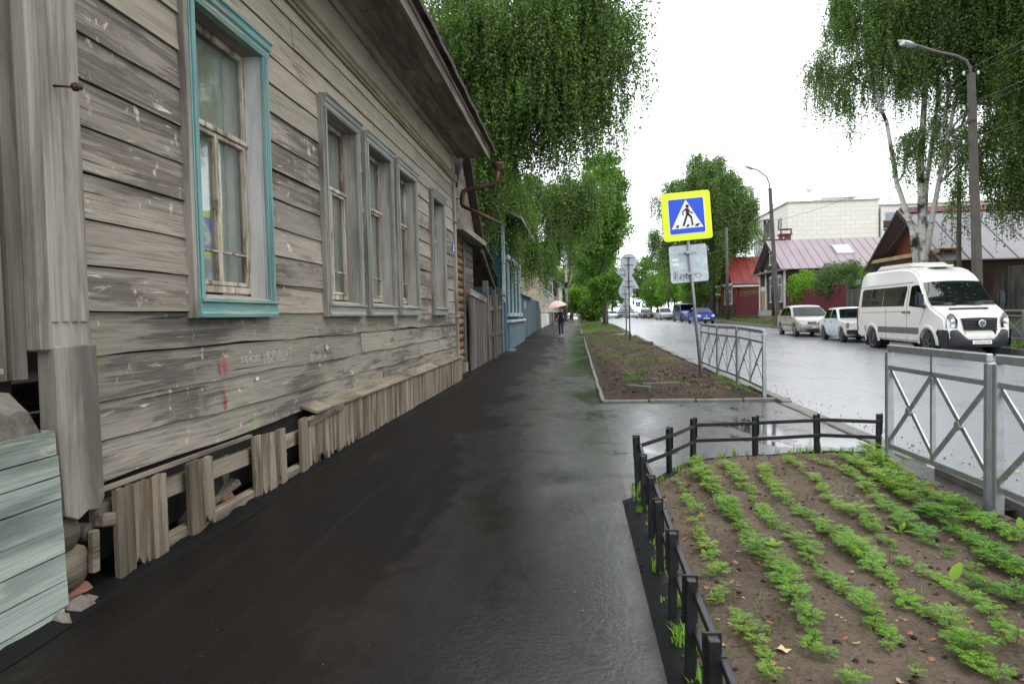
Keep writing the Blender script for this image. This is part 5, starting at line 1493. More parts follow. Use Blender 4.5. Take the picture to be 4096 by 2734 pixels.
# ------------------------------------------------------------------ saloon cars
def build_car(name, label, paint, prof_up, fo, ro, wb, W0, belt, roof_in, wr, side_w, ws_, rw_, ucuts, group='parked cars', plate_txt=None, rim='rim', lamp='round', grille=True, bumper=None, trim=None, nose=.10):
    """prof_up: upper outline front to rear; side_w: list of window polygons; ws_/rw_: (u0,z0,u1,z1) of the screens"""
    root = empty(name)
    tag(root, label, 'car', group)
    ra = wr + .05
    def ar(uc): return [(uc + ra * math.cos(R(d)), wr + ra * math.sin(R(d))) for d in range(-10, 195, 20)]
    zb = .24
    prof = list(prof_up) + [(u, max(z, zb)) for u, z in reversed(ar(-wb))] + [(-wb + ra + .08, zb - .03), (-ra - .08, zb - .03)] + [(u, max(z, zb)) for u, z in reversed(ar(0))]
    prof = list(reversed(prof))
    def hw(u, z):
        w = W0
        if z > belt: w -= roof_in * ((z - belt) / .5)
        if z < .45: w -= .06 * (.45 - z) / .2
        if u > .25: w -= .10 * ((u - .25) / .6) ** 2
        if u < -wb - .3: w -= .09 * ((-wb - .3 - u) / .6) ** 2
        return w
    me = car_body(prof, hw, W0, ucuts, (.45, .65, belt - .08, belt, belt + .12, belt + .25, belt + .38), .05, .035, nose, fo, -wb - ro, belt)
    obj('body', me, root, paint)
    for s_ in (1, -1):
        for pl_ in side_w:
            P_ = [L3(u, s_ * (hw(u, z) + .003), z) for u, z in pl_]
            if s_ < 0: P_ = P_[::-1]
            panel(P_, .006).build('side_window', M['carglass'], root)
        mr = MB().box(-.06, .06, -.07, .06, -.06, .08).build('mirror', M['plastic'] if paint is not M['blue'] else M['blue'], root, .025, 2)
        mr.location = L3(ws_[0] - .18, s_ * (W0 + .07), belt + .09)
        for u in (side_w[0][0][0] + .1, side_w[-1][0][0] + .1):
            h = MB().box(-.015, .015, -.08, .08, -.015, .015).build('door_handle', M['plastic'], root, .006); h.location = L3(u, s_ * (W0 + .012), belt - .12)
        for u in (side_w[0][0][0] - .02, side_w[-1][0][0] - .03, (side_w[0][0][0] + ws_[0]) * .55 + .2):
            MB().bar(L3(u, s_ * (hw(u, belt) + .001), belt - .02), L3(u - .03, s_ * (hw(u, .35) + .001), .35), .010, .005, (1, 0, 0)).build('seam', M['plastic'], root)
        if trim: MB().bar(L3(-.42, s_ * (W0 + .004), .56), L3(-wb + .42, s_ * (W0 + .004), .56), .012, .05, (0, 0, 1)).build('side_trim', M['plastic'], root)
        wheel(root, 0, s_ * (W0 - .11), wr, .17, rim, s_, spokes=8 if rim == 'rim' else 0); wheel(root, -wb, s_ * (W0 - .11), wr, .17, rim, s_, spokes=8 if rim == 'rim' else 0)
    def screen(u0, z0, u1, z1, nm, ins=.07, off=1):
        m = MB(); vs = []; fs = []
        for j in range(5):
            t = j / 4; u = u0 + (u1 - u0) * t; z = z0 + (z1 - z0) * t
            for i in range(9):
                w = (hw(u, z) - ins) * (-1 + i / 4)
                vs.append(L3(u + off * .014 - nose * (w / W0) ** 2 * sstep(fo - .9, fo, u), w, z - .035 * (w / W0) ** 2 * sstep(belt - .25, belt + .3, z) + .012))
        for j in range(4):
            for i in range(8): fs.append((j * 9 + i, j * 9 + i + 1, (j + 1) * 9 + i + 1, (j + 1) * 9 + i))
        m.add(vs, fs, 0, True); m.build(nm, M['carglass'], root)
    screen(*ws_, 'windscreen'); screen(*rw_, 'rear_window', .09, -1)
    MB().bar(L3(ws_[0] + .03, -.5, ws_[1] + .015), L3(ws_[0] + .03, .05, ws_[1] + .03), .012, .016).build('wiper', M['black'], root)
    MB().bar(L3(ws_[0] + .03, .02, ws_[1] + .015), L3(ws_[0] + .03, .5, ws_[1] + .03), .012, .016).build('wiper', M['black'], root)
    fz = prof_up[2][1]
    def fu(v, z): return fo - nose * (v / W0) ** 2 - .02
    g = lambda vz, m_, nm, off=.0, th=.018: panel([L3(fo - nose * (v / W0) ** 2 * 1.0 - .06 * sstep(.55, .75, z) + off, v, z) for v, z in vz], th).build(nm, m_, root)
    if grille:
        g([(-.38, .60), (-.42, .72), (.42, .72), (.38, .60)][::-1], M['plastic'], 'grille', .0, .02)
        for zz in (.635, .68): MB().bar(L3(fo + .0, -.36, zz), L3(fo + .0, .36, zz), .012, .015).build('grille_bar', M['chrome'], root)
        eb = MB().lathe([(0, 0), (.05, .0), (.06, .015)], 14, 'y', L3(fo + .03, 0, .66)).build('badge', M['chrome'], root)
    g([(-.45, .26), (-.5, .38), (.5, .38), (.45, .26)][::-1], M['plastic'], 'air_intake', .015)
    if bumper: MB().box(-W0 + .02, W0 - .02, -fo - .05, -fo + .12, .36, .52).build('bumper', M['plastic'], root, .03, 2); MB().box(-W0 + .02, W0 - .02, wb + ro - .10, wb + ro + .05, .36, .52).build('bumper', M['plastic'], root, .03, 2)
    for s_ in (1, -1):
        hl = empty('headlight', (0, 0, 0), 0, root)
        vz = {'round': [(.46, .60), (.44, .68), (.50, .76), (.66, .80), (.74, .74), (.72, .62)], 'square': [(.40, .60), (.40, .80), (.70, .80), (.70, .60)]}[lamp]
        P_ = [L3(fo - nose * (v / W0) ** 2 - .35 * max(0, v - .58) - .06 * sstep(.55, .75, z) - .12 * max(0, z - .68) + .012, s_ * v, z) for v, z in vz]
        if s_ > 0: P_ = P_[::-1]
        panel(P_, .016).build('lens', M['lamp_white'], hl)
        if lamp == 'square':
            panel([L3(fo - .03, s_ * .70, .60), L3(fo - .03, s_ * .70, .80), L3(fo - .10, s_ * .79, .80), L3(fo - .10, s_ * .79, .60)][::(-1 if s_ > 0 else 1)], .016).build('indicator', M['orange'], hl)
        t = MB().box(-.09, .09, -.015, .02, -.09, .09).build('tail_light', M['redlens'], root); t.location = L3(-wb - ro + .02, s_ * (W0 - .2), belt - .2)
    if plate_txt: plate(root, fo + .035, .47, plate_txt)
    else: plate(root, fo + .035, .47, '')
    MB().box(-W0 + .14, W0 - .14, -fo + .25, wb + ro - .25, .22, .40).build('underbody', M['black_hole'], root)
    for uc in (0, -wb): MB().box(-W0 + .2, W0 - .2, -uc - ra + .02, -uc + ra - .02, .25, .60).build('wheel_well', M['black_hole'], root)
    MB().box(-W0 + .2, W0 - .2, .75, 1.0, .5, belt + .02).box(-W0 + .22, W0 - .22, 1.7, 1.9, .5, belt + .02).build('seats', M['seat'], root, .05)
    return root
M['lamp_white'] = plain('lamp_lens', (.72, .74, .76), .15, var=.1, vs=20)
M['seat'] = plain('car_seat', (.05, .05, .052), .8)
UC = (-3.2, -2.8, -2.4, -2.0, -1.6, -1.2, -.9, -.6, -.3, 0, .3, .5, .65)
LOGAN = [(.72, .24), (.80, .34), (.82, .52), (.78, .64), (.70, .74), (.52, .82), (.1, .93), (-.28, .99), (-.62, 1.22), (-.95, 1.42), (-1.25, 1.505), (-1.7, 1.53), (-2.1, 1.50), (-2.4, 1.40), (-2.72, 1.22), (-2.98, 1.07), (-3.3, 1.05), (-3.42, 1.0), (-3.47, .85), (-3.46, .5), (-3.40, .28), (-3.15, .24)]
c = build_car('saloon_car', 'beige metallic saloon car parked behind the old white saloon', M['beige'], LOGAN, .82, .84, 2.63, .86, .98, .15, .315,
    [[(-1.72, 1.0), (-1.70, 1.40), (-1.30, 1.42), (-1.02, 1.36), (-.50, 1.02)], [(-2.62, 1.02), (-2.32, 1.34), (-2.0, 1.40), (-1.78, 1.40), (-1.80, 1.0)]], (-.30, 1.01, -.94, 1.42), (-2.96, 1.09, -2.44, 1.38), UC, plate_txt='н382', trim=True)
place_car(c, 11.30, 34.0, -.04)
MB().tube([L3(-1.1, 0, 1.5), L3(-1.45, 0, 2.0)], .006, 5).build('aerial', M['black'], c)
LADA = [(.66, .30), (.72, .34), (.73, .56), (.70, .60), (.69, .80), (.62, .86), (.1, .92), (-.30, .96), (-.52, 1.16), (-.76, 1.37), (-.95, 1.42), (-1.4, 1.44), (-1.95, 1.42), (-2.1, 1.36), (-2.30, 1.15), (-2.48, .97), (-3.2, .93), (-3.30, .88), (-3.33, .6), (-3.30, .38), (-3.2, .28), (-3.0, .26)]
c = build_car('saloon_car', 'old boxy white saloon car parked right behind the minibus', M['lada_white'], LADA, .73, .90, 2.424, .80, .95, .12, .30,
    [[(-1.30, .97), (-1.28, 1.34), (-.86, 1.34), (-.48, .98)], [(-2.18, .97), (-2.02, 1.32), (-1.36, 1.34), (-1.38, .97)]], (-.32, .98, -.75, 1.36), (-2.46, .99, -2.13, 1.33), UC, rim='rim_d', lamp='square', bumper=True, nose=.03)
place_car(c, 11.45, 28.7, -.058)
S2115 = [(.72, .24), (.80, .32), (.83, .50), (.80, .62), (.70, .69), (.3, .80), (-.1, .88), (-.32, .93), (-.66, 1.16), (-.98, 1.33), (-1.2, 1.385), (-1.6, 1.40), (-2.0, 1.38), (-2.25, 1.30), (-2.5, 1.15), (-2.76, 1.02), (-3.25, 1.01), (-3.36, .95), (-3.40, .7), (-3.38, .35), (-3.25, .25), (-3.0, .24)]
c = build_car('saloon_car', 'bright blue saloon car parked in front of the dull blue van', M['blue'], S2115, .83, .94, 2.46, .82, .92, .14, .29,
    [[(-1.5, .95), (-1.46, 1.29), (-1.05, 1.28), (-.52, .96)], [(-2.4, .97), (-2.2, 1.24), (-1.9, 1.29), (-1.54, 1.29), (-1.56, .95)]], (-.34, .95, -.96, 1.32), (-2.74, 1.04, -2.28, 1.27), UC, plate_txt='м856мв', rim='rim_d')
place_car(c, 10.95, 59.9, .055)
TV = [(.80, .26), (.88, .36), (.90, .60), (.86, .80), (.74, .95), (.3, 1.08), (-.1, 1.18), (-.5, 1.55), (-.85, 1.86), (-1.2, 1.95), (-2.0, 1.98), (-3.5, 1.96), (-3.85, 1.88), (-3.95, 1.5), (-4.0, .9), (-3.98, .4), (-3.85, .28), (-3.6, .26)]
c = build_car('delivery_van', 'dull blue delivery van parked behind the bright blue saloon', M['bluevan'], TV, .90, .99, 3.0, .95, 1.12, .10, .33,
    [[(-1.35, 1.16), (-1.33, 1.72), (-.92, 1.74), (-.28, 1.18)], [(-3.6, 1.2), (-3.55, 1.74), (-1.5, 1.75), (-1.5, 1.2)]], (-.12, 1.2, -.83, 1.84), (-3.97, 1.3, -3.9, 1.8), (-3.5, -2.5, -1.6, -1.0, -.5, 0, .4, .7), rim='rim_d')
c['category'] = 'van'
place_car(c, 11.85, 72.9, .10)
SUV = [(.72, .30), (.80, .42), (.82, .66), (.78, .80), (.66, .90), (.2, .98), (-.25, 1.05), (-.6, 1.36), (-.9, 1.58), (-1.3, 1.66), (-2.2, 1.66), (-2.9, 1.60), (-3.1, 1.3), (-3.25, 1.05), (-3.3, .6), (-3.2, .32), (-3.0, .28)]
SW = [[(-1.5, 1.08), (-1.48, 1.50), (-1.0, 1.50), (-.45, 1.08)], [(-2.9, 1.10), (-2.75, 1.46), (-1.58, 1.50), (-1.6, 1.08)]]
c = build_car('small_suv', 'silver car parked furthest right beyond the dull blue van', M['silver'], SUV, .82, .75, 2.5, .85, 1.05, .12, .31, SW, (-.27, 1.07, -.88, 1.56), (-3.2, 1.1, -2.95, 1.5), UC)
place_car(c, 12.1, 93.5, .08)
for i, (x, y, pt, prof_, lab) in enumerate([(12.3, 119, 'darkcar', SUV, 'near-black car in the far traffic queue'), (10.6, 127, 'silver', SUV, 'white car beside the near-black one in the far queue'), (9.0, 131, 'darkcar', SUV, 'dark car behind the sign post in the far queue'), (7.2, 133, 'silver', LOGAN, 'pale car leftmost in the far queue')]):
    c = build_car('distant_car', lab, M[pt], prof_, .82, .75 if prof_ is SUV else .84, 2.5 if prof_ is SUV else 2.63, .87, 1.0, .12, .31, SW, (-.27, 1.07, -.88, 1.52), (-3.1, 1.1, -2.9, 1.45), UC, 'cars in the far queue')
    place_car(c, x, y, .05)
# a car far off at the crossing, seen past the trunks
c = build_car('distant_car', 'small white car glimpsed between the tree trunks of the strip', M['silver'], LOGAN, .82, .84, 2.63, .86, .98, .15, .315, SW, (-.30, 1.01, -.94, 1.42), (-2.96, 1.09, -2.44, 1.38), UC, 'cars in the far queue')
place_car(c, 4.6, 138, .0)
# ================================================================== barriers, low fence, signs, lamps, wires
def barrier(name, label, pts_, h=1.02, zf=None, half=2):
    """galvanised pedestrian barrier: panels between consecutive (x,y) points"""
    r_, P = rooted(name, (pts_[0][0], pts_[0][1], zf(*pts_[0])), label, 'barrier', 'galvanised street barriers')
    for (a, b) in zip(pts_, pts_[1:]):
        A = Vector((a[0], a[1], zf(*a))); B_ = Vector((b[0], b[1], zf(*b)))
        d = (B_ - A); L = d.length; d.normalize()
        A2 = A + d * .045; B2 = B_ - d * .045
        U = Vector((0, 0, 1))
        side = d.cross(U).normalized()
        for q_ in (A2, B2): P(MB().bar(q_ - U * .15, q_ + U * (h - .03), .06, .05, d).build('post', M['galv'], None, .006))
        P(MB().bar(A2 + U * h, B2 + U * h, .045, .06).build('top_rail', M['galv'], None, .006))
        P(MB().bar(A2 + U * (h - .17), B2 + U * (h - .17), .03, .04).build('rail', M['galv'], None, .004))
        P(MB().bar(A2 + U * .14, B2 + U * .14, .035, .045).build('bottom_rail', M['galv'], None, .004))
        for k in range(half):
            p0 = A2.lerp(B2, k / half); p1 = A2.lerp(B2, (k + 1) / half)
            if k: P(MB().bar(p0 + U * .16, p0 + U * h, .03, .03, d).build('upright', M['galv']))
            P(MB().bar(p0 + U * .16 + side * .012, p1 + U * (h - .19) + side * .012, .012, .038, U).build('brace', M['galv']))
            P(MB().bar(p0 + U * (h - .19) - side * .012, p1 + U * .16 - side * .012, .012, .038, U).build('brace', M['galv']))
            c = (p0 + p1) / 2 + U * ((h - .03) / 2)
            P(MB().tube([c - side * .022, c + side * .022], .034, 12).build('boss', M['galv']))
    return r_
zb0 = lambda x, y: .04
barrier('street_barrier', 'galvanised barrier in the right foreground beside the garden bed', [(2.74, 6.33), (2.77, 4.82), (2.79, 3.31), (2.81, 1.8), (2.83, .3)], 1.0, zb0)
barrier('street_barrier', 'galvanised barrier on the dirt strip beside the leaning sign', [(2.93, 10.98), (2.95, 12.86), (2.97, 14.72), (2.99, 16.75)], 1.03, lambda x, y: strip_z(x - .15, y))
barrier('street_barrier', 'galvanised barrier behind the minibus at the right edge', [(14.3, 25.4), (14.3, 23.3), (14.3, 21.2), (14.3, 19.1), (14.3, 17.0)], 1.05, lambda x, y: rz(x, y))

# low black fence round the bed
r_, P = rooted('low_fence', (1.0, 6.0, 0), 'low black two-rail metal fence round the garden bed', 'fence')
BP = [(2.76, 6.56), (2.26, 6.69), (1.65, 6.54), (1.06, 6.43), (.775, 5.93), (.465, 5.46), (.443, 4.78), (.438, 4.20), (.424, 3.64), (.410, 3.09), (.402, 2.57), (.398, 2.06), (.395, 1.55)]
q = random.Random(2)
for i, (x, y) in enumerate(BP):
    h = .405 + q.uniform(-.012, .012)
    pp = P(MB().box(-.024, .024, -.018, .018, -.1, h).box(-.028, -.02, -.03, .03, h - .18, h + .008).build('post', M['blackm'], None, .003))
    pp.matrix_parent_inverse = Matrix.Translation((-1, -6, 0)); pp.location = (x, y, 0)
    a = BP[max(0, i - 1)]; b = BP[min(len(BP) - 1, i + 1)]
    pp.rotation_euler = (q.uniform(-.03, .03), q.uniform(-.03, .03), math.atan2(b[1] - a[1], b[0] - a[0]))
    for zz in (h - .07, h - .22):
        bo = MB().lathe([(0, 0), (.007, 0), (.007, .006), (0, .007)], 8, 'x', (-.036, 0, zz)).build('bolt', M['blackm'], pp)
for (a, b) in zip(BP, BP[1:]):
    for zz in (.345, .20):
        A = Vector((a[0], a[1], zz)); B_ = Vector((b[0], b[1], zz + q.uniform(-.006, .006)))
        s_ = Vector((.022, -.022, 0)) if a[1] > 5.5 else Vector((.024, 0, 0))
        P(MB().bar(A + s_, B_ + s_, .008 if a[1] > 5.9 else .024, .034 if a[1] > 5.9 else .030).build('rail', M['blackm'], None, .003))

# ------------------------------------------------------------------ leaning crossing sign
M['yel'] = plain('fluorescent_yellow', (.72, .86, .015), .4, var=.03)
M['signblue'] = plain('sign_blue', (.012, .075, .60), .35, var=.06)
def rrect(w, h, r, n=5):
    out = []
    for cx, cz, a0 in ((w - r, h - r, 0), (-w + r, h - r, 90), (-w + r, -h + r, 180), (w - r, -h + r, 270)):
        for k in range(n + 1):
            a = R(a0 + 90 * k / n); out.append((cx + r * math.cos(a), cz + r * math.sin(a)))
    return out
zt = strip_z(2.44, 13.62)
r_ = empty('crossing_sign', (2.44, 13.62, zt)); tag(r_, 'leaning pedestrian crossing sign with fluorescent yellow border', 'road sign', 'road signs')
def SL(z): return -.0855 * (z - zt)          # pole leans to the left
MB().tube([(0, 0, -.2), (SL(3.72), .0, 3.66 - zt)], .030, 12).build('pole', M['pole_grey'], r_)
sg = empty('sign_board', (-.27, -.05, 3.245 - zt), 0, r_); sg.rotation_euler = (0, R(-3.6), 0)
MB().prism(rrect(.465, .465, .06), -.012, .0, 'y').build('yellow_board', M['yel'], sg)
MB().prism(rrect(.455, .455, .06), .001, .02, 'y').build('backing', M['galv_s'], sg)
MB().prism(rrect(.345, .345, .03), -.0145, -.0125, 'y').build('white_border', M['white'], sg)
MB().prism(rrect(.332, .332, .025), -.0165, -.0148, 'y').build('blue_field', M['signblue'], sg)
MB().prism([(-.305, -.235), (.305, -.235), (0, .315)], -.0185, -.0168, 'y').build('white_triangle', M['white'], sg)
def fig(poly): return MB().prism(poly, -.0205, -.0188, 'y')
def limb(a, b, w):
    dx, dz = b[0] - a[0], b[1] - a[1]; L = math.hypot(dx, dz); nx, nz = -dz / L * w / 2, dx / L * w / 2
    return [(a[0] + nx, a[1] + nz), (b[0] + nx, b[1] + nz), (b[0] - nx, b[1] - nz), (a[0] - nx, a[1] - nz)]
fg = []
fg.append(fig([(.022 + .034 * math.cos(t), .185 + .034 * math.sin(t)) for t in frange(0, 5.9, .4)]))
fg.append(fig([(-.02, .145), (.045, .145), (.05, .03), (-.005, .03)]))
for a, b, w in (((.015, .045), (-.075, -.19), .038), ((.02, .045), (.085, -.03), .04), ((.085, -.02), (.10, -.19), .032), ((-.01, .135), (-.07, .085), .024), ((-.07, .09), (-.065, .02), .022), ((.04, .12), (.075, .06), .022), ((.072, .065), (.125, .05), .022)):
    fg.append(fig(limb(a, b, w)))
m = MB()
for f_ in fg: m.add(f_.v, f_.f)
m.build('walking_figure', M['black'], sg)
for x0 in (-.225, -.03, .14): fig([(x0, -.215), (x0 + .05, -.215), (x0 + .075 + .04 * (x0 > .1) - .06 * (x0 < -.1) * 0, -.165), (x0 + .03, -.165)]).build('stripe', M['black'], sg)
bk = empty('sign_board', (-.225, .045, 2.335 - zt), 0, r_); bk.rotation_euler = (0, R(-3.6), 0)
n = NT('dented_sign_back')
_d = n.noise(n.pos((4, 4, 4)), 1.0, 3, .5)
M['signback'] = n.set(col=n.mix(n.ramp(n.noise(n.pos((7, 7, 7)), 1.0, 4, .6), [(.4, 0.0), (.6, 1.0)]), (.40, .45, .48), (.50, .55, .58)), rough=.45, metal=.35, normal=n.bump(_d, .5, .05))
MB().prism(rrect(.36, .36, .05), .0, .012, 'y').build('plate', M['signback'], bk)
MB().prism(rrect(.365, .365, .05), .012, .02, 'y').build('plate_edge', M['galv'], bk)
for z in (.21, -.20): MB().bar((-.17, -.012, z), (.17, -.012, z), .02, .03).build('bracket', M['galv'], bk); MB().box(-.06, .03, -.10, -.02, z - .025, z + .025).build('clamp', M['galv'], bk, .006)
gl = []
for ln in ([(0, 0), (.02, .22)], [(.03, .02), (.05, .20)], [(.015, .06), (.06, .16)], [(.06, -.02), (.085, .22)], [(.11, .02), (.14, .10), (.16, .01)], [(.12, .04), (.155, .04)], [(.19, .02), (.215, .11), (.25, .03)]):
    gl.append([(-.31 + x * .95, -.32 + z * .9) for x, z in ln])
gl.append([(-.02 + .05 * math.cos(t), -.25 + .045 * math.sin(t)) for t in frange(0, 6.4, .5)]); gl.append([(.17 + .06 * math.cos(t), -.245 + .04 * math.sin(t)) for t in frange(0, 6.4, .5)])
m = MB()
for ln in gl:
    for a, b in zip(ln, ln[1:]): m.add([(x, -.002, z) for x, z in limb(a, b, .009)], [(0, 1, 2, 3)])
m.build('scrawl', M['black'], bk)
MB().prism(rrect(.06, .025, .01), -.002, -.0005, 'y').build('sticker', M['white'], bk).location = (-.24, 0, .0); MB().prism(rrect(.065, .022, .01), -.002, -.0005, 'y').build('sticker', M['white'], bk).location = (-.25, 0, .09)

# ------------------------------------------------------------------ two posts of signs seen from behind
def sign_post(label, x, y, h, parts_, polem, r=.028):
    b = strip_z(x, y) if y < 36 else gz(y)
    r_ = empty('sign_post', (x, y, b)); tag(r_, label, 'road sign', 'road signs')
    MB().tube([(0, 0, -.1), (0, 0, h - b)], r, 10).build('pole', polem, r_)
    for kind, z, s_ in parts_:
        e = empty('sign_board', (0, .035, z - b), 0, r_)
        if kind == 'round': pl = [(s_ * math.cos(t), s_ * math.sin(t)) for t in frange(0, 6.2, .22)]; bz = (.5 * s_, -.35 * s_)
        elif kind == 'tri': pl = [(-s_, -.58 * s_), (-s_ * .93, -.64 * s_), (s_ * .93, -.64 * s_), (s_, -.58 * s_), (.06 * s_, 1.13 * s_), (-.06 * s_, 1.13 * s_)]; bz = (.12 * s_, -.42 * s_)
        else: pl = [(-s_, 0), (0, -s_), (s_, 0), (0, s_)]; bz = (.3 * s_, -.3 * s_)
        MB().prism(pl, .0, .012, 'y').build('plate', M['galv_s'], e)
        MB().prism([(a * 1.015, c * 1.015) for a, c in pl], .0125, .02, 'y').build('plate_edge', M['galv'], e)
        for z_ in bz:
            w = .6 * s_ if kind != 'tri' else (.35 if z_ > 0 else .6) * s_
            MB().bar((-w, -.01, z_), (w, -.01, z_), .02, .028).build('bracket', M['pole_dark'], e); MB().box(-.045, .045, -.075, -.012, z_ - .02, z_ + .02).build('clamp', M['pole_dark'], e, .005)
    return r_
sign_post('front post with round and triangular sign backs', 2.25, 29.1, 3.72, [('round', 3.53, .35), ('tri', 2.68, .42)], M['pole_dark'])
sign_post('rear post with diamond, round and triangular sign backs', 2.58, 35.6, 3.6, [('diamond', 3.50, .48), ('round', 2.50, .36), ('tri', 1.70, .41)], M['pole_grey'], .035)
def blue_sign(label, x, y, z, s_, base):
    r_ = empty('crossing_sign', (x, y, base)); tag(r_, label, 'road sign', 'road signs')
    MB().tube([(0, .03, 0), (0, .03, z - base)], .04 if x > 0 else .11, 8).build('pole', M['galv'] if x > 0 else M['conc_pole'], r_)
    MB().box(-s_, s_, -.02, 0, z - base - s_, z - base + s_).build('blue_field', M['signblue'], r_)
    MB().prism([(-s_ * .8, z - base - s_ * .65), (s_ * .8, z - base - s_ * .65), (0, z - base + s_ * .75)], -.03, -.021, 'y').build('white_triangle', M['white'], r_)
    MB().prism([(-.1 * s_, z - base + .25 * s_), (.15 * s_, z - base + .25 * s_), (.35 * s_, z - base - .55 * s_), (-.35 * s_, z - base - .55 * s_)], -.04, -.031, 'y').build('walking_figure', M['black'], r_)
blue_sign('small blue crossing sign at the far end of the pavement', -.95, 137, 3.0, .42, .4)
blue_sign('small blue crossing sign over the far queue of cars', 11.1, 124, 2.9, .42, .4)
r_ = empty('traffic_light', (10.4, 125, .4)); tag(r_, 'distant traffic light glowing red', 'traffic light')
MB().tube([(0, 0, 0), (0, 0, 2.6)], .05, 8).build('pole', M['galv'], r_)
MB().box(-.16, .16, -.12, .12, 2.5, 3.5).build('housing', M['black'], r_, .03)
n = NT('red_light'); M['redlight'] = n.set(col=(.6, .02, .01), emit=(1, .06, .02, 1), emits=6.0)
MB().lathe([(0, -.14), (.10, -.13), (.12, -.12)], 12, 'y', (0, 0, 3.25)).build('red_lamp', M['redlight'], r_)
for z in (2.95, 2.7): MB().lathe([(0, -.14), (.10, -.13), (.12, -.12)], 12, 'y', (0, 0, z)).build('dark_lamp', M['plastic'], r_)

# ------------------------------------------------------------------ lamp posts and utility poles
def lamp(label, base, top, arm, head, w=.135):
    r_, P = rooted('street_lamp', base, label, 'street lamp', 'concrete street lamps')
    b, t = Vector(base), Vector(top)
    m = MB()
    vs = []
    for (c, k) in ((b - Vector((0, 0, .2)), 1.0), (t, .72)):
        for sx, sy in ((-1, -.7), (-.7, -1), (.7, -1), (1, -.7), (1, .7), (.7, 1), (-.7, 1), (-1, .7)): vs.append((c.x + sx * w * k, c.y + sy * w * k, c.z))
    m.add(vs, [(i, (i + 1) % 8, 8 + (i + 1) % 8, 8 + i) for i in range(8)] + [tuple(range(8, 16))])
    P(m.build('column', M['conc_pole']))
    P(MB().tube(arm, .045, 8).build('arm', M['pole_dark']))
    hd = P(empty('lamp_head'))
    h = Vector(head); d = (Vector(arm[-2]) - Vector(arm[-1])).normalized()
    v = []; f = []
    for i in range(7):
        t_ = i / 6; c = h + d * (t_ * .62 - .1); rr = .14 * math.sin(math.pi * (.10 + .85 * (1 - t_) ** .8)) + .012
        for k in range(10): a = 2 * math.pi * k / 10; v.append((c.x, c.y + rr * math.cos(a), c.z + rr * .62 * math.sin(a)))
    for i in range(6):
        for k in range(10): f.append((i * 10 + k, i * 10 + (k + 1) % 10, i * 10 + 10 + (k + 1) % 10, i * 10 + 10 + k))
    MB().add(v, f, 0, True).build('shade', M['galv'], hd)
    MB().lathe([(.0, -.10), (.08, -.085), (.11, -.02), (.11, 0)], 12, 'z', (h.x + d.x * .08, h.y, h.z - .03)).build('bulb_cover', M['lamp_white'], hd)
    # band, brackets, insulators
    for dz in (-.05, -1.15, -2.25):
        for s_ in (-1, 1):
            c = t + Vector((s_ * .22, 0, dz))
            P(MB().lathe([(.0, .0), (.035, .01), (.028, .06), (.04, .08), (.03, .12), (0, .13)], 8, 'z', (c.x, c.y, c.z)).build('insulator', M['white']))
            P(MB().bar(t + Vector((0, 0, dz - .02)), c + Vector((0, 0, -.02)), .02, .02).build('hook', M['rust']))
    P(MB().box(t.x - w * .78, t.x + w * .78, t.y - w * .78, t.y + w * .78, t.z - 1.6, t.z - 1.5).build('band', M['rust']))
    return r_
k_ = 23.7 / 22.5
nx = lambda x, z: (x * k_, 23.7, 1.4 + (z - 1.4) * k_)
lamp('tall concrete street lamp rising behind the minibus', (13.16, 23.7, .1), nx(12.22, 8.5), [nx(12.22, 8.3), nx(12.2, 8.65), nx(12.08, 8.9), nx(11.8, 9.05), nx(11.2, 9.22), nx(10.45, 9.5)], nx(10.15, 9.58))
lamp('concrete street lamp standing by the beige saloon', (13.3, 46.6, .4), (12.85, 46.6, 9.35), [(12.85, 46.6, 9.2), (12.83, 46.6, 9.6), (12.65, 46.6, 10.1), (12.1, 46.6, 10.55), (11.5, 46.6, 10.8)], (11.3, 46.6, 10.85))
def upole(label, x, y, h, r=.11, mat=None, stubs=False, z0=None, arms=0, lean=(0, 0)):
    b = (rz(x, y) if x > 12.7 else gz(y)) if z0 is None else z0
    r_ = empty('utility_pole', (x, y, b)); tag(r_, label, 'utility pole', 'utility poles')
    MB().tube([(0, 0, -.2), (lean[0] * .5, lean[1] * .5, (h - b) * .5), (lean[0], lean[1], h - b)], [r, r * .9, r * .75], 10).build('pole', mat or M['fence_wood'], r_)
    if stubs:
        for s_ in (-1, 1): MB().box(s_ * .26 - .09, s_ * .26 + .09, -.12, .12, -.1, 2.5).build('concrete_stub', M['concrete'], r_, .015)
        for z in (.5, 2.1): MB().box(-.36, .36, -.14, .14, z, z + .05).build('band', M['rust'], r_)
    for k in range(arms):
        MB().box(-.9, .9, -.05, .05, h - b - .3 - .5 * k, h - b - .2 - .5 * k).build('cross_arm', M['fence_wood'], r_)
        for sx in (-.8, -.3, .3, .8): MB().lathe([(0, 0), (.04, 0), (.03, .08), (.04, .12), (0, .14)], 8, 'z', (sx, 0, h - b - .2 - .5 * k)).build('insulator', M['white'], r_)
upole('old wooden utility pole in front of the mauve roof house', 14.95, 53.6, 6.9, .12, None, False, None, 1)
upole('bare brown wooden post between the birch and the lamp', 15.1, 28.6, 6.3, .10, M['post_dark'] if 'post_dark' in M else M['dark_post'], False, None, 0, (.0, 0))
upole('concrete pole behind the bright blue saloon', 13.9, 64.5, 9.0, .14, M['conc_pole'])
upole('dark wooden pole standing between two concrete stubs in the strip', 1.55, 108, 9.0, .13, None, True)
upole('tall dark pole beside the far green trees', 14.6, 110, 9.4, .13)
upole('pale pole at the far end of the pavement', -.7, 150, 9.5, .14, M['conc_pole'], False, .4)
n = NT('wire'); M['wire'] = n.set(col=(.10, .095, .085), rough=.6)
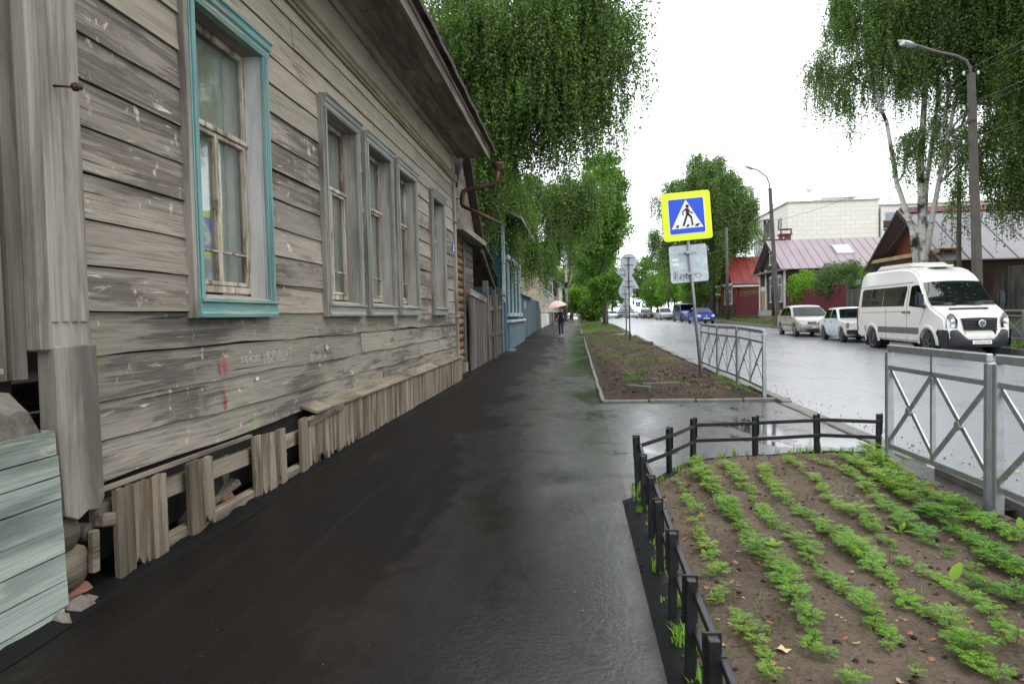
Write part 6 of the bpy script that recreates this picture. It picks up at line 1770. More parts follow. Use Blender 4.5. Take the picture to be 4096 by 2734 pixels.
def wire(label, a, b, sag, r=.009):
    a, b = Vector(a), Vector(b)
    pts_ = [a.lerp(b, i / 14) - Vector((0, 0, sag * 4 * (i / 14) * (1 - i / 14))) for i in range(15)]
    o = MB().tube(pts_, r, 5).build('overhead_wire', M['wire']); tag(o, label, 'wire', 'overhead wires')
T1 = nx(12.22, 8.5); T2 = (12.85, 46.6, 9.35); T3 = (13.9, 64.5, 8.9)
for k, (dx, dz) in enumerate(((-.22, .05), (.22, .05), (-.22, -1.05), (.22, -1.05), (-.22, -2.15))):
    wire('overhead wire %s between the two street lamps' % ['upper left', 'upper right', 'middle left', 'middle right', 'lowest'][k], (T1[0] + dx, T1[1], T1[2] + dz), (T2[0] + dx, T2[1], T2[2] + dz), .45)
    wire('overhead wire %s running on past the second street lamp' % ['upper left', 'upper right', 'middle left', 'middle right', 'lowest'][k], (T2[0] + dx, T2[1], T2[2] + dz), (T3[0] + dx, T3[1], T3[2] + dz * .8), .35)
    wire('overhead wire %s leaving the near lamp towards the right edge' % ['upper left', 'upper right', 'middle left', 'middle right', 'lowest'][k], (T1[0] + dx, T1[1], T1[2] + dz), (13.4 + dx, -6, 9.0 + dz), .4)
wire('yellowish cable crossing the street, upper of three', (T2[0], T2[1], 8.4), (-2.7, 57, 6.3), .5, .016)
wire('yellowish cable crossing the street, middle of three', (T2[0], T2[1], 7.4), (-2.7, 60, 6.0), .4, .016)
wire('yellowish cable crossing the street, lowest of three', (14.95, 53.6, 6.7), (-2.7, 66, 5.2), .4, .016)
wire('service cable from the lamp to the brown house gable', (T1[0], T1[1], 7.6), (15.6, 36.6, 3.9), .3, .012)

# ------------------------------------------------------------------ woman with umbrella
def skin_mesh(name, nodes, edges):
    me = bpy.data.meshes.new(name)
    keys = list(nodes)
    me.from_pydata([nodes[k][0] for k in keys], [(keys.index(a), keys.index(b)) for a, b in edges], [])
    o = bpy.data.objects.new(name, me); COL.objects.link(o)
    md = o.modifiers.new('s', 'SKIN'); md.use_smooth_shade = True
    for i, k in enumerate(keys):
        r = nodes[k][1]
        me.skin_vertices[0].data[i].radius = r if isinstance(r, tuple) else (r, r)
    me.skin_vertices[0].data[0].use_root = True
    sb = o.modifiers.new('d', 'SUBSURF'); sb.levels = 1; sb.render_levels = 1
    dg = bpy.context.evaluated_depsgraph_get()
    out = bpy.data.meshes.new_from_object(o.evaluated_get(dg))
    bpy.data.objects.remove(o); bpy.data.meshes.remove(me)
    return out
PX, PY = -.80, 36.6
nd = {'pel': ((0, 0, .90), (.155, .115)), 'wst': ((0, 0, 1.06), (.125, .095)), 'chs': ((0, .0, 1.24), (.155, .105)), 'shl': ((0, .01, 1.36), (.10, .08)), 'nck': ((0, .0, 1.44), .050), 'hd0': ((0, -.02, 1.52), (.070, .085)), 'hd1': ((0, -.02, 1.60), (.072, .088)), 'hd2': ((0, -.01, 1.67), (.05, .06)),
      'rh': ((-.085, 0, .84), .085), 'rk': ((-.085, -.06, .47), .058), 'ra': ((-.080, .08, .10), .038), 'rt': ((-.085, -.06, .035), (.036, .026)),
      'lh': ((.085, 0, .84), .085), 'lk': ((.075, -.10, .47), .058), 'la': ((.065, -.16, .10), .038), 'lt': ((.065, -.31, .035), (.036, .026)),
      'rs': ((-.175, .01, 1.33), .062), 're': ((-.245, -.02, 1.08), .048), 'rw': ((-.14, -.20, 1.14), .030), 'rp': ((-.115, -.235, 1.17), (.030, .022)),
      'ls': ((.175, .01, 1.33), .062), 'le': ((.235, .04, 1.06), .047), 'lw': ((.27, -.04, .84), .030), 'lp': ((.275, -.06, .77), (.030, .020))}
eg = [('pel', 'wst'), ('wst', 'chs'), ('chs', 'shl'), ('shl', 'nck'), ('nck', 'hd0'), ('hd0', 'hd1'), ('hd1', 'hd2'), ('pel', 'rh'), ('rh', 'rk'), ('rk', 'ra'), ('ra', 'rt'), ('pel', 'lh'), ('lh', 'lk'), ('lk', 'la'), ('la', 'lt'),
      ('shl', 'rs'), ('rs', 're'), ('re', 'rw'), ('rw', 'rp'), ('shl', 'ls'), ('ls', 'le'), ('le', 'lw'), ('lw', 'lp')]
for k, (dx, ln) in enumerate(((-.022, .055), (-.007, .065), (.008, .060), (.022, .048))):
    nd['lf%d' % k] = ((.275 + dx * .6, -.065 + dx, .72 - ln * .4), .0095); nd['lg%d' % k] = ((.270 + dx * .6, -.075 + dx, .72 - ln), .008); eg += [('lp', 'lf%d' % k), ('lf%d' % k, 'lg%d' % k)]
    nd['rf%d' % k] = ((-.085, -.265, 1.20 - k * .020), .0095); nd['rg%d' % k] = ((-.110, -.285, 1.20 - k * .020), .008); eg += [('rp', 'rf%d' % k), ('rf%d' % k, 'rg%d' % k)]
nd['lth'] = ((.25, -.09, .735), .009); eg.append(('lp', 'lth')); nd['rth'] = ((-.14, -.27, 1.215), .009); eg.append(('rp', 'rth'))
pm = skin_mesh('person', nd, eg)
M['skin'] = plain('skin', (.50, .30, .22), .55); M['jacket'] = plain('black_jacket', (.012, .012, .014), .8, var=.3); M['jeans'] = plain('navy_trousers', (.018, .024, .06), .8, var=.2)
M['shoe'] = plain('beige_flat_shoes', (.42, .32, .24), .6); M['hair'] = plain('dark_hair', (.02, .014, .01), .6); M['tee'] = plain('grey_top', (.35, .33, .34), .8)
for m_ in ('jacket', 'jeans', 'skin', 'shoe', 'tee'): pm.materials.append(M[m_])
for p in pm.polygons:
    c = p.center
    if c.z > 1.415: i = 2
    elif c.z < .075: i = 3
    elif c.z < .14: i = 2
    elif abs(c.x) > .20 and c.z < .88: i = 2
    elif c.y < -.19 and c.z > 1.0: i = 2
    elif c.z < .84: i = 1
    elif abs(c.x) < .035 and c.y < -.05 and c.z > 1.0: i = 4
    else: i = 0
    p.material_index = i; p.use_smooth = True
pe = obj('person', pm); pe.location = (PX, PY, gz(PY)); pe.scale = (.97, .97, .97)
tag(pe, 'person in black jacket and navy trousers walking under an umbrella', 'person')
MB().lathe([(0, .17), (.06, .165), (.095, .12), (.10, .05), (.092, -.02), (.07, -.08), (.05, -.10)], 16, 'z', (0, .015, 1.56)).build('hair', M['hair'], pe)
MB().prism([(-.16, .82), (.16, .82), (.17, 1.0), (.13, 1.12), (-.13, 1.12), (-.17, 1.0)], -.10, .11, 'y').build('jacket_hem', M['jacket'], pe, .04, 2)
MB().lathe([(0, 0), (.012, .0), (.006, .03), (0, .03)], 8, 'y', (0, -.12, 1.60)).build('nose', M['skin'], pe)
for s_ in (-1, 1): MB().lathe([(0, -.004), (.009, 0), (0, .004)], 8, 'y', (s_ * .03, -.103, 1.615)).build('eye', M['black'], pe); MB().lathe([(0, -.01), (.02, 0), (0, .01)], 8, 'x', (s_ * .08, -.01, 1.60)).build('ear', M['skin'], pe)
MB().box(-.022, .022, -.108, -.10, 1.545, 1.553).build('mouth', plain('lips', (.35, .09, .08), .5), pe)
n = NT('floral_umbrella')
_v = n.vor(n.pos((26, 26, 26), local=True), 1.0)
_p = n.ramp(n.noise(n.pos((17, 17, 17), local=True), 1.0, 4, .7), [(.42, (.66, .52, .42)), (.52, (.62, .28, .24)), (.60, (.70, .58, .48)), (.70, (.50, .20, .18))])
M['floral'] = n.set(col=_p, rough=.6)
um = empty('umbrella', (PX - .105, PY - .26, gz(PY) + 1.15)); um.rotation_euler = (R(4), R(-11), R(10)); tag(um, 'pink and cream floral umbrella held by the walking person', 'umbrella')
vs = [(0, 0, .80)]; fs = []
for j in range(1, 6):
    t = j / 5
    for k in range(32):
        a = 2 * math.pi * k / 32
        sc = 1 - (.045 * t * abs(math.sin(a * 4)))
        rr = .54 * t * sc
        vs.append((rr * math.cos(a), rr * math.sin(a), .80 - .30 * t ** 2.1 + .02 * t * abs(math.sin(a * 4))))
for k in range(32): fs.append((0, 1 + k, 1 + (k + 1) % 32))
for j in range(4):
    for k in range(32): fs.append((1 + j * 32 + k, 1 + j * 32 + (k + 1) % 32, 33 + j * 32 + (k + 1) % 32, 33 + j * 32 + k))
MB().add(vs, fs, 0, True).build('canopy', M['floral'], um)
MB().tube([(0, 0, -.12), (0, 0, .86)], .007, 8).build('shaft', M['chrome'], um); MB().tube([(0, 0, -.12), (0, 0, .02)], .016, 8).build('handle', M['black'], um)
for k in range(8):
    a = 2 * math.pi * k / 8
    MB().tube([(0, 0, .79), (.28 * math.cos(a), .28 * math.sin(a), .71), (.53 * math.cos(a), .53 * math.sin(a), .495)], .004, 5).build('rib', M['chrome'], um)
hb = empty('handbag', (PX - .30, PY + .02, gz(PY) + .70)); tag(hb, 'beige handbag hanging at the walking person\'s side', 'handbag')
MB().prism([(-.10, -.10), (.10, -.10), (.08, .10), (-.08, .10)], -.05, .05, 'y').build('bag', M['shoe'], hb, .025, 2)
MB().tube([(-.06, 0, .10), (-.02, 0, .28), (.08, 0, .36)], .010, 6).build('strap', M['shoe'], hb)
# ================================================================== trees and shrubs
def leaf_mat(name, dark, mid, light, trans=.35):
    n = NT(name)
    r1 = n.irand()
    a = n.noise(n.pos((.7, .7, .7)), 1.0, 3, .6)
    f = n.m('ADD', n.m('MULTIPLY', r1, .55), n.m('MULTIPLY', a, .55))
    c = n.ramp(f, [(.25, dark), (.55, mid), (.88, light)])
    d = n.b
    n.set(col=c, rough=.45, spec=.35)
    tr = n.n('ShaderNodeBsdfTranslucent', {'Color': n.mix(1.0, c, (1.35, 1.5, .7), 'MULTIPLY')})
    ms = n.n('ShaderNodeMixShader', {0: trans, 1: d.outputs[0], 2: tr.outputs[0]})
    n.t.links.new(ms.outputs[0], n.t.nodes['Material Output'].inputs['Surface'])
    return n.mat
M['birch_leaf'] = leaf_mat('birch_leaves', (.044, .095, .021), (.092, .178, .035), (.185, .28, .052), .48)
M['birch_leaf2'] = leaf_mat('pale_birch_leaves', (.068, .128, .034), (.118, .208, .050), (.19, .29, .075), .45)
M['maple_leaf'] = leaf_mat('maple_leaves', (.042, .108, .016), (.084, .195, .026), (.20, .29, .045), .45)
M['bright_leaf'] = leaf_mat('bright_leaves', (.075, .17, .018), (.14, .29, .03), (.26, .40, .06), .45)
M['bush_leaf'] = leaf_mat('bush_leaves', (.045, .090, .030), (.085, .15, .052), (.15, .22, .09))
n = NT('birch_bark')
_z = n.pos((3, 3, 14), local=False)
_b = n.ramp(n.noise(_z, 1.0, 4, .6, .4), [(.34, 1.0), (.42, 0.0)])
_r = n.ramp(n.noise(n.pos((1.3, 1.3, 1.1)), 1.0, 4, .6), [(.50, 0.0), (.60, 1.0)])
_c = n.mix(n.m('MAXIMUM', _b, _r), (.62, .60, .56), (.035, .03, .027))
M['birch_bark'] = n.set(col=_c, rough=.75, spec=.3, normal=n.bump(_b, -.4, .01))
M['twig'] = plain('dark_twig', (.035, .025, .018), .8)
M['bark'] = plain('grey_brown_bark', (.12, .10, .082), .9, var=.35, vs=9, bumps=1.0, bs=16)

def leaf_cloud(c, sz, rs, droop=.6, up=None):
    """c (N,3) centres -> diamond leaves of random pose"""
    N = len(c)
    d = rs.normal(size=(N, 3)); d[:, 2] -= droop * 1.5
    d /= np.linalg.norm(d, axis=1)[:, None]
    q = rs.normal(size=(N, 3))
    s_ = np.cross(d, q); s_ /= (np.linalg.norm(s_, axis=1)[:, None] + 1e-9)
    L = (sz * rs.uniform(.65, 1.25, N))[:, None]
    Wd = L * .40
    v = np.empty((N, 4, 3))
    v[:, 0] = c
    v[:, 1] = c + d * L * .45 + s_ * Wd
    v[:, 2] = c + d * L
    v[:, 3] = c + d * L * .45 - s_ * Wd
    return v.reshape(-1, 3), np.arange(N * 4).reshape(N, 4)

def curve_pts(p, q, sag, k=6, jit=.0, rd=random):
    p, q = Vector(p), Vector(q)
    out = []
    for i in range(k + 1):
        t = i / k
        o = p.lerp(q, t) + Vector((0, 0, sag * math.sin(math.pi * t)))
        if 0 < i < k: o += Vector((rd.uniform(-jit, jit), rd.uniform(-jit, jit), rd.uniform(-jit, jit)))
        out.append(o)
    return out

def weeping_tree(name, label, base, trunks, blobs, nstr, strand, leaf, lm, bark, seed, group=None, lps=26, limbs=18, twigs=True, cat='tree', spread=.05):
    """trunks: list of (points, r0, r1); blobs: (cx,cy,cz,rx,ry,rz,weight) volumes that strands hang from"""
    rd = random.Random(seed); rs = np.random.default_rng(seed)
    root = empty(name, base)
    tag(root, label, cat, group)
    tm = MB()
    axis = []
    for pts_, r0, r1 in trunks:
        k = len(pts_)
        tm.tube([(x - base[0], y - base[1], z - base[2]) for x, y, z in pts_], [r0 + (r1 - r0) * i / (k - 1) for i in range(k)], 10)
        for a, b in zip(pts_, pts_[1:]):
            for t in (0, .33, .66): axis.append(Vector(a).lerp(Vector(b), t))
    tm.build('trunk', bark, root, fix=False)
    wts = np.array([b[6] * b[3] * b[4] * b[5] for b in blobs]); wts /= wts.sum()
    lim = MB()
    ncl = max(30, nstr // 22)
    cl = []
    for i in range(ncl):
        b = blobs[rs.choice(len(blobs), p=wts)]
        while True:
            u = rs.uniform(-1, 1, 3)
            r2 = (u ** 2).sum()
            if .12 < r2 < 1: break
        cl.append((b[0] + u[0] * b[3], b[1] + u[1] * b[4], b[2] + u[2] * b[5]))
    cl = np.array(cl)
    cr = float(np.mean([b[3] for b in blobs])) * .13
    pick = np.concatenate([np.arange(ncl), rs.integers(0, ncl, nstr - ncl)])
    starts = cl[pick] + np.clip(rs.normal(size=(nstr, 3)), -1.6, 1.6) * np.array([cr, cr, cr * .55])
    # limbs from the trunk axis to some of the strand tops
    for i in range(limbs):
        t = Vector(starts[i % len(starts)])
        cand = [a for a in axis if a.z < t.z + .5 and a.z > base[2] + 2.0] or axis
        a = min(cand, key=lambda p: (p - t).length + abs(p.z - (t.z - 2.2)) * .8)
        pp = curve_pts(a, t, .35, 6, .12, rd)
        L = (t - a).length
        lim.tube([p - Vector(base) for p in pp], [max(.012, .02 * L * (1 - .85 * j / 6)) for j in range(7)], 6)
    if limbs: lim.build('limb', bark, root, fix=False)['kind'] = 'stuff'
    # hanging strands
    K = lps
    ln = strand[0] + (strand[1] - strand[0]) * rs.random(nstr) ** 1.4
    t = np.linspace(0, 1, K)[None, :]
    out = np.clip(rs.normal(size=(nstr, 2)), -1.5, 1.5) * .22 + (rs.normal(size=(ncl, 2)) * .25)[pick]
    P = np.empty((nstr, K, 3))
    drop = np.where(t < .15, .1 * (t / .15), .1 + .9 * (t - .15) / .85)
    for ax in range(2):
        P[:, :, ax] = starts[:, ax, None] + out[:, ax, None] * np.minimum(1, t * 2.2) + rs.normal(size=(nstr, 1)) * .10 * t
    P[:, :, 2] = starts[:, 2, None] + .12 * np.sin(np.minimum(1, t * 3) * math.pi) - ln[:, None] * drop
    # the bare twigs the leaves hang on
    ks = [0, K // 4, K // 2, (3 * K) // 4, int(K * .93)]
    Q = P[:, ks, :] - np.array(base); Q = Q[starts[:, 2] - ln > base[2] + 1.4]
    tw = .006 * (leaf / .08)
    sd = rs.normal(size=(len(Q), 1, 3)) * np.array([1, 1, .1]); sd /= np.linalg.norm(sd, axis=2, keepdims=True)
    tv = np.stack([Q - sd * tw, Q + sd * tw], 2).reshape(-1, 3)
    kk = (np.arange(len(Q))[:, None] * 10 + np.arange(4)[None, :] * 2).ravel()[:, None]
    o = obj('twigs', np_mesh('twigs', tv, kk + np.array([[0, 1, 3, 2]])), root, M['twig']); o['kind'] = 'stuff'
    C = P.reshape(-1, 3) + np.clip(rs.normal(size=(nstr * K, 3)), -1.7, 1.7) * spread
    gz_ = base[2] + 1.6
    C = C[C[:, 2] > gz_]
    v, f = leaf_cloud(C - np.array(base), leaf, rs, .8)
    o = obj('crown', np_mesh('crown', v, f), root, lm)
    o['kind'] = 'stuff'
    return root

def leafy_tree(name, label, base, trunk_h, r0, blobs, nclump, per, clump_r, leaf, lm, bark, seed, group=None, limbs=10, cat='tree', lean=(0, 0), top=None):
    rd = random.Random(seed); rs = np.random.default_rng(seed)
    root = empty(name, base)
    tag(root, label, cat, group)
    if trunk_h > 0:
        th = top or trunk_h
        pts_ = [(lean[0] * i / 5 + rd.uniform(-.04, .04) * (i > 0), lean[1] * i / 5 + rd.uniform(-.04, .04) * (i > 0), th * i / 5 - .05) for i in range(6)]
        MB().tube(pts_, [r0 * (1.25 if i == 0 else 1 - .13 * i) for i in range(6)], 10).build('trunk', bark, root, fix=False)
    wts = np.array([b[6] * b[3] * b[4] * b[5] for b in blobs]); wts /= wts.sum()
    ctr = []
    for i in range(nclump):
        b = blobs[rs.choice(len(blobs), p=wts)]
        while True:
            u = rs.uniform(-1, 1, 3); r2 = (u ** 2).sum()
            if .25 < r2 < 1: break
        ctr.append((b[0] + u[0] * b[3] - base[0], b[1] + u[1] * b[4] - base[1], b[2] + u[2] * b[5] - base[2]))
    ctr = np.array(ctr)
    if limbs and trunk_h > 0:
        lim = MB()
        for i in range(limbs):
            t = Vector(ctr[i]); a = Vector((lean[0] * .7, lean[1] * .7, min(trunk_h * .95, max(trunk_h * .45, t.z - 1.0))))
            pp = curve_pts(a, t, .2, 5, .08, rd)
            lim.tube(pp, [max(.01, r0 * .45 * (1 - .85 * j / 5)) for j in range(6)], 6)
        lim.build('limb', bark, root, fix=False)['kind'] = 'stuff'
    cs = clump_r * rs.uniform(.6, 1.3, nclump)
    C = (ctr[:, None, :] + np.clip(rs.normal(size=(nclump, per, 3)), -1.7, 1.7) * cs[:, None, None] * np.array([.6, .6, .42])).reshape(-1, 3)
    C = C[C[:, 2] > .12]
    v, f = leaf_cloud(C, leaf, rs, .35)
    o = obj('crown', np_mesh('crown', v, f), root, lm)
    o['kind'] = 'stuff'
    return root

# big birch behind the house, hanging over the pavement
weeping_tree('birch_tree', 'large dark birch hanging over the pavement behind the grey house', (-4.3, 23.0, gz(23)),
    [([(-4.3, 23, .1), (-4.35, 22.9, 3), (-4.1, 22.7, 6.5), (-3.7, 22.6, 9.5), (-3.5, 22.4, 11.2), (-3.4, 22.4, 12.6)], .30, .06),
     ([(-4.1, 22.7, 6.0), (-3.0, 22.2, 8.3), (-1.6, 21.8, 10.3), (-.2, 21.6, 12.4)], .13, .04),
     ([(-4.2, 22.8, 4.5), (-3.3, 22.0, 6.2), (-2.4, 21.2, 7.3), (-1.0, 20.6, 7.9)], .11, .03)],
    [(-3.9, 22.4, 9.4, 3.4, 2.6, 3.2, 1.0), (-1.5, 22, 9.8, 2.9, 2.2, 2.3, 1.05), (-.2, 21.6, 10.6, 2.6, 1.8, 1.7, 1.1), (-4.4, 21.6, 6.2, 2.1, 2.0, 1.6, 1.3), (.7, 21.6, 8.9, 1.6, 1.2, 1.3, .9), (-.9, 22.2, 7.5, 1.9, .9, 1.0, .9)],
    8600, (.6, 2.6), .082, M['birch_leaf'], M['bark'], 21, 'birches along the street', lps=34, limbs=60)
weeping_tree('birch_tree', 'birch branches drooping low over the plank fence and blue house', (-4.6, 29.0, gz(29)),
    [([(-4.6, 29, .1), (-4.5, 28.9, 4), (-4.0, 28.6, 8), (-3.6, 28.3, 11)], .22, .05)],
    [(-3.6, 28, 6.8, 1.5, 2.3, 2.2, 1.0), (-3.1, 27.6, 4.8, .9, 1.7, 1.2, 1.2), (-4.4, 28.5, 9.0, 2.2, 2.5, 2.2, .8), (-3.0, 29.5, 6.0, .8, 1.5, 1.3, .9)],
    3000, (.6, 1.9), .085, M['birch_leaf'], M['bark'], 22, 'birches along the street', lps=26, limbs=22)
weeping_tree('birch_tree', 'birch leaning out over the pale blue fence further along', (-4.6, 47.0, gz(47)),
    [([(-4.6, 47, .3), (-4.3, 47, 5), (-3.6, 46.8, 8.5), (-2.8, 46.6, 11.2)], .24, .05), ([(-4.4, 47, 4), (-3.0, 46.6, 7), (-1.0, 46.4, 9), (1.0, 46.5, 10)], .12, .04)],
    [(-2.8, 46.6, 9.8, 2.4, 2.2, 2.0, 1.0), (-.4, 46.4, 9.2, 2.0, 1.8, 1.7, 1.1), (1.2, 46.6, 9.8, 1.5, 1.6, 1.3, .8), (-4.0, 46.8, 7.0, 1.8, 2.0, 2.2, 1.0), (-2.4, 46.4, 5.6, 1.3, 1.6, 1.2, .9)],
    2500, (.8, 3.2), .11, M['birch_leaf2'], M['bark'], 28, 'birches along the street', lps=28, limbs=18, spread=.09)
# white-stemmed birch group by the van
B = (14.4, 30.2, .3)
weeping_tree('birch_tree', 'tall birch with four white stems standing behind the white van', B,
    [([(14.4, 30.2, .2), (14.45, 30.2, 2.2), (14.5, 30.2, 4.2), (14.42, 30.2, 7.5), (14.6, 30.1, 11), (14.5, 30, 16)], .25, .06),
     ([(14.3, 30.15, 2.6), (14.05, 30.1, 4.6), (13.4, 30, 6.5), (12.95, 29.9, 9.0), (12.2, 29.9, 11.0)], .14, .05),
     ([(14.5, 30.1, 3.0), (14.85, 30.0, 5.4), (15.4, 30, 8.4), (16.1, 30, 11.6)], .13, .05),
     ([(14.55, 30.3, 3.5), (14.75, 30.4, 6.5), (15.2, 30.4, 10), (15.2, 30.3, 13)], .12, .05)],
    [(13.3, 30, 12.6, 2.2, 2.2, 1.8, 1.0), (11.3, 29.8, 11.7, 1.6, 1.6, 1.6, 1.0), (15.2, 29.8, 12.5, 2.6, 2.2, 2.4, 1.1), (14.0, 30.2, 15.3, 3.6, 3.0, 2.6, 1.0), (16.2, 29.7, 9.5, 1.3, 1.6, 2.6, .7), (14.0, 30.8, 9.2, 1.2, 1.0, .9, .35), (12.9, 29.7, 7.4, .7, .7, .9, .5), (17.6, 29.5, 12.5, 2.2, 2.2, 3.2, 1.0), (15.9, 29.4, 7.4, 1.1, 1.0, 1.5, 1.0), (13.7, 29.5, 8.4, .8, .8, 1.1, .8)],
    5800, (.6, 2.4), .086, M['birch_leaf2'], M['birch_bark'], 23, 'birches along the street', lps=30, limbs=44)
weeping_tree('birch_tree', 'dense birch crown filling the right edge behind the street lamp', (17.8, 27.0, .9),
    [([(17.8, 27, .8), (17.7, 27, 5), (17.4, 26.9, 9), (17.2, 26.8, 14)], .26, .07)],
    [(17.8, 26.6, 11.5, 2.4, 2.2, 3.2, 1.1), (17.0, 26.2, 8.2, 1.7, 1.6, 2.4, 1.1), (18.0, 26.5, 6.6, 1.9, 1.6, 1.6, 1.0), (15.9, 26.4, 11.2, 1.6, 1.6, 2.2, .8), (17.2, 26.5, 14.8, 3.0, 2.6, 2.0, 1.0), (16.4, 27.6, 7.4, 1.8, 1.0, 1.3, 1.5), (15.3, 27.6, 6.4, .9, .7, .8, 1.0), (17.6, 26.0, 5.6, 1.2, .8, 1.0, 1.4)],
    7000, (.6, 2.6), .088, M['birch_leaf'], M['bark'], 24, 'birches along the street', lps=28, limbs=26)
weeping_tree('birch_tree', 'unseen birch added beyond the right edge for the windscreen reflection', (17.6, 20.5, .9),  # out of frame, put in to darken the reflection in the minibus windscreen
    [([(17.6, 20.5, .8), (17.5, 20.5, 5), (17.2, 20.6, 9), (17.0, 20.6, 14)], .26, .07)],
    [(17.2, 20.8, 11.0, 2.6, 2.8, 3.0, 1.0), (16.6, 21.0, 8.2, 1.9, 2.4, 1.8, 1.0), (18.2, 20.5, 13.5, 3.0, 2.6, 2.2, 1.0)],
    1100, (.6, 2.0), .15, M['birch_leaf'], M['bark'], 27, 'birches along the street', lps=26, limbs=14)
leafy_tree('maple_tree', 'low maple boughs over the dark fence at the right edge', (18.3, 24.2, .9), 4.2, .12,
    [(18.0, 24.0, 4.6, 1.5, 1.2, 1.3, 1.0), (17.1, 23.7, 3.9, .8, .8, .6, .8), (18.8, 24, 5.6, 1.5, 1.2, 1.2, 1.0)], 180, 60, .34, .10, M['maple_leaf'], M['bark'], 31, None, 12)
# birch down the street on the right
weeping_tree('birch_tree', 'broad weeping birch far down the street above the parked blue cars', (14.8, 76, .9),
    [([(14.8, 76, .5), (14.8, 76, 6), (14.6, 76, 11), (14.7, 76, 17)], .32, .08), ([(14.7, 76, 6), (13.0, 75.5, 10), (11.5, 75.5, 13)], .16, .05), ([(14.7, 76, 7), (16.5, 75.5, 11), (18, 75.5, 14)], .16, .05)],
    [(14.2, 75.5, 15.0, 3.2, 3, 3.6, 1.0), (11.6, 75.3, 13.0, 2.8, 2.5, 3.0, 1.0), (9.4, 75, 9.0, 1.4, 1.6, 1.6, .8), (16.6, 75.3, 13.0, 2.8, 2.6, 3.0, 1.0), (18.2, 75, 10.5, 1.6, 1.8, 2.0, .9), (14.4, 75, 9.0, 4.2, 2.4, 2.4, .8)],
    4600, (1.4, 4.6), .16, M['birch_leaf2'], M['bark'], 25, 'birches along the street', lps=30, limbs=20, spread=.12)
weeping_tree('birch_tree', 'distant weeping birch over the far end of the pavement', (-1.4, 96, .4),
    [([(-1.4, 96, .4), (-1.2, 96, 7), (-.6, 95.8, 12), (-.2, 95.6, 17)], .26, .06), ([(-1.3, 96, 4), (.2, 95.6, 9), (1.6, 95, 13)], .14, .05)],
    [(.0, 95, 15, 3.6, 3.2, 3.6, 1.0), (1.8, 94.5, 12, 2.6, 2.6, 2.6, 1.0), (-2.2, 95, 12, 2.4, 2.6, 2.8, 1.0), (3.5, 94.6, 15.5, 2.6, 2.4, 2.6, .9)],
    1300, (2.0, 5.5), .19, M['birch_leaf2'], M['birch_bark'], 26, 'birches along the street', lps=30, limbs=12, spread=.15)
# trees in the grass strip
leafy_tree('maple_tree', 'tall narrow dark maple standing in the grass strip beyond the sign posts', (2.35, 55.0, gz(55)), 11, .20,
    [(2.3, 55, 10.6, 1.9, 1.8, 3.6, 1.1), (2.1, 55, 7.2, 1.55, 1.5, 2.2, 1.0), (2.6, 54.7, 8.6, 1.7, 1.5, 2.2, 1.0)], 420, 80, .50, .17, M['maple_leaf'], M['bark'], 32, 'trees in the grass strip', 16)
leafy_tree('maple_tree', 'young bright maple with thin stem at the front of the strip', (2.1, 49.0, gz(49)), 2.9, .06,
    [(2.1, 49, 3.2, 1.15, 1.0, .85, 1.0), (1.6, 49, 2.6, .9, .8, .55, .8), (2.75, 49.0, 3.5, .95, .8, .9, 1.0)], 140, 60, .32, .13, M['maple_leaf'], M['bark'], 33, 'trees in the grass strip', 9)
leafy_tree('maple_tree', 'thick-trunked old tree further back in the grass strip', (2.55, 88, .4), 7, .42,
    [(2.6, 88, 9.5, 2.5, 2.5, 3.2, 1.0), (2.2, 88, 6.4, 2.2, 2.2, 1.6, .8)], 260, 60, .65, .26, M['maple_leaf'], M['bark'], 34, 'trees in the grass strip', 10)
for i, (x, y, h, r, nm, lab) in enumerate([(.95, 104, 6.2, 1.9, 'bright_leaf', 'bright green young tree left of the utility pole'), (1.0, 122, 6.8, 2.1, 'bright_leaf', 'bright green tree furthest along the strip'), (2.0, 74, 3.6, 1.2, 'maple_leaf', 'small green tree behind the young maple'),
                               ]):
    leafy_tree('street_tree', lab, (x, y, .4), h * .55, .10, [(x, y, h * .62, r, r, h * .34, 1.0), (x - .3, y, h * .42, r * .8, r, h * .2, .8)], 150, 70, .6, .21, M[nm], M['bark'], 40 + i, 'trees in the grass strip', 8)
for i, (x, y, h, r, nm, lab) in enumerate([(16.4, 116, 9.4, 2.7, 'bright_leaf', 'bright green tree behind the far parked cars'), (18.5, 110, 8.0, 2.3, 'bright_leaf', 'lower bright green tree beside the far utility pole'),
                                           (15.0, 128, 8.5, 2.6, 'maple_leaf', 'darker tree past the far parked cars'), (15.2, 82.0, 8.2, 2.5, 'maple_leaf', 'spreading linden left of the small red house'), (16.8, 92, 7.6, 2.3, 'maple_leaf', 'linden behind the silver car'), (17.0, 97, 7.0, 2.2, 'bright_leaf', 'green tree above the silver car')]):
    leafy_tree('street_tree', lab, (x, y, rz(x, y)), h * .6, .16, [(x, y, h * .66, r, r, h * .34, 1.0), (x - .5, y, h * .48, r * .9, r, h * .2, .8)], 190, 70, .62, .21, M[nm], M['bark'], 60 + i, 'trees across the road', 10)
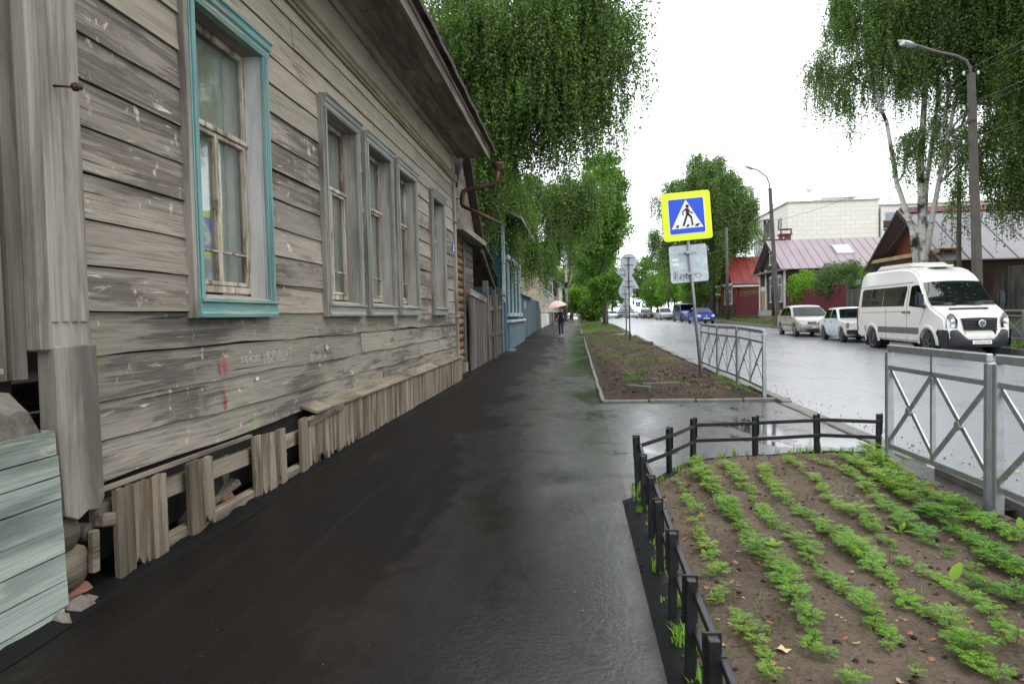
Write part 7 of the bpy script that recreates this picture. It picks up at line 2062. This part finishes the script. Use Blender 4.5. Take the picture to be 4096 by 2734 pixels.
# trees that close the street
q = random.Random(4)
for i, (x, y, h, r) in enumerate([(-6, 150, 15, 5), (3, 170, 16, 5.5), (10, 190, 15, 6), (19, 175, 16, 6), (28, 160, 15, 6), (-14, 140, 16, 6), (-1, 145, 10, 3.5), (24, 135, 12, 4.5), (-9, 118, 13, 3.6)]):
    leafy_tree('distant_tree', ['tall far tree left of the street end', 'far tree straight down the street', 'far tree behind the traffic light', 'far tree above the dark cars', 'far tree at the right of the street end', 'leftmost far tree behind the houses', 'lower far tree at the end of the pavement', 'far tree behind the utility poles', 'far tree above the pale houses'][i],
               (x, y, .4), h * .6, .3, [(x, y, h * .6, r, r, h * .42, 1.0)], 190, 60, 1.1, .45, M['maple_leaf'] if i % 2 else M['birch_leaf2'], M['bark'], 80 + i, 'trees closing the street', 4)
# shrubs over the fences across the road
leafy_tree('shrub', 'large round grey-green shrub leaning over the dark red fence', (16.9, 46.0, .9), 2.0, .08,
    [(16.9, 45.6, 3.1, 1.5, 2.2, 1.3, 1.0), (16.8, 44.5, 3.0, 1.3, 1.5, 1.1, 1.0)], 240, 70, .36, .10, M['bush_leaf'], M['bark'], 71, 'shrubs behind the fences', 6, 'shrub')
leafy_tree('shrub', 'bright climbing shrub between the grey house and the red fence', (16.6, 51.6, .9), 2.0, .06,
    [(16.5, 51.5, 2.9, .9, 1.6, 1.3, 1.0), (16.4, 50.2, 2.7, .8, 1.0, 1.0, 1.0)], 150, 60, .30, .11, M['bright_leaf'], M['bark'], 72, 'shrubs behind the fences', 4, 'shrub')
leafy_tree('shrub', 'ivy hedge between the round shrub and the brown house', (17.2, 40.6, .9), 2.0, .06,
    [(17.3, 40.3, 3.0, .9, 2.3, 1.1, 1.0)], 150, 60, .30, .10, M['maple_leaf'], M['bark'], 73, 'shrubs behind the fences', 4, 'shrub')
# ================================================================== seedlings, weeds, litter
def marigold_mesh(name, seed, mat, nl=(13, 18)):
    rd = random.Random(seed)
    m = MB()
    h = rd.uniform(.05, .075)
    m.tube([(0, 0, -.01), (0, 0, h)], [.003, .002], 4, 1, False)
    for i in range(rd.randint(*nl)):
        az = i * 2.4 + rd.uniform(-.3, .3)
        z0 = h * rd.uniform(.35, 1.0)
        L = rd.uniform(.055, .09)
        el = rd.uniform(.15, 1.0)
        ca, sa = math.cos(az), math.sin(az)
        def pt(t):
            r = L * t * math.cos(el * (1 - .5 * t)); z = z0 + L * t * math.sin(el) * (1 - .45 * t)
            return Vector((ca * r, sa * r, z))
        k = 6
        for j in range(1, k + 1):
            t = .25 + .75 * j / k
            p = pt(t); d = (pt(min(1.05, t + .05)) - pt(t - .05)).normalized()
            s_ = d.cross(Vector((0, 0, 1))).normalized()
            ll = .027 * (1 - .35 * abs(t - .6)) * rd.uniform(.85, 1.2)
            dirs = [s_ * .8 + d * .6, -s_ * .8 + d * .6] if j < k else [d, s_ * .7 + d * .8, -s_ * .7 + d * .8]
            for q_ in dirs:
                q_ = (q_ + Vector((0, 0, rd.uniform(-.25, .25)))).normalized()
                w = q_.cross(Vector((0, 0, 1))).normalized() * ll * .16
                m.add([p, p + q_ * ll * .5 + w, p + q_ * ll, p + q_ * ll * .5 - w], [(0, 1, 2, 3)], 0)
    me = m.mesh(name, False)
    me.materials.append(mat); me.materials.append(M['stem'])
    return me
M['stem'] = plain('reddish_stem', (.12, .08, .04), .7)
M['mari_a'] = leaf_mat('marigold_light', (.11, .21, .018), (.19, .33, .03), (.30, .44, .055), .35)
M['mari_b'] = leaf_mat('marigold_mid', (.09, .20, .018), (.16, .32, .032), (.26, .43, .055), .4)
M['mari_c'] = leaf_mat('marigold_deep', (.06, .17, .022), (.11, .265, .034), (.18, .35, .055), .4)
MV = {k: [marigold_mesh('marigold', 100 + i * 3 + j, M['mari_' + k]) for i in range(5)] for j, k in enumerate('abc')}
def C8(cx, cy, z=.05):
    """a pixel of the planting plan to the soil"""
    x = (2400 + cx / 1.3827) / 1.744; y = (1600 + cy / 1.3827) / 1.744
    d = _rt * (x - 1174.5) + _up * (784 - y) + _fw * 1566.0
    t = (z - CAM_H) / d.z
    return (d.x * t, d.y * t)
ROWS = [
 ('first', 'a', [(440, 450), (480, 540), (520, 620), (535, 700), (570, 800), (640, 900), (670, 1010), (665, 1080), (730, 1160), (830, 1240), (860, 1330), (900, 1440), (930, 1560)], .9),
 ('second', 'b', [(500, 340), (540, 380), (600, 460), (660, 530), (720, 640), (790, 720), (850, 800), (900, 860), (960, 930), (1010, 1010), (1060, 1120), (1120, 1220), (1190, 1310), (1250, 1400), (1330, 1510), (1400, 1600)], 1.15),
 ('third', 'b', [(690, 350), (760, 430), (840, 520), (900, 620), (960, 680), (1050, 760), (1140, 830), (1180, 920), (1240, 970), (1310, 1050), (1380, 1100), (1460, 1180), (1530, 1260), (1580, 1340), (1640, 1410), (1720, 1490), (1800, 1560)], 1.0),
 ('fourth', 'b', [(890, 370), (940, 450), (1010, 530), (1080, 600), (1180, 660), (1260, 730), (1340, 810), (1420, 870), (1500, 930), (1570, 990), (1640, 1050), (1690, 1130), (1760, 1170), (1850, 1230), (1920, 1290), (2000, 1350), (2090, 1470), (2180, 1550)], 1.1),
 ('fifth', 'b', [(1040, 330), (1100, 380), (1160, 420), (1240, 500), (1310, 580), (1400, 640), (1480, 690), (1540, 760), (1640, 850), (1750, 940), (1840, 980), (1920, 1040), (2010, 1090), (2100, 1140), (2180, 1230), (2240, 1310), (2340, 1380)], .95),
 ('sixth', 'c', [(1170, 330), (1270, 370), (1360, 400), (1430, 450), (1500, 510), (1570, 590), (1640, 650), (1720, 710), (1800, 760), (1890, 830), (1990, 900), (2130, 1030), (2210, 1070), (2300, 1110), (2380, 1170)], 1.05),
 ('seventh', 'c', [(1260, 270), (1350, 310), (1420, 360), (1500, 400), (1560, 450), (1640, 510), (1740, 570), (1820, 620), (1900, 680), (1980, 720), (2060, 790), (2150, 860), (2230, 920), (2330, 990)], 1.2),
 ('eighth', 'c', [(1480, 290), (1560, 350), (1650, 410), (1720, 470), (1800, 520), (1900, 560), (1980, 610), (2080, 660), (2160, 720), (2240, 760), (2340, 790)], 1.2)]
q = random.Random(17)
spots = []
for nm, cl, pix, sc in ROWS:
    P3 = [C8(*p) for p in pix]
    acc = 0.0
    for (a, b) in zip(P3, P3[1:]):
        L = math.hypot(b[0] - a[0], b[1] - a[1])
        t = acc
        while t < L:
            x = a[0] + (b[0] - a[0]) * t / L + q.gauss(0, .020); y = a[1] + (b[1] - a[1]) * t / L + q.gauss(0, .012)
            dens = fbm(x, y, 1.7, 11 + len(nm), 3)
            s_ = (.60 if cl != 'c' else .68) * sc * q.choice((.5, .75, .9, 1.0, 1.1, 1.3)) * q.uniform(.8, 1.1) * (1 + .45 * dens)
            if dens > -.55 or q.random() < .45: spots.append((y, x, s_, nm, cl))
            t += .042 / max(.8, sc) + q.uniform(0, .022)
        acc = t - L
spots = [s_ for s_ in spots if .44 < s_[1] < 2.86 and 1.2 < s_[0] < 6.7]
spots.sort(key=lambda s_: s_[0])
near, far_ = spots[:300], spots[300:]
ORD = 'first second third fourth fifth sixth seventh eighth ninth tenth eleventh twelfth thirteenth fourteenth fifteenth sixteenth seventeenth eighteenth nineteenth'.split()
def ordinal(k):
    if k <= 19: return ORD[k - 1]
    t, u = divmod(k, 10)
    T = {2: 'twent', 3: 'thirt', 4: 'fort', 5: 'fift', 6: 'sixt', 7: 'sevent', 8: 'eight', 9: 'ninet'}[t]
    return T + ('ieth' if u == 0 else 'y-' + ORD[u - 1])
count = {}
for (y, x, s_, nm, cl) in near:
    o = obj('marigold', q.choice(MV[cl if q.random() < .75 else 'b']))
    o.location = (x, y, bed_z(x, y)); o.rotation_euler = (q.uniform(-.15, .15), q.uniform(-.15, .15), q.uniform(0, 6.28)); o.scale = (s_, s_, s_ * q.uniform(.85, 1.2))
    count[nm] = count.get(nm, 0) + 1
    tag(o, 'feathery marigold seedling, %s from the near end of the %s row from the left rail' % (ordinal(count[nm]), nm), 'seedling', 'marigold seedlings in the %s row' % nm)
if far_:
    vv = []; ff = []; mi = []; b = 0
    cache = {}
    for (y, x, s_, nm, cl) in far_:
        me = q.choice(MV[cl])
        if me.name not in cache:
            co = np.empty(len(me.vertices) * 3, np.float32); me.vertices.foreach_get('co', co)
            lp = [tuple(p.vertices) for p in me.polygons if len(p.vertices) == 4]
            cache[me.name] = (co.reshape(-1, 3), np.array(lp), 'abc'.index(cl))
        co, lp, mt = cache[me.name]
        a = q.uniform(0, 6.28); rm = np.array([[math.cos(a), math.sin(a), 0], [-math.sin(a), math.cos(a), 0], [0, 0, 1]])
        vv.append((co @ rm) * s_ + np.array([x, y, bed_z(x, y)])); ff.append(lp + b); mi.append(np.full(len(lp), mt)); b += len(co)
    o = obj('marigold_rows', np_mesh('marigold_rows', np.concatenate(vv), np.concatenate(ff), np.concatenate(mi)), None, [M['mari_a'], M['mari_b'], M['mari_c']])
    tag(o, 'far ends of the marigold seedling rows', 'seedlings', None, 'stuff')

# grass blades, as masses
def blades(name, label, pts_, hgt, n_per, mat, seed, spread=.05, lean=.6, w=.0035):
    rs = np.random.default_rng(seed)
    P_ = np.repeat(np.array([p[:3] for p in pts_]), n_per, axis=0)
    H = np.repeat(np.array([p[3] if len(p) > 3 else 1.0 for p in pts_]), n_per)
    N = len(P_)
    base = P_ + np.c_[rs.normal(size=(N, 2)) * spread, np.zeros(N)]
    az = rs.uniform(0, 6.28, N); d = np.c_[np.cos(az), np.sin(az), np.zeros(N)]
    s_ = np.c_[-np.sin(az), np.cos(az), np.zeros(N)] * w
    h = (hgt * rs.uniform(.4, 1.15, N) * H)[:, None]
    le = (lean * rs.uniform(.1, 1.0, N))[:, None]
    up = np.array([0, 0, 1.0])
    mid = base + up * h * .6 + d * h * le * .35
    tip = base + up * h * (1 - .25 * le) + d * h * le
    v = np.stack([base - s_, base + s_, mid + s_ * .8, mid - s_ * .8, tip, tip], 1).reshape(-1, 3)
    k = np.arange(N)[:, None] * 6
    f = np.concatenate([k + np.array([[0, 1, 2, 3]]), k + np.array([[3, 2, 4, 5]])])
    o = obj(name, np_mesh(name, v, f), None, mat)
    tag(o, label, 'grass', None, 'stuff')
M['grass'] = leaf_mat('grass_blades', (.045, .10, .015), (.10, .19, .03), (.22, .28, .07), .25)
M['drygrass'] = leaf_mat('straw_blades', (.14, .10, .045), (.25, .19, .08), (.36, .29, .14), .2)
q = random.Random(23)
def patch(cx, cy, rx, ry, n_):
    out = []
    for _ in range(n_):
        a = q.uniform(0, 6.28); r = math.sqrt(q.random()) 
        out.append((cx + rx * r * math.cos(a), cy + ry * r * math.sin(a)))
    return out
gp = []
for cx, cy, rx, ry, n_ in ((1.05, 13.2, .22, .35, 26), (1.75, 12.3, .25, .3, 34), (1.35, 15.2, .3, .5, 24), (1.6, 18.5, .5, .9, 42), (2.3, 17.5, .2, .3, 16), (1.0, 22, .4, 1.4, 34), (2.0, 25, .5, 1.6, 46), (1.2, 30, .5, 2, 60), (2.3, 33, .4, 2, 70), (2.75, 12.6, .12, 1.5, 60), (.9, 34.5, .4, 1.3, 80), (1.6, 27, 1, 8, 60)):
    gp += [(x, y, strip_z(x, y), q.uniform(.5, 1.2)) for x, y in patch(cx, cy, rx, ry, n_) if .45 < x < 3.0 and 10.9 < y < 36.5]
blades('grass', 'patches of fresh grass on the torn-up strip', gp, .085, 16, M['grass'], 51, .035, .9)
gp = [(x, y, strip_z(x, y), q.uniform(.5, 1.1)) for x, y in patch(1.7, 13.2, 1.2, 2.2, 70) + patch(1.7, 24, 1.2, 11, 330) if .45 < x < 3.0 and 10.95 < y < 36.4]
blades('dry_grass', 'straw-coloured grass lying on the torn-up strip', gp, .075, 10, M['drygrass'], 52, .04, 1.8)
gp = [(x, y, strip2_z(x, y), q.uniform(.5, 1.2)) for x, y in patch(1.6, 52, 1.3, 11, 900) if .4 < x < 3.05 and 40.6 < y]
blades('grass', 'grass on the strip around the trees', gp, .12, 12, M['grass'], 53, .10, .9, .006)
gp = [(x, y, rz(x, y), q.uniform(.5, 1.2)) for x, y in patch(14.0, 54, .9, 7, 900) + patch(14.0, 50.5, .5, 1.6, 500)]
blades('grass', 'tall grass on the far verge by the lamp', gp, .26, 9, M['grass'], 54, .12, .8, .012)
gp = [(x, y, rz(x, y), q.uniform(.4, 1.0)) for x, y in patch(13.8, 80, .8, 18, 1200) + patch(13.6, 22, .7, 6, 700) + patch(14.2, 100, 1.2, 12, 700)]
blades('grass', 'short grass along the far kerb', gp, .16, 9, M['grass'], 55, .14, .8, .012)
gp = [(x, y, bed_z(x, y), q.uniform(.4, 1.0)) for x, y in patch(1.6, 4.0, 1.2, 2.5, 150) if .45 < x < 2.85]
blades('weed_grass', 'thin weed blades between the seedling rows', gp, .07, 5, M['grass'], 56, .02, .6, .0022)
gp = [(.43 + q.uniform(-.03, .05), q.uniform(1.5, 5.6), .0, q.uniform(.5, 1.1)) for _ in range(60)] + [(x, bed_far_y(x) - q.uniform(.0, .08), .02, q.uniform(.5, 1.2)) for x in [q.uniform(.6, 2.6) for _ in range(34)]]
blades('weed_grass', 'weeds along the foot of the low black fence', gp, .10, 7, M['mari_b'], 57, .015, .7, .0045)
# heap of earth and turf by the far lamp
def heap(x, y): return rz(x, y) + .55 * math.exp(-((x - 14.5) / .8) ** 2 - ((y - 49.6) / 1.7) ** 2) * (1 + .25 * fbm(x, y, 2.2, 7)) + .01
o = obj('earth_heap', grid_mesh('earth_heap', frange(12.85, 16.1, .12), frange(45.8, 53.4, .14), heap), None, M['dirt']); tag(o, 'heap of dark dug-up earth beside the street lamp', 'earth heap')
gp = [(x, y, heap(x, y), q.uniform(.5, 1.2)) for x, y in patch(14.5, 50.6, .8, 1.4, 260)]
blades('grass', 'weeds sprouting from the earth heap', gp, .22, 8, M['drygrass'], 58, .08, .9, .010)

# clods and pebbles
def rocks(name, label, pts_, mat, seed, cat='stones'):
    rs = np.random.default_rng(seed)
    base = np.array([(1, 0, 0), (-1, 0, 0), (0, 1, 0), (0, -1, 0), (0, 0, 1), (0, 0, -1)], float)
    fc = np.array([(0, 2, 4), (2, 1, 4), (1, 3, 4), (3, 0, 4), (2, 0, 5), (1, 2, 5), (3, 1, 5), (0, 3, 5)])
    vv = []; ff = []
    for i, (x, y, z, s_) in enumerate(pts_):
        k = base * (s_ * rs.uniform(.6, 1.3, (6, 1))) * np.array([1, 1, .65])
        a = rs.uniform(0, 6.28); rm = np.array([[math.cos(a), math.sin(a), 0], [-math.sin(a), math.cos(a), 0], [0, 0, 1]])
        vv.append(k @ rm + np.array([x, y, z])); ff.append(fc + i * 6)
    o = obj(name, np_mesh(name, np.concatenate(vv), np.concatenate(ff)), None, mat); tag(o, label, cat, None, 'stuff')
rocks('soil_clods', 'dark clods scattered on the torn-up strip', [(x, y, strip_z(x, y), q.uniform(.008, .035) * (1 if q.random() < .9 else 1.8)) for x, y in patch(1.7, 22, 1.3, 12, 900) + patch(1.7, 13, 1.3, 2.2, 500) if .45 < x < 3.0 and 10.9 < y < 36.4], M['dirt'], 61, 'clods')
rocks('soil_crumbs', 'small crumbs of soil in the garden bed', [(x, y, bed_z(x, y), q.uniform(.003, .010)) for x, y in patch(1.6, 4.0, 1.3, 2.7, 2600) if .45 < x < 2.85 and y < bed_far_y(x) and y > 1], M['soil'], 62, 'crumbs')
rocks('soil_lumps', 'larger wet lumps of soil between the rows', [(x, y, bed_z(x, y), q.uniform(.008, .022)) for x, y in patch(1.6, 4.0, 1.3, 2.7, 520) + patch(2.72, 5.0, .12, 1.8, 160) if .45 < x < 2.86 and y < bed_far_y(x) and y > 1], M['dirt'], 67, 'clods')
rocks('pebbles', 'pale pebbles dotted over the garden soil', [(x, y, bed_z(x, y), q.uniform(.003, .009)) for x, y in patch(1.6, 4.0, 1.3, 2.7, 190) if .45 < x < 2.85 and y < bed_far_y(x) and y > 1], M['concrete'], 63)
rocks('grit', 'grit washed along the road edge', [(x, y, gz(y) - .075, q.uniform(.004, .014)) for x, y in [(3.25 + abs(q.gauss(0, .35)), q.uniform(4, 26)) for _ in range(700)]], M['dirt'], 64)
rocks('asphalt_crumbs', 'black asphalt crumbs along the pavement edges', [(x, y, .01, q.uniform(.004, .012)) for x, y in [(.42 + q.gauss(0, .035), q.uniform(1.2, 5.2)) for _ in range(350)] + [(-2.40 + q.gauss(0, .03), q.uniform(2.6, 14)) for _ in range(450)]], M['fresh'], 65, 'crumbs')
rocks('specks', 'pale specks of litter on the dark pavement', [(x, y, .002, q.uniform(.002, .005)) for x, y in [(q.uniform(-2.3, .2), q.uniform(1.8, 12)) for _ in range(170)]], M['skirt'], 66, 'litter')

# fallen leaves, one by one
def leaf_litter(seed, mat):
    rd = random.Random(seed); m = MB()
    n_ = 9
    ring = [(math.cos(2 * math.pi * k / n_) * rd.uniform(.6, 1.0), math.sin(2 * math.pi * k / n_) * rd.uniform(.35, .7)) for k in range(n_)]
    vs = [(0, 0, .18)] + [(x, y, rd.uniform(-.05, .35)) for x, y in ring]
    m.add(vs, [(0, 1 + k, 1 + (k + 1) % n_) for k in range(n_)], 0, True)
    me = m.mesh('fallen_leaf', False); me.materials.append(mat); return me
M['litter_a'] = plain('rust_brown_leaf', (.24, .095, .04), .7, var=.4, vs=40, rnd=5); M['litter_b'] = plain('tan_leaf', (.36, .22, .10), .7, var=.3, vs=40, rnd=5); M['litter_y'] = plain('yellow_leaf', (.62, .40, .03), .6, var=.2)
LM = [leaf_litter(i, M['litter_a' if i % 3 else 'litter_b']) for i in range(6)]
for i in range(230):
    x, y = q.uniform(.48, 2.8), q.uniform(1.7, 6.3)
    if q.random() < .45: x = .48 + abs(q.gauss(0, .35))
    if y > bed_far_y(x) - .05: continue
    o = obj('fallen_leaf', q.choice(LM)); s_ = q.uniform(.010, .024); o.location = (x, y, bed_z(x, y) + .003); o.rotation_euler = (q.uniform(-.3, .3), q.uniform(-.3, .3), q.uniform(0, 6.28)); o.scale = (s_, s_, s_)
    tag(o, 'small dry brown leaf lying on the garden soil', 'fallen leaf', 'dry leaves on the garden bed')
x, y = C8(1010, 1362); o = obj('fallen_leaf', leaf_litter(40, plain('pale_cream_leaf', (.55, .40, .20), .7, var=.2))); o.location = (x, y, bed_z(x, y) + .008); o.scale = (.042, .042, .04); o.rotation_euler = (0, .1, .2); tag(o, 'largest pale cream leaf lying between the first two rows', 'fallen leaf')
LY = leaf_litter(41, M['litter_y'])
for i in range(14):
    x, y = q.uniform(3.4, 7), q.uniform(5, 12); o = obj('fallen_leaf', LY); o.location = (x, y, gz(y) - .068); o.scale = (.03, .03, .03); o.rotation_euler = (0, 0, q.uniform(0, 6)); tag(o, 'small yellow leaf stuck to the wet road', 'fallen leaf', 'yellow leaves on the road')
for i in range(30):
    x, y = q.uniform(12.9, 14), q.uniform(18.5, 24); o = obj('fallen_leaf', LY); o.location = (x, y, rz(x, y) + .02); o.scale = (.04, .04, .04); o.rotation_euler = (0, 0, q.uniform(0, 6)); tag(o, 'small yellow leaf on the verge behind the minibus', 'fallen leaf', 'yellow leaves on the far verge')
# broad-leaved weeds
def broad_weed(label, x, y, lv):
    r_ = empty('broad_leaf_weed', (x, y, bed_z(x, y))); tag(r_, label, 'weed', 'broad-leaved weeds')
    for az, L, el in lv:
        m = MB(); vs = []; fs = []
        ca, sa = math.cos(az), math.sin(az)
        for j in range(7):
            t = j / 6; w = L * .17 * math.sin(math.pi * min(1, .12 + t * .86)) ** .8 * (t > .2) + .004
            r = L * t * math.cos(el); z = L * math.sin(el) * t - .15 * L * t * t
            for s_ in (-1, 0, 1): vs.append((ca * r - sa * w * s_, sa * r + ca * w * s_, z + (.25 * w if s_ else 0)))
        for j in range(6):
            for k in range(2): fs.append((j * 3 + k, j * 3 + k + 1, j * 3 + k + 4, j * 3 + k + 3))
        m.add(vs, fs, 0, True); m.build('leaf', M['mari_a'], r_, fix=False)
x, y = C8(1940, 1010); broad_weed('weed with one big upright pale leaf in the fifth row', x, y, [(.55, .14, .95), (2.6, .10, .5), (3.6, .08, .4), (-1.2, .06, .4)])
x, y = C8(1660, 720); broad_weed('broad-leaved weed in the sixth row', x, y, [(.6, .08, .9), (2.8, .08, .5), (4.0, .09, .4), (-.8, .10, .3)])
x, y = C8(1920, 560); broad_weed('broad-leaved weed at the back of the seventh row', x, y, [(.4, .12, .6), (2.8, .11, .5), (4.4, .09, .5)])
x, y = C8(2330, 730); broad_weed('broad-leaved weed at the right end of the eighth row', x, y, [(1.2, .10, 1.1), (2.8, .07, .5)])
x, y = C8(960, 810); broad_weed('low round-leaved weed between second and third rows', x, y, [(.2, .07, .5), (1.4, .07, .6), (2.6, .07, .4), (3.8, .06, .5), (5.0, .07, .5)])
